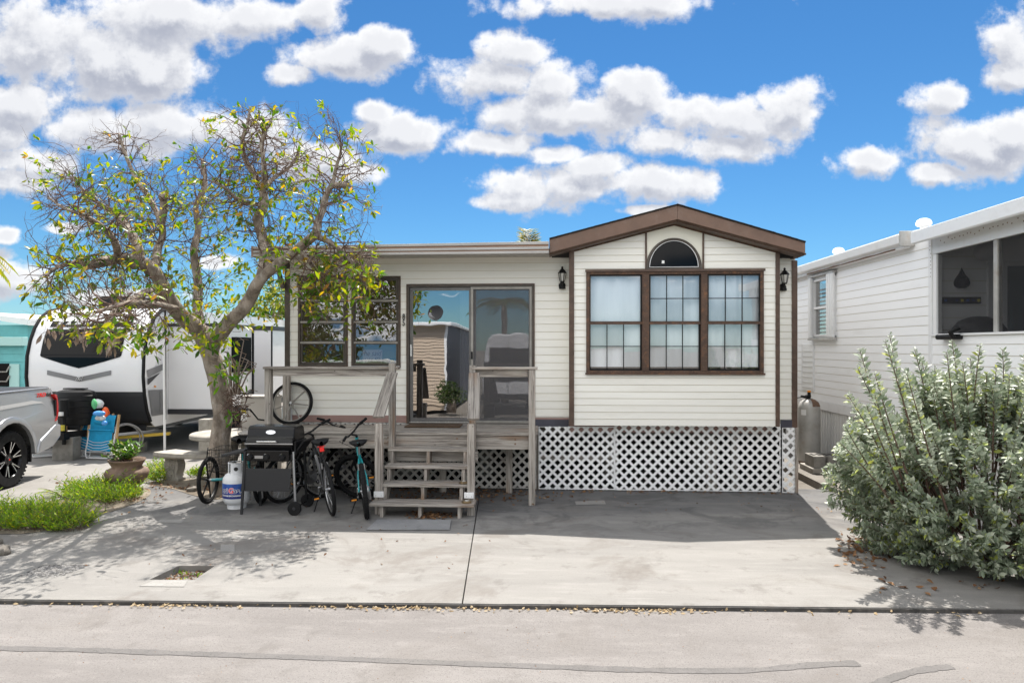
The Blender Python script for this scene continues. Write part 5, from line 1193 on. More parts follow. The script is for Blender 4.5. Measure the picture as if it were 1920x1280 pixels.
# ------------------------------------------------------------------ tall gas cylinder, blocks
q = G(1517, 868); t = thing('gas_cylinder', 'tall weathered grey gas cylinder with rusty shoulder beside the white home', 'gas cylinder', q, local=True); rr = .188
obj('tank', MB().lathe([(rr*.97,.05),(rr,.08),(rr,.98),(rr*.97,1.02),(rr*.82,1.09),(rr*.5,1.135),(.05,1.15),(0,1.15)], n=30), M['galv'], t, smooth=True)
obj('shoulder', MB().lathe([(rr*.985,1.022),(rr*.835,1.093),(rr*.52,1.139),(.05,1.154)], n=24, cap=False, e1=(1,0,0), a0=-1.6, a1=.9), M['rustcap'], t, smooth=True)
obj('foot_ring', MB().lathe([(rr*.9,0),(rr*.93,.06)], n=24), M['rustcap'], t); 
v = MB(); v.tube([(0,0,1.15),(0,0,1.27)], .028, 10); v.tube([(-.15,-.02,1.20),(-.06,-.02,1.18),(0,0,1.2)], [.02,.03,.03], 6); v.ball((-.02,0,1.2), (.06,.05,.035), 10, 6); obj('valve', v, M['black'], t, smooth=True)
obj('valve_cap', MB().lathe([(.03,1.27),(.03,1.3),(0,1.3)], n=12), M['amber'], t)
tt = math.atan2(-q.y, -q.x) - .75
obj('label', MB().grid([[Vector(((rr+.002)*math.cos(tt+.5*i/6), (rr+.002)*math.sin(tt+.5*i/6), z)) for i in range(7)] for z in (.87,.97)]), M['white'], t, smooth=True)
obj('gas_pipe', MB().tube([(-.1,-.02,1.19),(-.25,-.02,1.16)], .008, 6), M['black'], t)
def cinder(name, label, c, sx, sy, sz, rz=0, m='cinder', z0=0., holes=True, group='concrete blocks'):
    t = thing('concrete_block', label, 'block', (c.x, c.y, z0), group, local=True, rot=(0,0,rz))
    mb = MB(); mb.box(-sx/2,sx/2,-sy/2,sy/2,0,sz); obj('block', mb, M[m], t, bevel=.008)
    if holes:
        for x in (-sx*.23, sx*.23): obj('core_hole', MB().box(x-sx*.15, x+sx*.15, -sy*.28, sy*.28, sz-.02, sz+.0015), M['void'], t)
    return t
cb = G(1548, 888)
t = tag(obj('slab_base', MB().box(cb.x-.22, cb.x+.3, cb.y-.03, cb.y+.55, 0, .09), M['stone'], bevel=.012), 'low concrete footing under the two blocks beside the gas cylinder', 'footing')
cinder('b', 'left concrete block on the footing beside the tall gas cylinder', Vector((cb.x-.085, cb.y+.22, 0)), .19, .40, .19, 0, z0=.091)
cinder('b', 'right concrete block on the footing beside the tall gas cylinder', Vector((cb.x+.13, cb.y+.22, 0)), .19, .40, .19, R(2), z0=.091)

# ------------------------------------------------------------------ foliage helpers
def quat_to(d, roll):
    z = Vector((0,1,0)); q = z.rotation_difference(d.normalized()); return (q @ Matrix.Rotation(roll, 4, 'Y').to_quaternion())
def leaf_mesh(name, L, Wd, m, fold=.18, curl=.12):
    """one leaf along +y, folded on its midrib: 4 quads"""
    vs = []; prof = [(0,.06),(.3,.8),(.62,1.),(1.,.05)]
    for (t, w) in prof:
        y = t*L; zc = -curl*L*t*t
        vs += [(-Wd/2*w, y, zc+fold*Wd*w), (0, y, zc), (Wd/2*w, y, zc+fold*Wd*w)]
    fs = []
    for i in range(3): a = i*3; fs += [(a,a+1,a+4,a+3),(a+1,a+2,a+5,a+4)]
    me = bpy.data.meshes.new(name); me.from_pydata(vs, [], fs); me.materials.append(m); me.polygons.foreach_set('use_smooth',[True]*len(fs)); me.update(); return me
def leaf_cloud(name, places, L, Wd, m, parent=None, n_own=0, eye=Vector((0,0,CH)), kind='stuff'):
    """places: list of (pos, dir, roll, scale). The n_own nearest are leaves of their own, the rest one joined part"""
    lm = leaf_mesh('leaf', L, Wd, m); base = np.array([v.co[:] for v in lm.vertices]); fb = np.array([p.vertices[:] for p in lm.polygons])
    if n_own:
        places = sorted(places, key=lambda q: (q[0]-eye).length / q[3])
        for (p_, d_, r_, s_) in places[:n_own]:
            o = bpy.data.objects.new('leaf', lm); COL.objects.link(o); o.parent = parent
            if parent and parent.type == 'EMPTY' and parent.name not in LOCAL: o.matrix_parent_inverse = Matrix.Translation(-Vector(parent.location))
            o.location = p_; o.rotation_mode = 'QUATERNION'; o.rotation_quaternion = quat_to(d_, r_); o.scale = (s_,)*3
        places = places[n_own:]
    n = len(places); V = np.empty((n, len(base), 3)); 
    for i, (p_, d_, r_, s_) in enumerate(places):
        V[i] = base @ (np.array(quat_to(d_, r_).to_matrix()).T * s_) + np.array(p_)
    F = (fb[None] + (np.arange(n)*len(base))[:,None,None]).reshape(-1,4)
    me = bpy.data.meshes.new(name); me.vertices.add(n*len(base)); me.vertices.foreach_set('co', V.ravel())
    me.loops.add(F.size); me.loops.foreach_set('vertex_index', F.ravel().astype(np.int32)); me.polygons.add(len(F)); me.polygons.foreach_set('loop_start', np.arange(0,F.size,4,dtype=np.int32))
    try: me.polygons.foreach_set('loop_total', np.full(len(F),4,dtype=np.int32))
    except Exception: pass
    me.polygons.foreach_set('use_smooth', np.ones(len(F),dtype=bool)); me.materials.append(m); me.update(); me.validate()
    return link(name, me, parent, kind=kind)
rnd = random.Random(11)
def rdir(r=rnd):
    while True:
        v = Vector((r.uniform(-1,1), r.uniform(-1,1), r.uniform(-1,1)))
        if .05 < v.length < 1: return v.normalized()
# ------------------------------------------------------------------ silver buttonwood bush
bc = D_(1858, 1000, 6.75); bc.z = 0
bush = thing('silver_bush', 'large silver leaved bush with upright shoots at the right kerb', 'bush', bc)
shoots = []
TOPS = [(1608,690),(1612,655),(1668,628),(1660,640),(1725,668),(1700,700),(1785,640),(1775,660),(1838,648),(1820,672),(1868,690),(1850,700),(1920,670),(1935,680),(1640,740),(1600,770),(1585,800),(1690,720),(1745,710),(1890,720),(1905,730),(1960,690),(2000,680),(2040,700),(1715,655),(1752,690),(1805,680),(1880,655),(1950,640),(1990,650),(1640,700),(1625,760),(1590,740),(1575,830)]
def shoot(base, tip, n_leaf, sp, places, stems, thick=.012, bend=.15):
    b, t = Vector(base), Vector(tip); mid = b.lerp(t,.5) + Vector((rnd.uniform(-bend,bend), rnd.uniform(-bend,bend), rnd.uniform(0,bend)))
    pts = [b*(1-k)**2 + mid*2*k*(1-k) + t*k*k for k in [i/7 for i in range(8)]]
    stems.tube(pts, [thick*(1-.8*i/7) for i in range(8)], 5, cap=False)
    for i in range(n_leaf):
        k = 1 - (i / n_leaf)**1.15 * sp; k = max(.02, k)
        p_ = b*(1-k)**2 + mid*2*k*(1-k) + t*k*k; ax = (t - mid).normalized()
        a = i*2.4 + rnd.uniform(-.4,.4); e1 = ax.orthogonal().normalized(); e2 = ax.cross(e1)
        out_ = e1*math.cos(a)+e2*math.sin(a)
        d_ = (out_*rnd.uniform(.7,1.1) + ax*rnd.uniform(.25,.9)).normalized()
        s_ = rnd.uniform(.5,1.2) * (.6 if k > .965 else 1)
        places.append((p_ + out_*.004, d_, rnd.uniform(-.7,.7), s_))
places, stems = [], MB()
for (px,py) in TOPS:
    d = rnd.uniform(5.95, 6.95); tip = D_(px, py, d); base = Vector((bc.x + (tip.x-bc.x)*.55, bc.y + (tip.y-bc.y)*.5 + rnd.uniform(-.2,.2), .35))
    shoot(base, tip, 100, .55, places, stems, .014, .1)
# body of the bush: shoots ending on a rounded shell
def shell(px, py):       # nearest depth of the shell at a picture position
    return None
cnt = 0
while cnt < 900:
    th = rnd.uniform(math.pi*.80, 2.06*math.pi) ; u = rnd.random()
    h = .03 + 1.75*u**1.15; prof = 1.0 if h < .9 else max(.2, 1 - .42*((h-.9)/.9)**1.6)
    prof *= (.86 + .2*min(1,h/.45))
    lump = 1 + .15*noise.noise(Vector((math.cos(th)*2.2, math.sin(th)*2.2, h*2.4)))
    dp = 1 if rnd.random() < .6 else rnd.uniform(.45,.95)
    rx, ry = 1.44*prof*lump*dp, 1.18*prof*lump*dp
    tip = Vector((bc.x + .14 + rx*math.cos(th), bc.y + ry*math.sin(th), h + rnd.uniform(-.03,.12)))
    if u > .78: tip = Vector((bc.x + rx*math.cos(th)*rnd.uniform(.2,1), bc.y + ry*math.sin(th)*rnd.uniform(.2,1), 1.62 + rnd.uniform(-.15,.22)))
    base = Vector((bc.x + (tip.x-bc.x)*.62, bc.y + (tip.y-bc.y)*.62, max(.06, tip.z*.7 - .08)))
    shoot(base, tip, 54, .72, places, stems, .006, .12); cnt += 1
for k in range(12):
    a = rnd.uniform(math.pi, 2*math.pi); stems.tube([bc+Vector((rnd.uniform(-.2,.2),rnd.uniform(-.15,.15),-.02)), bc+Vector((.6*math.cos(a),.45*math.sin(a),.5)), bc+Vector((1.0*math.cos(a),.75*math.sin(a),1.1))], [.020,.014,.006], 6)
obj('branches', stems, M['twig'], bush, smooth=True, angle=0)
leaf_cloud('foliage', places, .070, .032, M['silver'], bush, 280)
# leaf litter round the bush, stairs and kerb
def litter(name, label, pts, size, m, z=.004, kind='stuff', curl=.5):
    pl = []
    for q in pts: pl.append((Vector((q[0], q[1], (q[2] if len(q) > 2 else z) + rnd.uniform(0,.012))), Vector((rnd.uniform(-1,1), rnd.uniform(-1,1), rnd.uniform(-.05,.25))).normalized(), rnd.uniform(-.6,.6)+ (math.pi if rnd.random()<.5 else 0), rnd.uniform(.5,1.2)))
    o = leaf_cloud(name, pl, size, size*.5, m, None, 0, kind=kind); o['label'] = label; return o
pts = []
for i in range(170):
    q = G(rnd.triangular(1560,1680,1610), rnd.triangular(985,1075,1015)); pts.append((q.x,q.y))
for i in range(22): q = G(rnd.uniform(1640,1900), rnd.uniform(1085,1112)); pts.append((q.x,q.y))
litter('leaf_litter', 'brown dead leaves gathered at the foot of the silver bush', pts, .07, M['litter'])
pts = []
for i in range(420):
    q = Vector((rnd.triangular(-2.9, .55, -1.3), rnd.triangular(8.9, 9.93, 9.8), 0)); pts.append((q.x,q.y))
for i in range(160): q = G(rnd.triangular(760,860,800), rnd.triangular(958,975,968)); pts.append((q.x,q.y))
for i in range(90): pts.append((rnd.uniform(bx0, hx1), rnd.triangular(9.72,9.9,9.88)))
litter('leaf_litter', 'brown dead leaves blown under the stairs and deck', pts, .055, M['litter'])
pts = []
for i in range(420):
    x = rnd.uniform(-4.6, 3.4) if i % 5 == 0 else rnd.choice((-3.1,-1.6,-.9,.35,.6,1.0))+rnd.gauss(0,.3); pts.append((x, kerb(x) - abs(rnd.gauss(0,.035)) - .022, -.030))
litter('kerb_litter', 'dry grass and leaf bits lying along the kerb joint', pts, .036, M['straw'])
pts = [(rnd.uniform(-4.5,4.2), rnd.uniform(3.4,5.4), -.033) for _ in range(330)]
litter('road_grit', 'tiny chips and leaf bits scattered over the road', pts, .012, M['litter'])
pts = [(rnd.uniform(-4.8,-.5), rnd.uniform(6.2,9.2), .002) for _ in range(60)] + [(rnd.uniform(-.5,3.6), rnd.uniform(8.6,9.8), .002) for _ in range(50)]
litter('driveway_leaves', 'single dead leaves scattered on the driveway', pts, .035, M['litter'])
# ------------------------------------------------------------------ the tree at the left corner of the deck
TD = 9.65
tb = D_(413, 926, TD); tb.z = 0
tree = thing('tree', 'half bare tree with grey trunk and yellow green leaves by the deck', 'tree', tb)
PXM = TD / FPX
def tp(px, py, dd=0.): return D_(px, py, TD + dd * (1.75 if dd < 0 else 2.2))
LIMBS = [  # (points (px,py,depth offset), radius px start, end)
 ([(414,935,0),(411,880,0),(412,830,0),(418,780,0),(412,730,0),(402,685,0),(388,645,0),(374,618,0)], 21.5, 18),
 ([(376,622,0),(345,596,-.1),(322,570,-.2),(306,540,-.25),(290,512,-.3),(268,490,-.35)], 17, 12),
 ([(268,490,-.35),(238,484,-.4),(205,488,-.5),(170,497,-.7),(138,494,-.8)], 12, 7),
 ([(262,488,-.35),(256,455,-.3),(238,425,-.1),(215,400,.1),(190,385,.2)], 11, 5),
 ([(222,485,-.4),(212,450,-.6),(190,425,-.7),(160,405,-.9)], 8, 4),
 ([(300,420,.1),(306,396,.1),(306,372,.1)], 9, 7.5),
 ([(290,512,-.3),(296,470,0),(304,440,.1),(300,415,.1),(280,372,.2),(255,335,.3),(235,290,.3),(222,250,.3)], 9, 3),
 ([(374,618,0),(370,570,.2),(371,520,.3),(364,470,.3),(372,430,.4),(368,385,.4),(385,345,.4),(380,300,.5)], 11, 4),
 ([(398,650,0),(422,612,-.1),(452,585,-.2),(470,560,-.2),(485,530,-.3),(500,512,-.3),(530,490,-.4),(565,462,-.5),(590,440,-.5)], 15.5, 8),
 ([(490,522,-.3),(496,490,-.2),(494,455,-.1),(484,412,0),(494,385,0),(493,360,0)], 12, 9),
 ([(493,362,0),(475,325,.1),(458,295,.1),(455,260,.1),(464,232,.1),(468,200,.1)], 7.5, 2),
 ([(493,362,0),(497,320,-.1),(490,270,-.1),(498,245,-.1),(494,222,-.1)], 6.5, 2),
 ([(488,385,0),(450,375,-.3),(425,355,-.4),(400,340,-.5)], 5, 2.5),
 ([(494,350,0),(520,330,.2),(545,310,.2),(560,280,.2)], 5, 2),
 ([(590,440,-.5),(600,410,-.4),(610,375,-.3),(622,350,-.3),(648,348,-.3)], 8, 5),
 ([(622,352,-.3),(630,318,-.3),(640,285,-.3),(636,250,-.3)], 4.5, 1.5),
 ([(590,442,-.5),(620,455,-.5),(650,480,-.55),(672,510,-.55),(690,540,-.55)], 6, 2.5),
 ([(560,468,-.5),(580,490,-.5),(596,520,-.5),(610,555,-.5)], 5.5, 2),
 ([(300,535,-.25),(250,560,-.7),(215,585,-1.0),(195,615,-1.2)], 8, 3),
 ([(335,580,-.15),(290,570,-.8),(240,568,-1.2),(180,585,-1.4)], 7, 2.5),
 ([(138,494,-.8),(110,500,-.9),(85,520,-1)], 5, 2), ([(190,385,.2),(150,350,.2),(120,320,.2)], 4, 1.6),
 ([(160,405,-.9),(120,390,-1),(90,370,-1)], 3.5, 1.5),
]
bark = MB(); fine = MB(); nodes = []
for pts, r0, r1 in LIMBS:
    L = smooth_line([tp(*q) for q in pts], 5); n = len(L)
    L = [q + Vector((noise.noise(q*3)*.02, noise.noise(q*3+Vector((9,0,0)))*.02, 0)) for q in L]
    rr = [(r0+(r1-r0)*i/(n-1))*PXM*.9*(1+.10*noise.noise(L[i]*5)) for i in range(n)]
    bark.tube(L, rr, 10 if r0 > 10 else 7)
    for i in range(1, n):
        if r0 < 14 or pts[0][1] < 560: nodes.append((L[i], (L[i]-L[i-1]).normalized(), rr[i]))
for px,py,dd,r in ((306,370,.1,8.5),(636,686,0,0),(251,494,-.36,10),(648,348,-.3,5)):
    if r: bark.ball(tp(px,py,dd), r*PXM*1.1, 8, 6)
lv, pods = [], []
def inside(p_):      # picture-space outline of the crown, used to keep twigs within the tree's real spread
    d = p_.x*-sY + p_.y*cY; l = p_.x*cY + p_.y*sY; return 960 + FPX*l/d, HY - FPX*(p_.z-CH)/d
def grow(p_, d_, length, r, level, leafy):
    n = 4; pts = [p_]; d = d_.copy()
    for i in range(n):
        d = (d + rdir()*.42 + Vector((0,0,.03 if level < 2 else -.06))).normalized(); q = pts[-1] + d*length/n
        pts.append(q)
    x, y = inside(pts[-1])
    if x < 35 or x > 722 or y > 640 or y < 188 or (x < 200 and y < 215) or (x > 640 and y < 235): return
    fine.tube(pts, [r*(1-.75*i/n) for i in range(n+1)], 4 if level < 2 else 3, cap=False)
    if level < 3:
        for k in range(rnd.choice((2,3,3)) if level == 0 else (rnd.choice((2,3)) if level == 1 else rnd.choice((0,1,1,2)))):
            i = rnd.randint(1, n); dd = (d + rdir()*1.0).normalized(); grow(pts[i], dd, length*rnd.uniform(.5,.8), r*.55, level+1, leafy)
    x, y = inside(pts[-1])
    dens = leafy
    if 1 <= level <= 2 and rnd.random() < dens:
        for k in range(rnd.randint(3,6)):
            i = rnd.randint(n-1, n); dl = (d*.7 + rdir()*.9 + Vector((0,0,-.35))).normalized()
            lv.append((pts[i]+rdir()*.015, dl, rnd.uniform(-1,1), rnd.uniform(.55,1.2)))
for (p_, t_, r) in nodes:
    x, y = inside(p_)
    bare = .04 if y < 300 else (.15 if y < 420 else .21)
    if 560 < x < 720 and y < 400: bare = .14
    if 430 < x < 520 and y < 290: bare = .08
    if r > .065 and rnd.random() < .35: continue
    for k in range(1 if (r > .03 and rnd.random() < .5) else 2):
        d = (t_*.4 + rdir()).normalized()
        grow(p_, d, rnd.uniform(.28,.62), min(.010, r*.45), 0, bare)
# leafy masses seen in the photograph: trunk fork, right hand spray, centre
for (px,py,dd,rx,ry,n) in ((385,610,-.2,55,48,80),(395,560,0,50,50,60),(640,520,-.55,60,50,210),(600,560,-.5,50,40,130),(680,545,-.55,26,30,60),(540,470,-.5,50,40,80),(300,640,-1.0,60,30,70),(220,625,-1.3,55,25,110),(140,600,-1,60,30,50),(480,600,.2,40,30,50),(400,640,-.2,45,25,70),(360,400,.3,45,50,60),(450,370,-.2,60,40,40),(545,380,.1,50,40,40),(170,430,-.5,60,50,25),(260,330,.2,50,50,22),(90,560,-.9,40,50,40)):
    for k in range(n):
        a = rnd.uniform(0,2*math.pi); q = math.sqrt(rnd.random()); p_ = tp(px+rx*q*math.cos(a), py+ry*q*math.sin(a), dd+rnd.gauss(0,.22))
        d = (rdir()+Vector((0,0,-.5))).normalized()
        lv.append((p_, d, rnd.uniform(-1,1), rnd.uniform(.65,1.3)))
        if k % 3 == 0:
            e = p_ + (rdir()+Vector((0,0,.4)))*.22; fine.tube([p_, p_.lerp(e,.5)+rdir()*.03, e], [.002,.003,.005], 3, cap=False)
for (px,py) in ((108,610),(145,620),(208,630),(150,632),(200,650),(215,640),(90,625)):
    p_ = tp(px,py,-1.2)
    for k in range(7): pods.append((p_+rdir()*.06, (rdir()*.4+Vector((0,0,-1))).normalized(), rnd.uniform(-1,1), rnd.uniform(.8,1.5)))
obj('trunk', bark, M['bark'], tree, smooth=True, angle=0)
obj('twigs', fine, M['twig'], tree, smooth=True, angle=0)
leaf_cloud('foliage', lv, .096, .038, M['leaf'], tree, 260)
leaf_cloud('seed_pods', pods, .09, .03, M['drybract'], tree, 0)
# orchid basket on the trunk
q = tp(443, 752, -.12); t = thing('orchid_clump', 'epiphytic orchid with dead canes rooted on the tree trunk', 'orchid', q)
mb = MB()
for k in range(90):
    a = rnd.uniform(0,2*math.pi); p0 = q + Vector((rnd.uniform(-.1,.12), rnd.uniform(-.1,.08), rnd.uniform(-.28,.18)))
    mb.tube([p0, p0+rdir()*.1, p0+rdir()*.17+Vector((0,0,-.04))], [.007,.006,.003], 4, cap=False)
obj('root_mass', mb, M['twig'], t)
mb = MB(); lo = []
for k in range(17):
    a = rnd.uniform(-1.2,1.2); b0 = q + Vector((rnd.uniform(-.08,.08), rnd.uniform(-.1,.02), .1)); e = b0 + Vector((.28*math.sin(a)+.05, rnd.uniform(-.2,.05), .28+.5*rnd.random()*math.cos(a)))
    m_ = b0.lerp(e,.5)+Vector((0,0,.07)); mb.tube([b0, m_, e, e+Vector((-.1*abs(a)-.02,-.02,.04))], [.011,.010,.007,.004], 5, cap=False)
    if k % 2:
        for j in range(5): lo.append((m_.lerp(e,j/5), (rdir()+Vector((0,0,.3))).normalized(), rnd.uniform(-.5,.5), rnd.uniform(.8,1.3)))
for (px,py,n) in ((410,715,9),(430,785,10),(418,705,6),(455,720,8)):
    for j in range(n): lo.append((tp(px+rnd.uniform(-12,12),py+rnd.uniform(-12,12),-.3), (Vector((-.5 if px < 425 else .2,0,0))+rdir()).normalized(), 0, rnd.uniform(.8,1.5)))
obj('canes', mb, M['drybract'], t, smooth=True, angle=0)
leaf_cloud('foliage', lo, .11, .03, M['orchidleaf'], t, 60)
# ------------------------------------------------------------------ stone table, benches
def bench(loc, rz, label, arc, rad, width, h=.445):
    t = thing('stone_bench', label, 'bench', loc, 'curved stone benches round the table', local=True, rot=(0,0,rz))
    n = 14; top = []
    inner, outer = rad-width/2, rad+width/2
    mb = MB(); rows = []
    for (rr,z) in ((inner,h-.075),(outer,h-.075),(outer+.01,h-.05),(outer,h),(inner,h),(inner-.01,h-.05),(inner,h-.075)):
        rows.append([Vector((rr*math.sin(-arc/2+arc*i/n), rad-rr*math.cos(-arc/2+arc*i/n), z)) for i in range(n+1)])
    mb.grid(rows)
    for e in (0, n): mb.add([r[e] for r in rows[:-1]], [tuple(range(6))])
    obj('seat', mb, M['stone'], t, bevel=.006)
    for s in (-1,1):
        a = s*arc*.30; c = Vector((rad*math.sin(a), rad-rad*math.cos(a), 0))
        prof = [(-.155,0),(.155,0),(.16,.05),(.125,.07),(.115,.12),(.145,.18),(.155,.26),(.13,.32),(.15,.36),(-.15,.36),(-.13,.32),(-.155,.26),(-.145,.18),(-.115,.12),(-.125,.07),(-.16,.05)]
        mb = MB().prism([(x,z) for x,z in prof], XZ, -.075, .075).xf(Matrix.Translation(c) @ Matrix.Rotation(a,4,'Z')); p_ = obj('pedestal', mb, M['stone'], t, bevel=.012)
        sc = MB()
        for (x,z,r_) in ((0,.27,.032),(-.06,.22,.022),(.06,.22,.022),(-.04,.14,.026),(.04,.14,.026),(0,.09,.02),(-.085,.29,.02),(.085,.29,.02)): sc.ring((x,-.078,z),(0,1,0),r_,.012,14,6)
        for k in range(6): sc.tube([(-.10+.04*k,-.079,.03),(-.08+.03*k,-.085,.17),(-.10+.04*k,-.079,.33)], .008, 5)
        obj('scroll_carving', sc.xf(Matrix.Translation(c) @ Matrix.Rotation(a,4,'Z')), M['stone'], p_, smooth=True)
    return t
b1 = G(362, 902); bench(b1 + Vector((.02,.0,0)), R(-4), 'carved stone bench nearest the planter pot', R(56), 1.25, .36)
b2 = D_(395, 850, 10.9); b2.z = 0; bench(b2 + Vector((.1,.9,0)), R(158), 'stone bench behind the trunk on the far side of the table', R(56), 1.25, .36)
tt = D_(428, 815, 10.75); tt.z = 0
t = thing('stone_table', 'round stone garden table standing behind the tree trunk', 'table', tt, local=True)
obj('top', MB().lathe([(0,.655),(.54,.655),(.56,.67),(.56,.72),(.54,.735),(0,.735)], n=40), M['stone'], t, bevel=.004); obj('pedestal', MB().lathe([(.24,0),(.24,.05),(.15,.1),(.12,.25),(.18,.4),(.14,.5),(.22,.64),(.22,.654)], n=20), M['stone'], t, smooth=True)
# ------------------------------------------------------------------ planter pot
q = G(238, 918); t = thing('planter_pot', 'brown clay pot with wide collar and leafy plant', 'planter', q, local=True)
obj('pot', MB().lathe([(0,0),(.13,0),(.15,.03),(.27,.18),(.295,.255),(.27,.305),(.20,.33),(.195,.345),(.225,.40),(.25,.435),(.245,.45),(.20,.43),(.17,.37),(0,.37)], n=36), M['terracotta'], t, smooth=True, angle=50)
obj('soil', MB().lathe([(.19,.40),(0,.405)], n=20, cap=False), M['soil'], t)
pl = []; st = MB()
for k in range(34):
    a = rnd.uniform(0,2*math.pi); e = rnd.uniform(.05,.30); tip = Vector((e*math.cos(a)-.05, e*math.sin(a), .40+.30*(1-e)*rnd.uniform(.5,1)+.04)); b0 = Vector((rnd.uniform(-.1,.06),rnd.uniform(-.08,.08),.40))
    st.tube([b0, b0.lerp(tip,.5)+Vector((0,0,.04)), tip], [.008,.006,.003], 4, cap=False)
    for j in range(11):
        k_ = .25+.75*j/10; aa = j*2.4; d = ((tip-b0).normalized()*.5 + Vector((math.cos(aa),math.sin(aa),.2))).normalized(); pl.append((b0.lerp(tip,k_), d, rnd.uniform(-.5,.5), rnd.uniform(.7,1.2)))
obj('stems', st, M['twig'], t); leaf_cloud('foliage', pl, .095, .034, M['potplant'], t, 120)
# ------------------------------------------------------------------ ground cover and litter bed
for bd in (((-60,1000),(60,999),(165,972),(250,945),(282,926),(268,914),(205,914),(100,938),(-60,978)), ((278,908),(330,898),(395,900),(445,915),(440,932),(400,936),(360,928),(325,917))):
    mb = MB(); bed = smooth_line([G(*e) for e in bd + (bd[0],)], 6)[:-1]; mb.add([(v.x,v.y,.006) for v in bed], [tuple(range(len(bed)))]); obj('planting_bed', mb, M['soil'], nd)
def groundcover(label, cx, cy, rx, ry, n, h, seed, m='groundleaf', Ls=(.06,.012)):
    r = random.Random(seed); pl = []; stm = MB(); c0 = G(cx, cy)
    for i in range(n):
        a = r.uniform(0,2*math.pi); q = math.sqrt(r.random())*(1+.35*noise.noise(Vector((math.cos(a)*2,math.sin(a)*2,seed)))); b = G(cx+rx*q*math.cos(a), cy+ry*q*math.sin(a)); hh = h*(.55+.75*noise.noise(b*4.5+Vector((seed,0,0))))*r.uniform(.5,1.3)+.05
        lean = Vector((r.gauss(0,.6)+.55*q*math.cos(a), r.gauss(0,.6)-.5*q*math.sin(a), 1)).normalized(); tip = b + lean*hh
        stm.tube([b, b.lerp(tip,.5)+Vector((0,0,.01)), tip], [.003,.0025,.0012], 3, cap=False)
        for j in range(9):
            k = .2+.8*j/8; aa = j*2.4+r.random(); d = (lean*.9 + Vector((math.cos(aa),math.sin(aa),.15))).normalized(); pl.append((b.lerp(tip,k), d, r.uniform(-.5,.5), r.uniform(.6,1.2)))
    t = thing('ground_cover', label, 'plant', c0, 'bright green ground cover plants')
    obj('stems', stm, M['twig'], t); leaf_cloud('foliage', pl, Ls[0], Ls[1], M[m], t, 0); return t
groundcover('wide bright green ground cover at the left edge of the driveway', 75, 978, 100, 19, 760, .29, 1)
groundcover('bright green ground cover mound in front of the clay pot', 190, 930, 66, 16, 560, .27, 2)
groundcover('small yellow green ground cover between the pot and the stone bench', 297, 893, 30, 13, 150, .22, 3)
groundcover('small green tuft behind the bench pedestal', 372, 893, 15, 6, 40, .15, 4)
q = G(118, 932); t = thing('young_palm', 'small seedling palm with feathery fronds by the ground cover', 'palm', q)
def frond(b, d, L, droop, nl, pl, st, wl=.16, ups=Vector((0,0,1))):
    d = d.normalized(); pts = []
    for i in range(9):
        k = i/8; pts.append(b + d*L*k + Vector((0,0,-droop*k*k)))
    st.tube(pts, [.012*(1-.8*i/8)*(L/1.2+.3) for i in range(9)], 4, cap=False)
    side = d.cross(Vector((0,0,1))).normalized()
    for j in range(nl):
        k = .12+.88*j/nl; i = min(7,int(k*8)); p_ = pts[i].lerp(pts[i+1], k*8-i); f = (pts[i+1]-pts[i]).normalized(); s = 1 - .55*abs(k-.35)
        for sg in (-1,1): pl.append((p_, (side*sg + f*.8 + Vector((0,0,-.12-.2*rnd.random()))).normalized(), 0, s*rnd.uniform(.85,1.1)))
pl, st = [], MB()
for a in (-2.6,-2.0,-.6,.2,.9,2.6): frond(q, Vector((math.cos(a), .35*math.sin(a), .55)), .38, .12, 13, pl, st)
obj('stems', st, M['twig'], t); leaf_cloud('foliage', pl, .13, .014, M['groundleaf'], t, 0)
pts = []
for i in range(420):
    a = rnd.choice(((245,935,60,12),(310,912,60,10),(400,915,40,14),(180,905,70,12),(110,955,90,18)))
    w = G(a[0]+rnd.gauss(0,a[2]*.6), a[1]+rnd.gauss(0,a[3]*.5)); pts.append((w.x,w.y,.008))
litter('leaf_litter', 'brown leaves in the planting bed round the pot and tree', pts, .055, M['litter'])
for (px,py,s,l) in ((3,1038,.075,'pale rock at the left edge of the driveway'),(-8,1020,.06,'smaller rock behind the pale rock at the left edge'),(360,921,.06,'small stone beside the bench pedestal')):
    w = G(px,py); mb = MB().ball((0,0,0),(s*1.2,s,s*.75),16,11); mb.v = [tuple(Vector(v)*(1+.42*noise.noise(Vector(v)*.9/s+Vector((px,0,0)))+.22*noise.noise(Vector(v)*2.6/s+Vector((0,px,0))))) for v in mb.v]; mb.xf(Matrix.Translation((w.x,w.y,s*.5)))
    tag(obj('rock', mb, M['rockm'], smooth=True, angle=50), l, 'rock', 'loose rocks')
pts = []
for hq in (h1,):
    for i in range(170):
        a, b = rnd.random(), rnd.random(); w = hq[0].lerp(hq[1],a).lerp(hq[3].lerp(hq[2],a), b); pts.append((w.x,w.y,-.065))
litter('pit_litter', 'dead leaves and weeds in the square planting pit', pts, .05, M['litter'])
def pebbles(name, label, quad, n, z, r0, r1, m):
    mb = MB()
    for i in range(n):
        a, b = rnd.random(), rnd.random(); w = quad[0].lerp(quad[1],a).lerp(quad[3].lerp(quad[2],a), b); r_ = rnd.uniform(r0, r1); o_ = len(mb.v)
        mb.ball((0,0,0), (r_*rnd.uniform(.7,1.3), r_, r_*.6), 6, 4)
        for k in range(o_, len(mb.v)): v = Vector(mb.v[k]); v *= 1+.4*noise.noise(v*60+Vector((i,0,0))); mb.v[k] = (v.x+w.x, v.y+w.y, v.z+z)
    return obj(name, mb, m, None, kind='stuff', label=label)
pebbles('pit_gravel', 'grey gravel in the square planting pit', h1, 260, -.062, .008, .022, M['rockm'])
pebbles('gravel_patch', 'pale gravel filling the square patch at the left', h2, 520, -.010, .006, .018, M['pebble'])
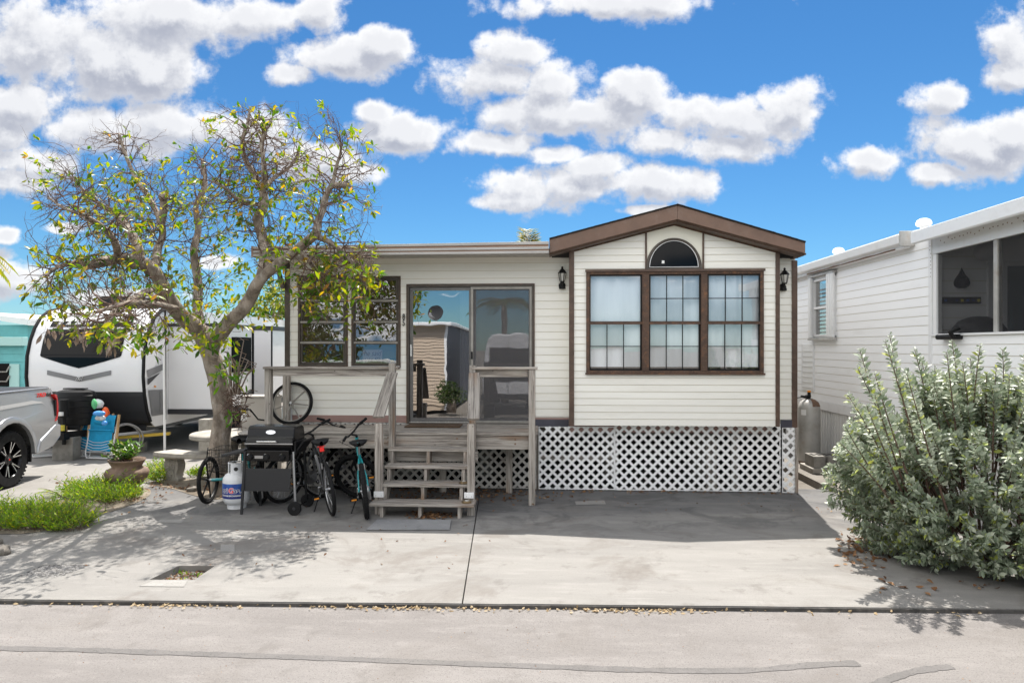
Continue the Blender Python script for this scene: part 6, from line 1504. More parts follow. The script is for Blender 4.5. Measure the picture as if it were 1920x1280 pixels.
pl = []
for (a,b,n) in ((.1,.05,18),(.35,.9,16),(.8,.2,8),(.6,.4,5)):
    for i in range(n):
        w = h1[0].lerp(h1[1],a).lerp(h1[3].lerp(h1[2],a), b); pl.append((Vector((w.x+rnd.gauss(0,.05),w.y+rnd.gauss(0,.04),-.06)), (rdir()+Vector((0,0,.9))).normalized(), 0, rnd.uniform(.6,1.2)))
o = leaf_cloud('weeds', pl, .05, .016, M['groundleaf'], None, 0); o['label'] = 'small green weeds growing in the square pit'
# ------------------------------------------------------------------ travel trailer
RX0, RX1 = -10.12, -7.78
RPROF = [(13.15,.50),(13.0,.62),(12.88,.85),(12.80,1.15),(12.76,1.5),(12.78,1.9),(12.86,2.2),(12.98,2.45),(13.14,2.66),(13.36,2.80),(13.7,2.87)]
def ry(z):
    for (a,b),(c,d) in zip(RPROF, RPROF[1:]):
        if b <= z <= d: return a+(c-a)*(z-b)/(d-b)
    return RPROF[0][0] if z < .5 else RPROF[-1][0]
rv = thing('travel_trailer', 'white travel trailer with black nose window and grey chevron', 'camper', ((RX0+RX1)/2, 15, 0))
mb = MB(); out = RPROF + [(21,2.87),(21,.62),(13.3,.5)]
mb.prism(out, lambda a,b,d: (d,a,b), RX0, RX1); obj('body', mb, M['rvwhite'], rv, smooth=True, angle=25)
def sheet(name, zr, left, right, off, m, parent=rv, n=14, k=6):
    rows = []
    for i in range(n+1):
        z = zr[0]+(zr[1]-zr[0])*i/n; a, b = left(z), right(z); rows.append([Vector((a+(b-a)*j/k, ry(z)-off, z)) for j in range(k+1)])
    return obj(name, MB().grid(rows), m, parent, smooth=True, angle=0)
fx = lambda px: P(px, 650, 12.8).x; fz = lambda py, px=150: P(px, py, 12.8).z
sheet('lower_panel', (.52, fz(734)), lambda z: RX0+.02, lambda z: RX1-.02, .006, M['rvdark'])
wz0, wz1 = fz(690), fz(617); vz = fz(668)
def wl(z): 
    k = min(1, max(0, (z-wz0)/(vz-wz0))); return fx(150)+(fx(77)-fx(150))*k**.9
def wr(z):
    k = min(1, max(0, (z-wz0)/(vz-wz0))); return fx(150)+(fx(229)-fx(150))*k**.9
sheet('nose_window', (wz0, wz1), wl, wr, .010, M['blackglass'], n=24)
sheet('name_band', (fz(612), fz(601)), lambda z: fx(80), lambda z: fx(234), .010, M['blackglass'])
for k_, (px,c) in enumerate(zip((92,108,126,144,160), 'FAMNL')):
    text('lettering', c, .145, M['white'], rv, Matrix.Translation((fx(px+4), ry(fz(606.5))-.014, fz(606.5))) @ Matrix.Rotation(R(90)-.33, 4, 'X'), .002, shear=.3, sx=1.25, font_bold=.006)
sheet('top_band', (fz(592), fz(588)), lambda z: fx(90), lambda z: fx(240), .008, M['rvgrey'])
for s in (-1,1):      # chevron halves
    mb = MB(); rows = []
    for i in range(9):
        k = i/8; x = fx(151) + s*(fx(211)-fx(151))*k; zc = fz(711)+(fz(698)-fz(711))*k; hh = .045
        rows.append([Vector((x, ry(zc+q)-.010, zc+q)) for q in (-hh,hh)])
    obj('chevron', mb.grid(rows), M['rvgrey'], rv)
mb = MB(); y_ = ry(fz(708))-.016; cx_, cz_ = fx(151), fz(709)
for pts in (((-.06,-.035),(-.02,.035),(.0,0)),((-.02,-.03),(.02,.03)),((.0,.0),(.02,-.035),(.04,.0),(.06,-.03),(.08,.035))):
    mb.tube([(cx_+a, y_, cz_+b) for a,b in pts], .006, 4)
obj('emblem', mb, M['white'], rv)
for (x,s) in ((RX0,1),(RX1,-1)):
    mb = MB(); mb.tube([Vector((x, a-.003, b)) for a,b in RPROF[1:]], .035, 6); obj('corner_trim', mb, M['black'], rv, smooth=True)
sx = lambda px, py=700: PXp(px, py, RX1)
def sidep(name, pts, m, off=.012):
    mb = MB(); mb.add([(RX1+off, PXp(a,b,RX1).y, PXp(a,b,RX1).z) for a,b in pts], [tuple(range(len(pts)))]); return obj(name, mb, m, rv)
sidep('side_lower_panel', [(277,731),(308,730),(308,776),(284,780)], M['rvgrey']); sidep('side_decal', [(274,694),(307,681),(307,692),(276,708)], M['rvgrey']); sidep('side_decal', [(276,710),(300,698),(276,722)], M['rvdark'], .014)
for b_ in ((RX1+.002,RX1+.03,13.3,13.42,.78,1.2),): obj('compartment_door', MB().box(*b_), M['rvgrey'], rv, bevel=.01)
obj('marker_lamp', MB().box(RX1,RX1+.02,13.12,13.16,1.28,1.31), M['amber'], rv); obj('side_seam', MB().box(RX1+.001,RX1+.012,13.48,13.53,.6,2.8), M['black'], rv)
# slide-outs
s1 = obj('slide_out', MB().box(RX1+.003, -6.72, 13.62, 15.2, .80, 2.50), M['rvwhite'], rv, bevel=.01)
obj('slide_trim', MB().box(RX1+.004,-6.70,13.60,15.22,.70,.797), M['rvdark'], s1); obj('slide_trim', MB().box(RX1+.03,-6.69,15.205,15.25,.80,2.5), M['black'], s1); obj('slide_topper', MB().box(RX1+.003,-6.68,13.58,15.24,2.505,2.56), M['rvdark'], s1)
q0, q1 = PXp(434,660,-6.72), PXp(470,660,-6.72); obj('window', MB().box(-6.719,-6.700,q0.y,q1.y,PXp(450,697,-6.72).z,PXp(450,632,-6.72).z), M['darkpane'], s1, bevel=.006)
def sl_decal(pts, m): mb = MB(); mb.add([(-6.712,PXp(a,b,-6.72).y,PXp(a,b,-6.72).z) for a,b in pts],[tuple(range(len(pts)))]); obj('slide_decal', mb, m, s1)
sl_decal([(416,676),(434,667),(434,676),(416,684)], M['rvdark']); sl_decal([(416,688),(434,678),(434,684),(416,693)], M['rvlight']); sl_decal([(455,742),(474,728),(474,742)], M['rvdark'])
w0, w1 = PXp(477,672,RX1), PXp(491,672,RX1); ww = obj('side_window', MB().box(RX1+.002,RX1+.03,w0.y,w1.y,PXp(484,692,RX1).z,PXp(484,657,RX1).z), M['rvdark'], rv, bevel=.01)
obj('pane', MB().box(RX1+.031,RX1+.033,w0.y+.08,w0.y+(w1.y-w0.y)*.55,PXp(484,673,RX1).z,PXp(484,661,RX1).z), M['rvlight'], ww)
s2y = PXp(508,650,-6.95).y; s2 = obj('slide_out', MB().box(RX1+.003,-6.95,s2y,s2y+1.6,.8,2.5), M['rvwhite'], rv, bevel=.01); obj('slide_topper', MB().box(RX1+.003,-6.92,s2y-.03,s2y+1.63,2.505,2.6), M['rvdark'], s2); obj('slide_trim', MB().box(-6.949,-6.93,s2y,s2y+.06,.8,2.5), M['black'], s2)
ac_ = P(252,566,14.6); obj('air_conditioner', MB().box(ac_.x-.43,ac_.x+.43,14.0,14.9,2.872,3.16), M['black'], rv, bevel=.07)
obj('chassis', MB().box(RX0+.2,RX1-.15,13.1,20.5,.42,.60), M['rvdark'], rv)
for x in (RX0+.25, RX1-.25):
    for y in (16.9,17.75): obj('wheel', MB().lathe([(0,-.1),(.2,-.1),(.33,-.1),(.35,-.06),(.35,.06),(.33,.1),(0,.1)], (x,y,.35), (1,0,0), 22), M['rubber'], rv, smooth=True)
tg = obj('tongue', MB().bar((-8.95,11.9,.46),(-8.2,13.2,.46),.09,.12).bar((-8.95,11.9,.46),(-9.7,13.2,.46),.09,.12).box(-9.2,-8.7,11.85,12.0,.40,.52), M['black'], rv)
pcx = P(140,0,12.35).x; cov = MB().lathe([(.30,.62),(.325,.66),(.33,1.18),(.31,1.24),(.22,1.27),(0,1.28)], n=28).xf(Matrix.Translation((pcx,12.38,0)) @ Matrix.Diagonal((1.12,.72,1,1))); cv = obj('tank_cover', cov, M['black'], tg, smooth=True, angle=50)
rb = MB()
for z in (.75,.86,.97,1.08,1.17): rb.ring((0,0,z),(0,0,1),.332,.008,28,4)
obj('cover_ribs', rb.xf(Matrix.Translation((pcx,12.38,0)) @ Matrix.Diagonal((1.12,.72,1,1))), M['black'], cv, smooth=True); obj('cover_handle', MB().box(pcx-.2,pcx+.22,12.3,12.42,1.285,1.31), M['black'], cv, bevel=.01)
jk = P(120,0,12.0).x; obj('jack', MB().tube([(jk,12.0,.3),(jk,12.0,.8)],.035,10).tube([(jk,12.0,.8),(jk,12.0,1.12)],.075,12), M['black'], tg, smooth=True); obj('jack_lamp', MB().box(jk-.09,jk+.05,11.88,11.93,.83,.90), M['white'], tg, bevel=.01); obj('jack_strap', MB().lathe([(.04,.56),(.04,.66)],(jk+.02,11.93,0),n=10), M['yellow'], tg)
pole = PXp(309, 848, -7.2); obj('awning_pole', MB().tube([(-7.2,pole.y,0.0),(-7.22,pole.y,2.3)], .022, 8), M['whitem'], rv, smooth=True); obj('sewer_hose', MB().tube([(-7.3,14.2,.05),(-6.6,15.0,.05),(-6.0,15.6,.05)],.045,8), M['black'], rv, smooth=True)
# white pole base line on the ground, blocks, strap, sacks
obj('ground_strip', ribbon([Vector((-7.2,pole.y,0)),Vector((-6.3,pole.y+.55,0)),Vector((-5.4,pole.y+1.1,0))], .05, .006), M['whitem'], rv)
cinder('b', 'stack of concrete blocks under the trailer tongue', P(125,0,12.15), .38, .24, .42, R(3), holes=False); cinder('b', 'long concrete block lying under the trailer behind the hose', G(255,846), .36, .26, .19, R(22), holes=False)
tag(obj('cross_beam', MB().bar((-8.4,12.9,.31),(-7.5,13.2,.36),.12,.05), M['yellowstrap']), 'yellow board lying under the trailer nose', 'board')
def sack(px,py,d,r,m,label):
    mb = MB().ball((0,0,0), r, 12, 8); mb.v = [tuple(Vector(v)*(1+.22*noise.noise(Vector(v)*16+Vector((px,py,0))))) for v in mb.v]; q = D_(px,py,d)
    tag(obj('plastic_bag', mb.xf(Matrix.Translation(q)), M[m], smooth=True), label, 'bag', 'bright bags beside the black tank cover')
sack(184,757,12.75,(.12,.06,.09),'clearish','white bag with green edge beside the black tank cover'); sack(177,757,12.6,(.045,.05,.09),'green','small green bag left of the white bag'); sack(198,773,12.7,(.07,.06,.10),'orange','orange bag below the white bag on the trailer'); sack(186,775,12.45,(.11,.05,.05),'ltblue','blue bag in front of the orange bag'); sack(188,783,12.5,(.10,.05,.055),'clearish','white bag under the blue bag'); sack(196,793,12.5,(.05,.05,.045),'ltblue','little blue bag lowest of the bright bags')
# hose coil
q = G(236,850); t = thing('hose_coil', 'grey coiled hose standing behind the beach chair', 'hose', q, local=True, rot=(0,0,R(25)))
mb = MB()
for k in range(6): mb.ring((rnd.uniform(-.03,.03), .05*k-.1, .30+rnd.uniform(-.012,.012)), Vector((rnd.uniform(-.1,.1),1,rnd.uniform(-.12,.12))), .275+rnd.uniform(-.015,.01), .014, 36, 6)
obj('coil', mb, M['hose'], t, smooth=True)
# ------------------------------------------------------------------ folded beach chairs
def beach_chair(loc, rz, lean, label, canvas, arms=True):
    t = thing('beach_chair', label, 'chair', loc, 'folded beach chairs', local=True); t.rotation_euler = (Matrix.Rotation(rz,4,'Z') @ Matrix.Rotation(lean,4,'X')).to_euler()
    w, H = .27, .78
    f = MB(); f.tube([(-w,0,.78),(-w,-.01,.12),(-w+.06,-.03,.03),(w-.06,-.03,.03),(w,-.01,.12),(w,0,.78)], .013, 8); f.tube([(-w+.04,.05,.70),(-w+.04,.06,.05),(w-.04,.06,.05),(w-.04,.05,.70)], .012, 8)
    f.tube([(-w,-.01,.14),(w,-.01,.14)], .009, 6); obj('frame', f, M['whitetube'], t, smooth=True)
    rows = [[Vector((x, -.02-.035*math.sin(math.pi*(x+w)/(2*w))-dy, z)) for x in [-w+.03+(2*w-.06)*i/8 for i in range(9)]] for z,dy in ((.16,.0),(.3,.005),(.45,.01),(.54,.03),(.55,.055),(.53,.06))]; obj('seat_canvas', MB().grid(rows), canvas, t, smooth=True)
    rows = [[Vector((x, -.012-.03*math.sin(math.pi*(x+w)/(2*w))-dy, z)) for x in [-w+.02+(2*w-.04)*i/8 for i in range(9)]] for z,dy in ((.5,0),(.62,.02),(.74,.03),(.82,.02),(.83,-.02))]; obj('back_canvas', MB().grid(rows), canvas, t, smooth=True)
    obj('headrest', MB().ball((0,-.07,.70),(.17,.03,.065),16,8), canvas, t, smooth=True)
    c = MB()
    for k in range(4): c.tube([(-w+.02,-.05,.36-.05*k),(-.08,-.075,.31-.05*k),(.08,-.075,.31-.05*k),(w-.02,-.05,.36-.05*k)], .005, 5)
    obj('elastic_cord', c, M['whitetube'], t)
    for s in (-1,1): obj('armrest', MB().bar((s*(w+.025),.02,.40),(s*(w+.03),-.03,.84),.03,.055,(0,1,0)), M['oak'], t, bevel=.012)
    return t
beach_chair(G(183,862), R(-6), R(-14), 'bright turquoise folded beach chair with pale wood arms', M['blue'])
beach_chair(G(160,861)+Vector((.02,.14,0)), R(-2), R(-15), 'folded beach chair stacked behind the turquoise one', M['blue'])
for k,(px,l) in enumerate(((88,'folded grey lawn chair by the truck tailgate'),(76,'folded lawn chair half hidden behind the truck bumper'))): beach_chair(G(px,858)+Vector((0,.1*k,0)), R(30), R(-16), l, M['greypaint'])
# ------------------------------------------------------------------ silver pickup truck, nose to the road
hw = D_(21.5, 861, 10.07); TR = .42
tk = thing('pickup_truck', 'silver pickup truck with black alloy wheels parked at the left edge', 'pickup', (hw.x, hw.y, 0), local=True, rot=(0,0,R(8)))
# local: +y towards the tail, x towards the visible side (0 = outer face), body extends to -x
wd = 1.95
def arch_cut(y0, r): return [(y0 + r*math.cos(a), TR + .02 + r*math.sin(a)) for a in [math.pi*i/14 for i in range(15)]]
bed = [(1.18,.60),(1.20,.78),(1.17,1.12),(1.13,1.40),(-1.05,1.38),(-1.05,.52),(-.52,.50)] + arch_cut(0,.52)[::-1] + [(.56,.50),(.85,.52)]
mb = MB()
rowsx = ((-.10,1.0),(-.02,.995),(0,.985))
k = len(bed)
def bx(z): return -.012 - .06*max(0,(z-1.05)/.35)**1.5 + .02*math.sin(max(0,min(1,(z-.7)/.4))*math.pi)
outer = [(bx(z), y, z) for (y,z) in bed]; inner = [(-.25, y, z) for (y,z) in bed]
tr_ = tessellate_polygon([[Vector((y,z,0)) for y,z in bed]])
mb.add(outer, tr_); mb.add(outer+inner, [(i,(i+1)%k,k+(i+1)%k,k+i) for i in range(k)])
obj('bed_side', mb, M['silverpaint'], tk, smooth=True, angle=50)
obj('bed_box', MB().box(-wd+.1,-.25,-1.05,1.12,.62,1.34), M['black'], tk, bevel=.02); obj('bed_cover', MB().box(-wd+.1,-.09,-1.04,1.10,1.385,1.43), M['black'], tk, bevel=.015); obj('bed_rail', MB().box(-.12,-.06,-1.05,1.06,1.395,1.425), M['silverpaint'], tk, bevel=.012)
obj('far_bed_side', MB().box(-wd,-wd+.1,-1.05,1.15,.55,1.38), M['silverpaint'], tk, bevel=.03)
obj('tailgate', MB().box(-wd+.12,-.14,1.06,1.16,.72,1.38), M['silverpaint'], tk, bevel=.03)
mb = MB(); mb.prism([(.62,.40),(1.05,.46),(1.26,.60),(1.27,.80),(1.12,.82),(.7,.60)], lambda a,b,d: (d,a,b), -wd, .015); obj('rear_bumper', mb, M['silverpaint'], tk, bevel=.03)
mb = MB(); rows = []
for i in range(13):
    a = math.pi*i/12; rows.append([Vector((x, (.52+o)*math.cos(a), TR+.02+(.52+o)*math.sin(a))) for x,o in ((-.02,-.004),(.03,.0),(.035,.04),(.02,.085),(-.01,.09))])
obj('fender_flare', mb.grid(rows), M['silverpaint'], tk, smooth=True)
mb = MB(); rows = [[Vector((x, .515*math.cos(a), TR+.02+.515*math.sin(a))) for x in (-.02,-.45)] for a in [math.pi*i/12 for i in range(13)]]; mb.grid(rows); mb.add([(-.44,.5*math.cos(a),TR+.02+.5*math.sin(a)) for a in [math.pi*i/12 for i in range(13)]],[tuple(range(13))]); obj('wheel_well', mb, M['dark'], tk)
tl = MB(); tl.prism([(1.10,.86),(1.17,.87),(1.205,1.0),(1.20,1.15),(1.16,1.29),(1.08,1.31),(1.10,1.26),(1.15,1.22),(1.155,.95)], lambda a,b,d: (d,a,b), -.09, .006); obj('tail_lamp', tl, M['tail'], tk, bevel=.006)
obj('lamp_recess', MB().box(-.06,.001,1.11,1.15,.95,1.21), M['black'], tk)
mb = MB(); mb.add([(bx(z)+.004,y,z) for y,z in ((-1.05,1.20),(.55,1.245),(.78,1.21),(.95,1.10),(.80,1.185),(.55,1.19),(-1.05,1.14))], [(0,1,5,6),(1,2,4,5),(2,3,4)]); obj('side_decal', mb, M['rvlight'], tk)
MT = lambda y,z: Matrix.Translation((bx(z)+.006,y,z)) @ Matrix.Rotation(R(90),4,'Z') @ Matrix.Rotation(R(90),4,'X')
text('lettering', 'TRD', .085, M['red'], tk, MT(.80,1.31), .001, shear=.3, sx=1.5, font_bold=.003); text('lettering', '4x4', .085, M['lettering'], tk, MT(1.0,1.31), .001, shear=.2, sx=1.1, font_bold=.003)
def truck_wheel(y, x):
    w = obj('wheel', MB().lathe([(.255,-.13),(.39,-.135),(TR-.01,-.12),(TR,-.09),(TR,.09),(TR-.01,.12),(.39,.135),(.27,.128)], (x,y,TR), (1,0,0), 44, cap=False), M['rubber'], tk, smooth=True, angle=35)
    obj('rim', MB().lathe([(.275,.125),(.262,.11),(.255,.04),(.25,-.1),(0,-.1)], (x,y,TR), (1,0,0), 36, cap=False), M['blackm'], w, smooth=True)
    sp = MB()
    for i in range(6):
        for dd in (-.14,.14):
            a = 2*math.pi*i/6 + .26; b = a + dd*1.1
            sp.bar((x+.085, y+.05*math.cos(a), TR+.05*math.sin(a)), (x+.105, y+.262*math.cos(b), TR+.262*math.sin(b)), .03, .035, (1,0,0))
    sp.lathe([(.085,.06),(.08,.10),(0,.10)], (x,y,TR), (1,0,0), 20); obj('spokes', sp, M['blackm'], w, bevel=.004)
    ed = MB()
    for i in range(6):
        for dd in (-.14,.14):
            a = 2*math.pi*i/6 + .26; b = a + dd*1.1; ed.bar((x+.104, y+.09*math.cos(a+dd*.2), TR+.09*math.sin(a+dd*.2)), (x+.1245, y+.255*math.cos(b), TR+.255*math.sin(b)), .012, .004, (1,0,0))
    obj('machined_face', ed, M['chrome'], w)
    obj('wheel_cap', MB().lathe([(.035,.10),(.03,.112),(0,.113)], (x,y,TR), (1,0,0), 16), M['greypaint'], w); obj('cap_badge', MB().box(x+.1131,x+.1145,y-.012,y+.012,TR-.012,TR+.012), M['red'], w)
    tr2 = MB()
    for i in range(44):
        a = 2*math.pi*i/44
        for xx in (-.1,.1): tr2.bar((x+xx-.02,y+(TR+.002)*math.cos(a),TR+(TR+.002)*math.sin(a)),(x+xx+.03,y+(TR+.002)*math.cos(a),TR+(TR+.002)*math.sin(a)),.03,.012,(0,math.cos(a),math.sin(a)))
    obj('tread_blocks', tr2, M['rubber'], w, kind='stuff')
for y in (0, -3.7):
    for x in (-.14, -wd+.14): truck_wheel(y, x)
obj('exhaust_tip', MB().tube([(-.3,.5,.42),(-.12,.66,.38)],.045,12), M['rustcap'], tk, smooth=True); obj('mud_flap', MB().box(-.26,-.02,.50,.53,.30,.62), M['black'], tk, bevel=.008)
cabp = [(-1.07,.5),(-1.07,1.40),(-1.2,1.90),(-2.4,1.93),(-3.05,1.45),(-4.3,1.32),(-4.55,1.05),(-4.55,.5),(-4.25,.5),(-4.2,.75),(-3.95,.95),(-3.45,.95),(-3.2,.75),(-3.15,.5)]
mb = MB().prism(cabp, lambda a,b,d: (d,a,b), -wd, -.01); obj('cab', mb, M['silverpaint'], tk, bevel=.04)
for (y0,y1,yt0,yt1) in ((-1.98,-1.18,-1.92,-1.27),(-2.9,-2.06,-2.36,-2.0)): mb = MB(); mb.add([(-.004,y0,1.43),(-.004,y1,1.43),(-.004,yt1,1.84),(-.004,yt0,1.84)],[(0,1,2,3)]); obj('side_window', mb, M['blackglass'], tk)
for y in (-1.1,-2.02): obj('door_seam', MB().box(-.011,-.006,y-.006,y+.006,.55,1.42), M['black'], tk)
obj('rear_window', MB().add([(-.25,-1.085,1.46),(-wd+.25,-1.085,1.46),(-wd+.3,-1.19,1.85),(-.3,-1.19,1.85)],[(0,1,2,3)]), M['blackglass'], tk); obj('front_bumper', MB().box(-wd+.02,-.03,-4.68,-4.5,.45,.75), M['chrome'], tk, bevel=.05)
# ------------------------------------------------------------------ utility pedestal
q = D_(489, 770, 11.35); t = thing('utility_box', 'beige grey utility cabinet with yellow sticker behind the tricycle', 'utility box', (q.x,q.y,0), local=True)
obj('cabinet', MB().box(-.275,.275,-.15,.2,0,1.24), M['boxgrey'], t, bevel=.01); obj('lid', MB().box(-.285,.285,-.165,.21,1.242,1.275), M['boxgrey'], t, bevel=.008)
obj('sticker', MB().box(-.265,-.17,-.153,-.1515,.87,1.06), M['white'], t); obj('sticker', MB().box(-.262,-.173,-.1545,-.1532,.99,1.055), M['yellow'], t)
obj('seam', MB().box(-.27,.27,-.153,-.1505,.60,.61), M['dark'], t)
t = tag(obj('concrete_bollard', MB().box(P(372,0,12.4).x,P(391,0,12.4).x,12.4,12.6,0,P(380,786,12.4).z), M['stone'], bevel=.01), 'short concrete post beyond the stone table', 'post')
# ------------------------------------------------------------------ aqua house, far left
t = thing('aqua_house', 'aqua painted house with white roof edge at the far left', 'house', (-19,19,0))
ax0, ax1 = -26, P(46,0,18.).x
zt1 = P(20,642,18).z
obj('wall', MB().box(ax0, ax1, 18, 18.3, 0, P(0,636,18).z), M['aqua'], t); obj('eave_band', MB().box(ax0, ax1+.1, 17.8, 18.0, P(0,648,18).z, P(0,632,18).z), M['aqualight'], t, bevel=.01)
for k in range(10): obj('wall_board', MB().box(ax0, ax1, 17.985-.004*(k%2), 17.998, .2+k*.21, .4+k*.21), M['aqua'], t)
obj('white_panel', MB().box(P(20,0,18).x, P(38,0,18).x, 17.95, 17.982, .0, P(0,682,18).z), M['aqualight'], t)
jw = obj('jalousie_window', MB().box(P(-40,0,18).x, P(19,0,18).x, 17.93, 17.98, P(0,724,18).z, P(0,681,18).z), M['blackglass'], t)
for y in (697,715):
    mb = MB(); a,b = P(-40,y,17.9), P(12,y,17.9); c_ = P(18,y-11,17.93); mb.tube([a,b,c_], .02, 6); obj('louver_frame', mb, M['lightalu'], jw)
r0,r1,r2,r3 = P(-60,584,24),P(56,598,24),P(56,610,24),P(-60,592,24)
mb = MB(); q = [r0,r1,r2,r3]; mb.add([tuple(v) for v in q]+[(v.x,v.y+4,v.z+.05) for v in q],[(0,1,2,3),(7,6,5,4),(0,4,5,1),(1,5,6,2),(2,6,7,3),(3,7,4,0)]); obj('roof_edge', mb, M['white'], t)
mb = MB(); mb.box(-34, P(52,0,24.2).x, 24.2, 28, 0, P(0,604,24.2).z-.1); obj('upper_wall', mb, M['aqua'], t)
# ------------------------------------------------------------------ palms and far trees
def palm(label, base, h, fronds, L, trunk=True, m='palmleaf', droop=.9, up=.75, wide=.035):
    t = thing('palm_tree', label, 'palm', base, 'palms beyond the homes'); top = Vector(base)+Vector((0,0,h)); pl, st = [], MB()
    if trunk: obj('trunk', MB().tube([Vector(base), Vector(base)+Vector((.05,0,h*.5)), top], [.15,.12,.1], 10), M['bark'], t, smooth=True)
    for a in fronds: frond(top, Vector((math.cos(a), math.sin(a), up*rnd.uniform(.6,1.2))), L*rnd.uniform(.85,1.1), droop, 26, pl, st)
    obj('stalks', st, M['twig'], t); leaf_cloud('crown', pl, L*.30, wide, M[m], t, 0)
fr8 = [i*2*math.pi/11+.2 for i in range(11)]
q = P(6,640,19.6); palm('low yellowing palm behind the aqua house wall', (q.x,19.6,0), q.z-.25, fr8, 1.25, up=.9, droop=.45)
q = P(-92,470,10.5); palm('palm tree just outside the left edge with frond tips showing', (q.x,10.5,0), q.z, fr8, 1.0)
q = P(991,452,22); palm('yellow palm frond rising behind the flat roof', (q.x,22,0), q.z-1.0, [R(80),R(95),R(88),R(60),R(118)], 1.55, up=7, droop=.1, wide=.075)
def round_tree(label, base, h, rx, n, m, seed, Ls=(.16,.07), group='trees in the distance'):
    r = random.Random(seed); t = thing('leafy_tree', label, 'tree', base, group); b = Vector(base); pl = []; st = MB().tube([b, b+Vector((.05,0,h*.5)), b+Vector((0,0,h*.8))],[.14,.1,.04],7)
    cl = [(b+Vector((r.uniform(-.7,.7)*rx, r.uniform(-.7,.7)*rx, h*r.uniform(.5,.92))), r.uniform(.3,.6)*rx) for _ in range(12)]
    for c_,rr in cl: st.tube([b+Vector((0,0,h*.4)), c_.lerp(b+Vector((0,0,h*.5)),.4), c_],[.06,.04,.015],5,cap=False)
    for i in range(n):
        c_,rr = r.choice(cl); d = Vector((r.gauss(0,1),r.gauss(0,1),r.gauss(0,1))).normalized(); pl.append((c_+d*rr*r.uniform(.5,1.05), (d+Vector((0,0,-.3))+Vector((r.gauss(0,.6),r.gauss(0,.6),r.gauss(0,.6)))).normalized(), r.uniform(-1,1), r.uniform(.6,1.3)))
    obj('trunk', st, M['bark'], t, smooth=True, angle=0); leaf_cloud('crown', pl, Ls[0], Ls[1], M[m], t, 0)
q = P(505,620,20.5); round_tree('yellow green tree behind the trailer and left wall', (q.x,20.8,0), 4.3, 1.35, 2600, 'farleaf', 5)
# ------------------------------------------------------------------ across the road (seen in the window reflections)
t = thing('tan_house', 'tan mobile home across the road with side wall toned dark for shade', 'house', (-6,-3,0))
rw = 2*9.96
tx1, ty = -3.28, -2.15
obj('wall', MB().box(-9.2, tx1-.05, ty-.1, ty-.02, .0, 2.75), M['tan'], t)
for k in range(24): obj('siding_board', MB().prism([(ty-.018,.2+k*.108),(ty+.008,.2+k*.108),(ty-.008,.306+k*.108),(ty-.018,.306+k*.108)], lambda a,b,d: (d,a,b), -9.2, tx1-.05), M['tan'], t)
obj('side_wall', MB().box(tx1-.049, tx1, -9, ty, 0, 2.75), M['navy'], t); obj('back_wall', MB().box(-9.2, tx1-.06, -9, -8.9, 0, 2.75), M['tan'], t)  # side wall coloured dark slate to stand for its shaded side
obj('roof', MB().box(-9.4, tx1+.15, -9.1, ty+.2, 2.751, 2.86), M['whitem'], t, bevel=.02); obj('corner_trim', MB().box(tx1-.06,tx1+.012,ty-.03,ty+.012,0,2.75), M['white'], t)
for x in (-8.2,-6.6): w_ = obj('window', MB().box(x,x+.9,ty+.006,ty+.03,1.2,2.2), M['blackglass'], t); obj('window_frame', frame(MB(), (x-.04,x+.94,1.16,2.24), ty+.006, ty+.035, .04), M['white'], w_)
obj('awning', MB().box(-9,-5.2,ty+.21,ty+.75,2.3,2.36), M['green'], t)
q = P(818,588,2*9.96-ty+.4); dsh = thing('satellite_dish', 'grey satellite dish on the roof of the tan home', 'dish', (q.x, ty-.4, 2.86), local=True)
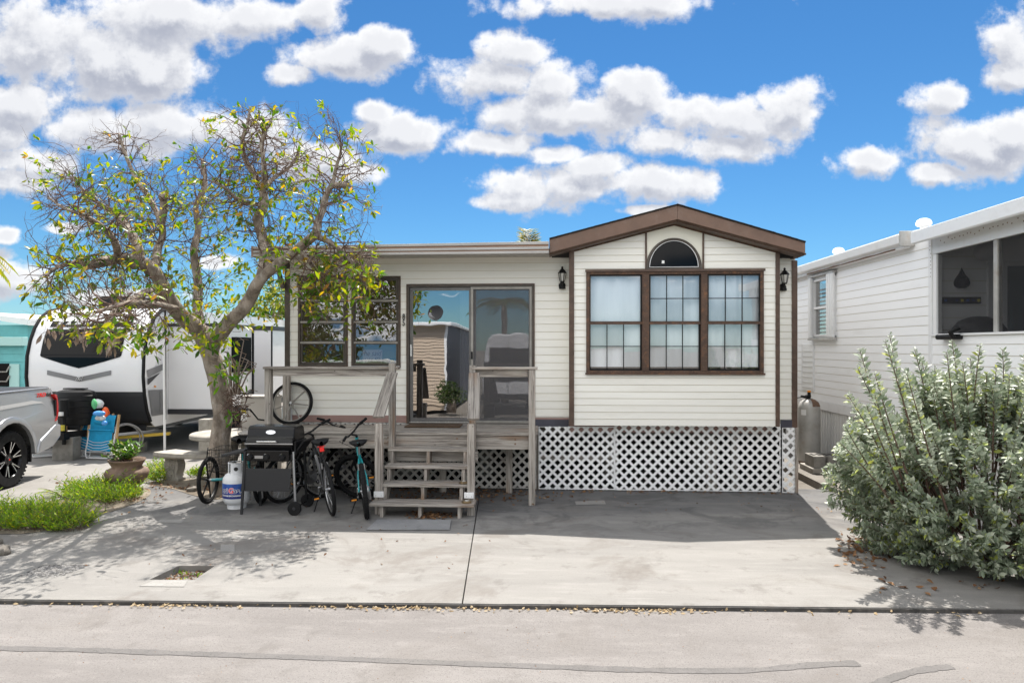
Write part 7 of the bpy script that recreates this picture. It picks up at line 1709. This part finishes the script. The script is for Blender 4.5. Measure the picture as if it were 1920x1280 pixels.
obj('mast', MB().tube([(0,0,0),(0,.02,q.z-2.86)],.025,8), M['steel'], dsh, smooth=True); obj('reflector', MB().lathe([(.28,.06),(.2,.03),(.1,.008),(0,0)],(0,.05,q.z-2.86),Vector((-.2,1,.25)),24,cap=False), M['greypaint'], dsh, smooth=True); obj('arm', MB().tube([(0,.05,q.z-3.05),(-.12,.45,q.z-2.95)],.015,6).ball((-.13,.47,q.z-2.92),.05,8,6), M['steel'], dsh)
round_tree('clipped round bush at the corner of the tan home', (-3.05,-1.5,0), .95, .42, 1500, 'darkleaf', 8, (.07,.035), 'plants across the road')
for k,(x,y,h_,r_) in enumerate(((-10.5,-11,6.2,2.2),)): round_tree(('tall dark tree behind the tan home','broad tree behind the tan home near its corner','dark tree across the road to the right')[k], (x,y,0), h_, r_, 2600, 'darkleaf', 20+k, (.24,.11), 'plants across the road')
q = P(945,560,2*9.96+5); palm('palm across the road reflected in the screen door', (q.x,-5,0), 3.6, fr8, 1.5, m='darkleaf')
# white van parked across the road
vx0, vx1, vy = P(905,0,2*9.96+2.0).x, P(1003,0,2*9.96+2.0).x, -2.0
vz = lambda py: P(950, py, 2*9.96+2.0).z
t = thing('delivery_van', 'white van parked across the road facing away from the home', 'van', ((vx0+vx1)/2, vy-1.6, 0))
mb = MB().prism([(vx0,.45),(vx1,.45),(vx1,1.5),(vx1-.12,2.35),(vx1-.3,2.5),(vx0+.3,2.5),(vx0+.12,2.35),(vx0,1.5)], XZ, vy-3.8, vy); obj('body', mb, M['rvwhite'], t, bevel=.05)
obj('rear_window', MB().prism([(vx0+.16,vz(714)),(vx1-.14,vz(714)),(vx1-.2,vz(652)),(vx0+.22,vz(652))], XZ, vy+.001, vy+.02), M['blackglass'], t, bevel=.01)
obj('bumper', MB().box(vx0-.02,vx1+.02,vy-.1,vy+.08,.38,.56), M['black'], t, bevel=.03)
obj('door_seam', MB().box((vx0+vx1)/2-.008,(vx0+vx1)/2+.008,vy+.0005,vy+.004,.6,2.3), M['black'], t)
for x in (vx0+.05, vx1-.17): obj('tail_lamp', MB().box(x,x+.12,vy+.001,vy+.03,.9,1.3), M['tail'], t, bevel=.01)
for x in (vx0+.16, vx1-.16):
    for y in (vy-.8, vy-3.1): obj('wheel', MB().lathe([(0,-.11),(.2,-.11),(.33,-.11),(.35,-.07),(.35,.07),(.33,.11),(0,.11)], (x,y,.35), (1,0,0), 20), M['rubber'], t, smooth=True)
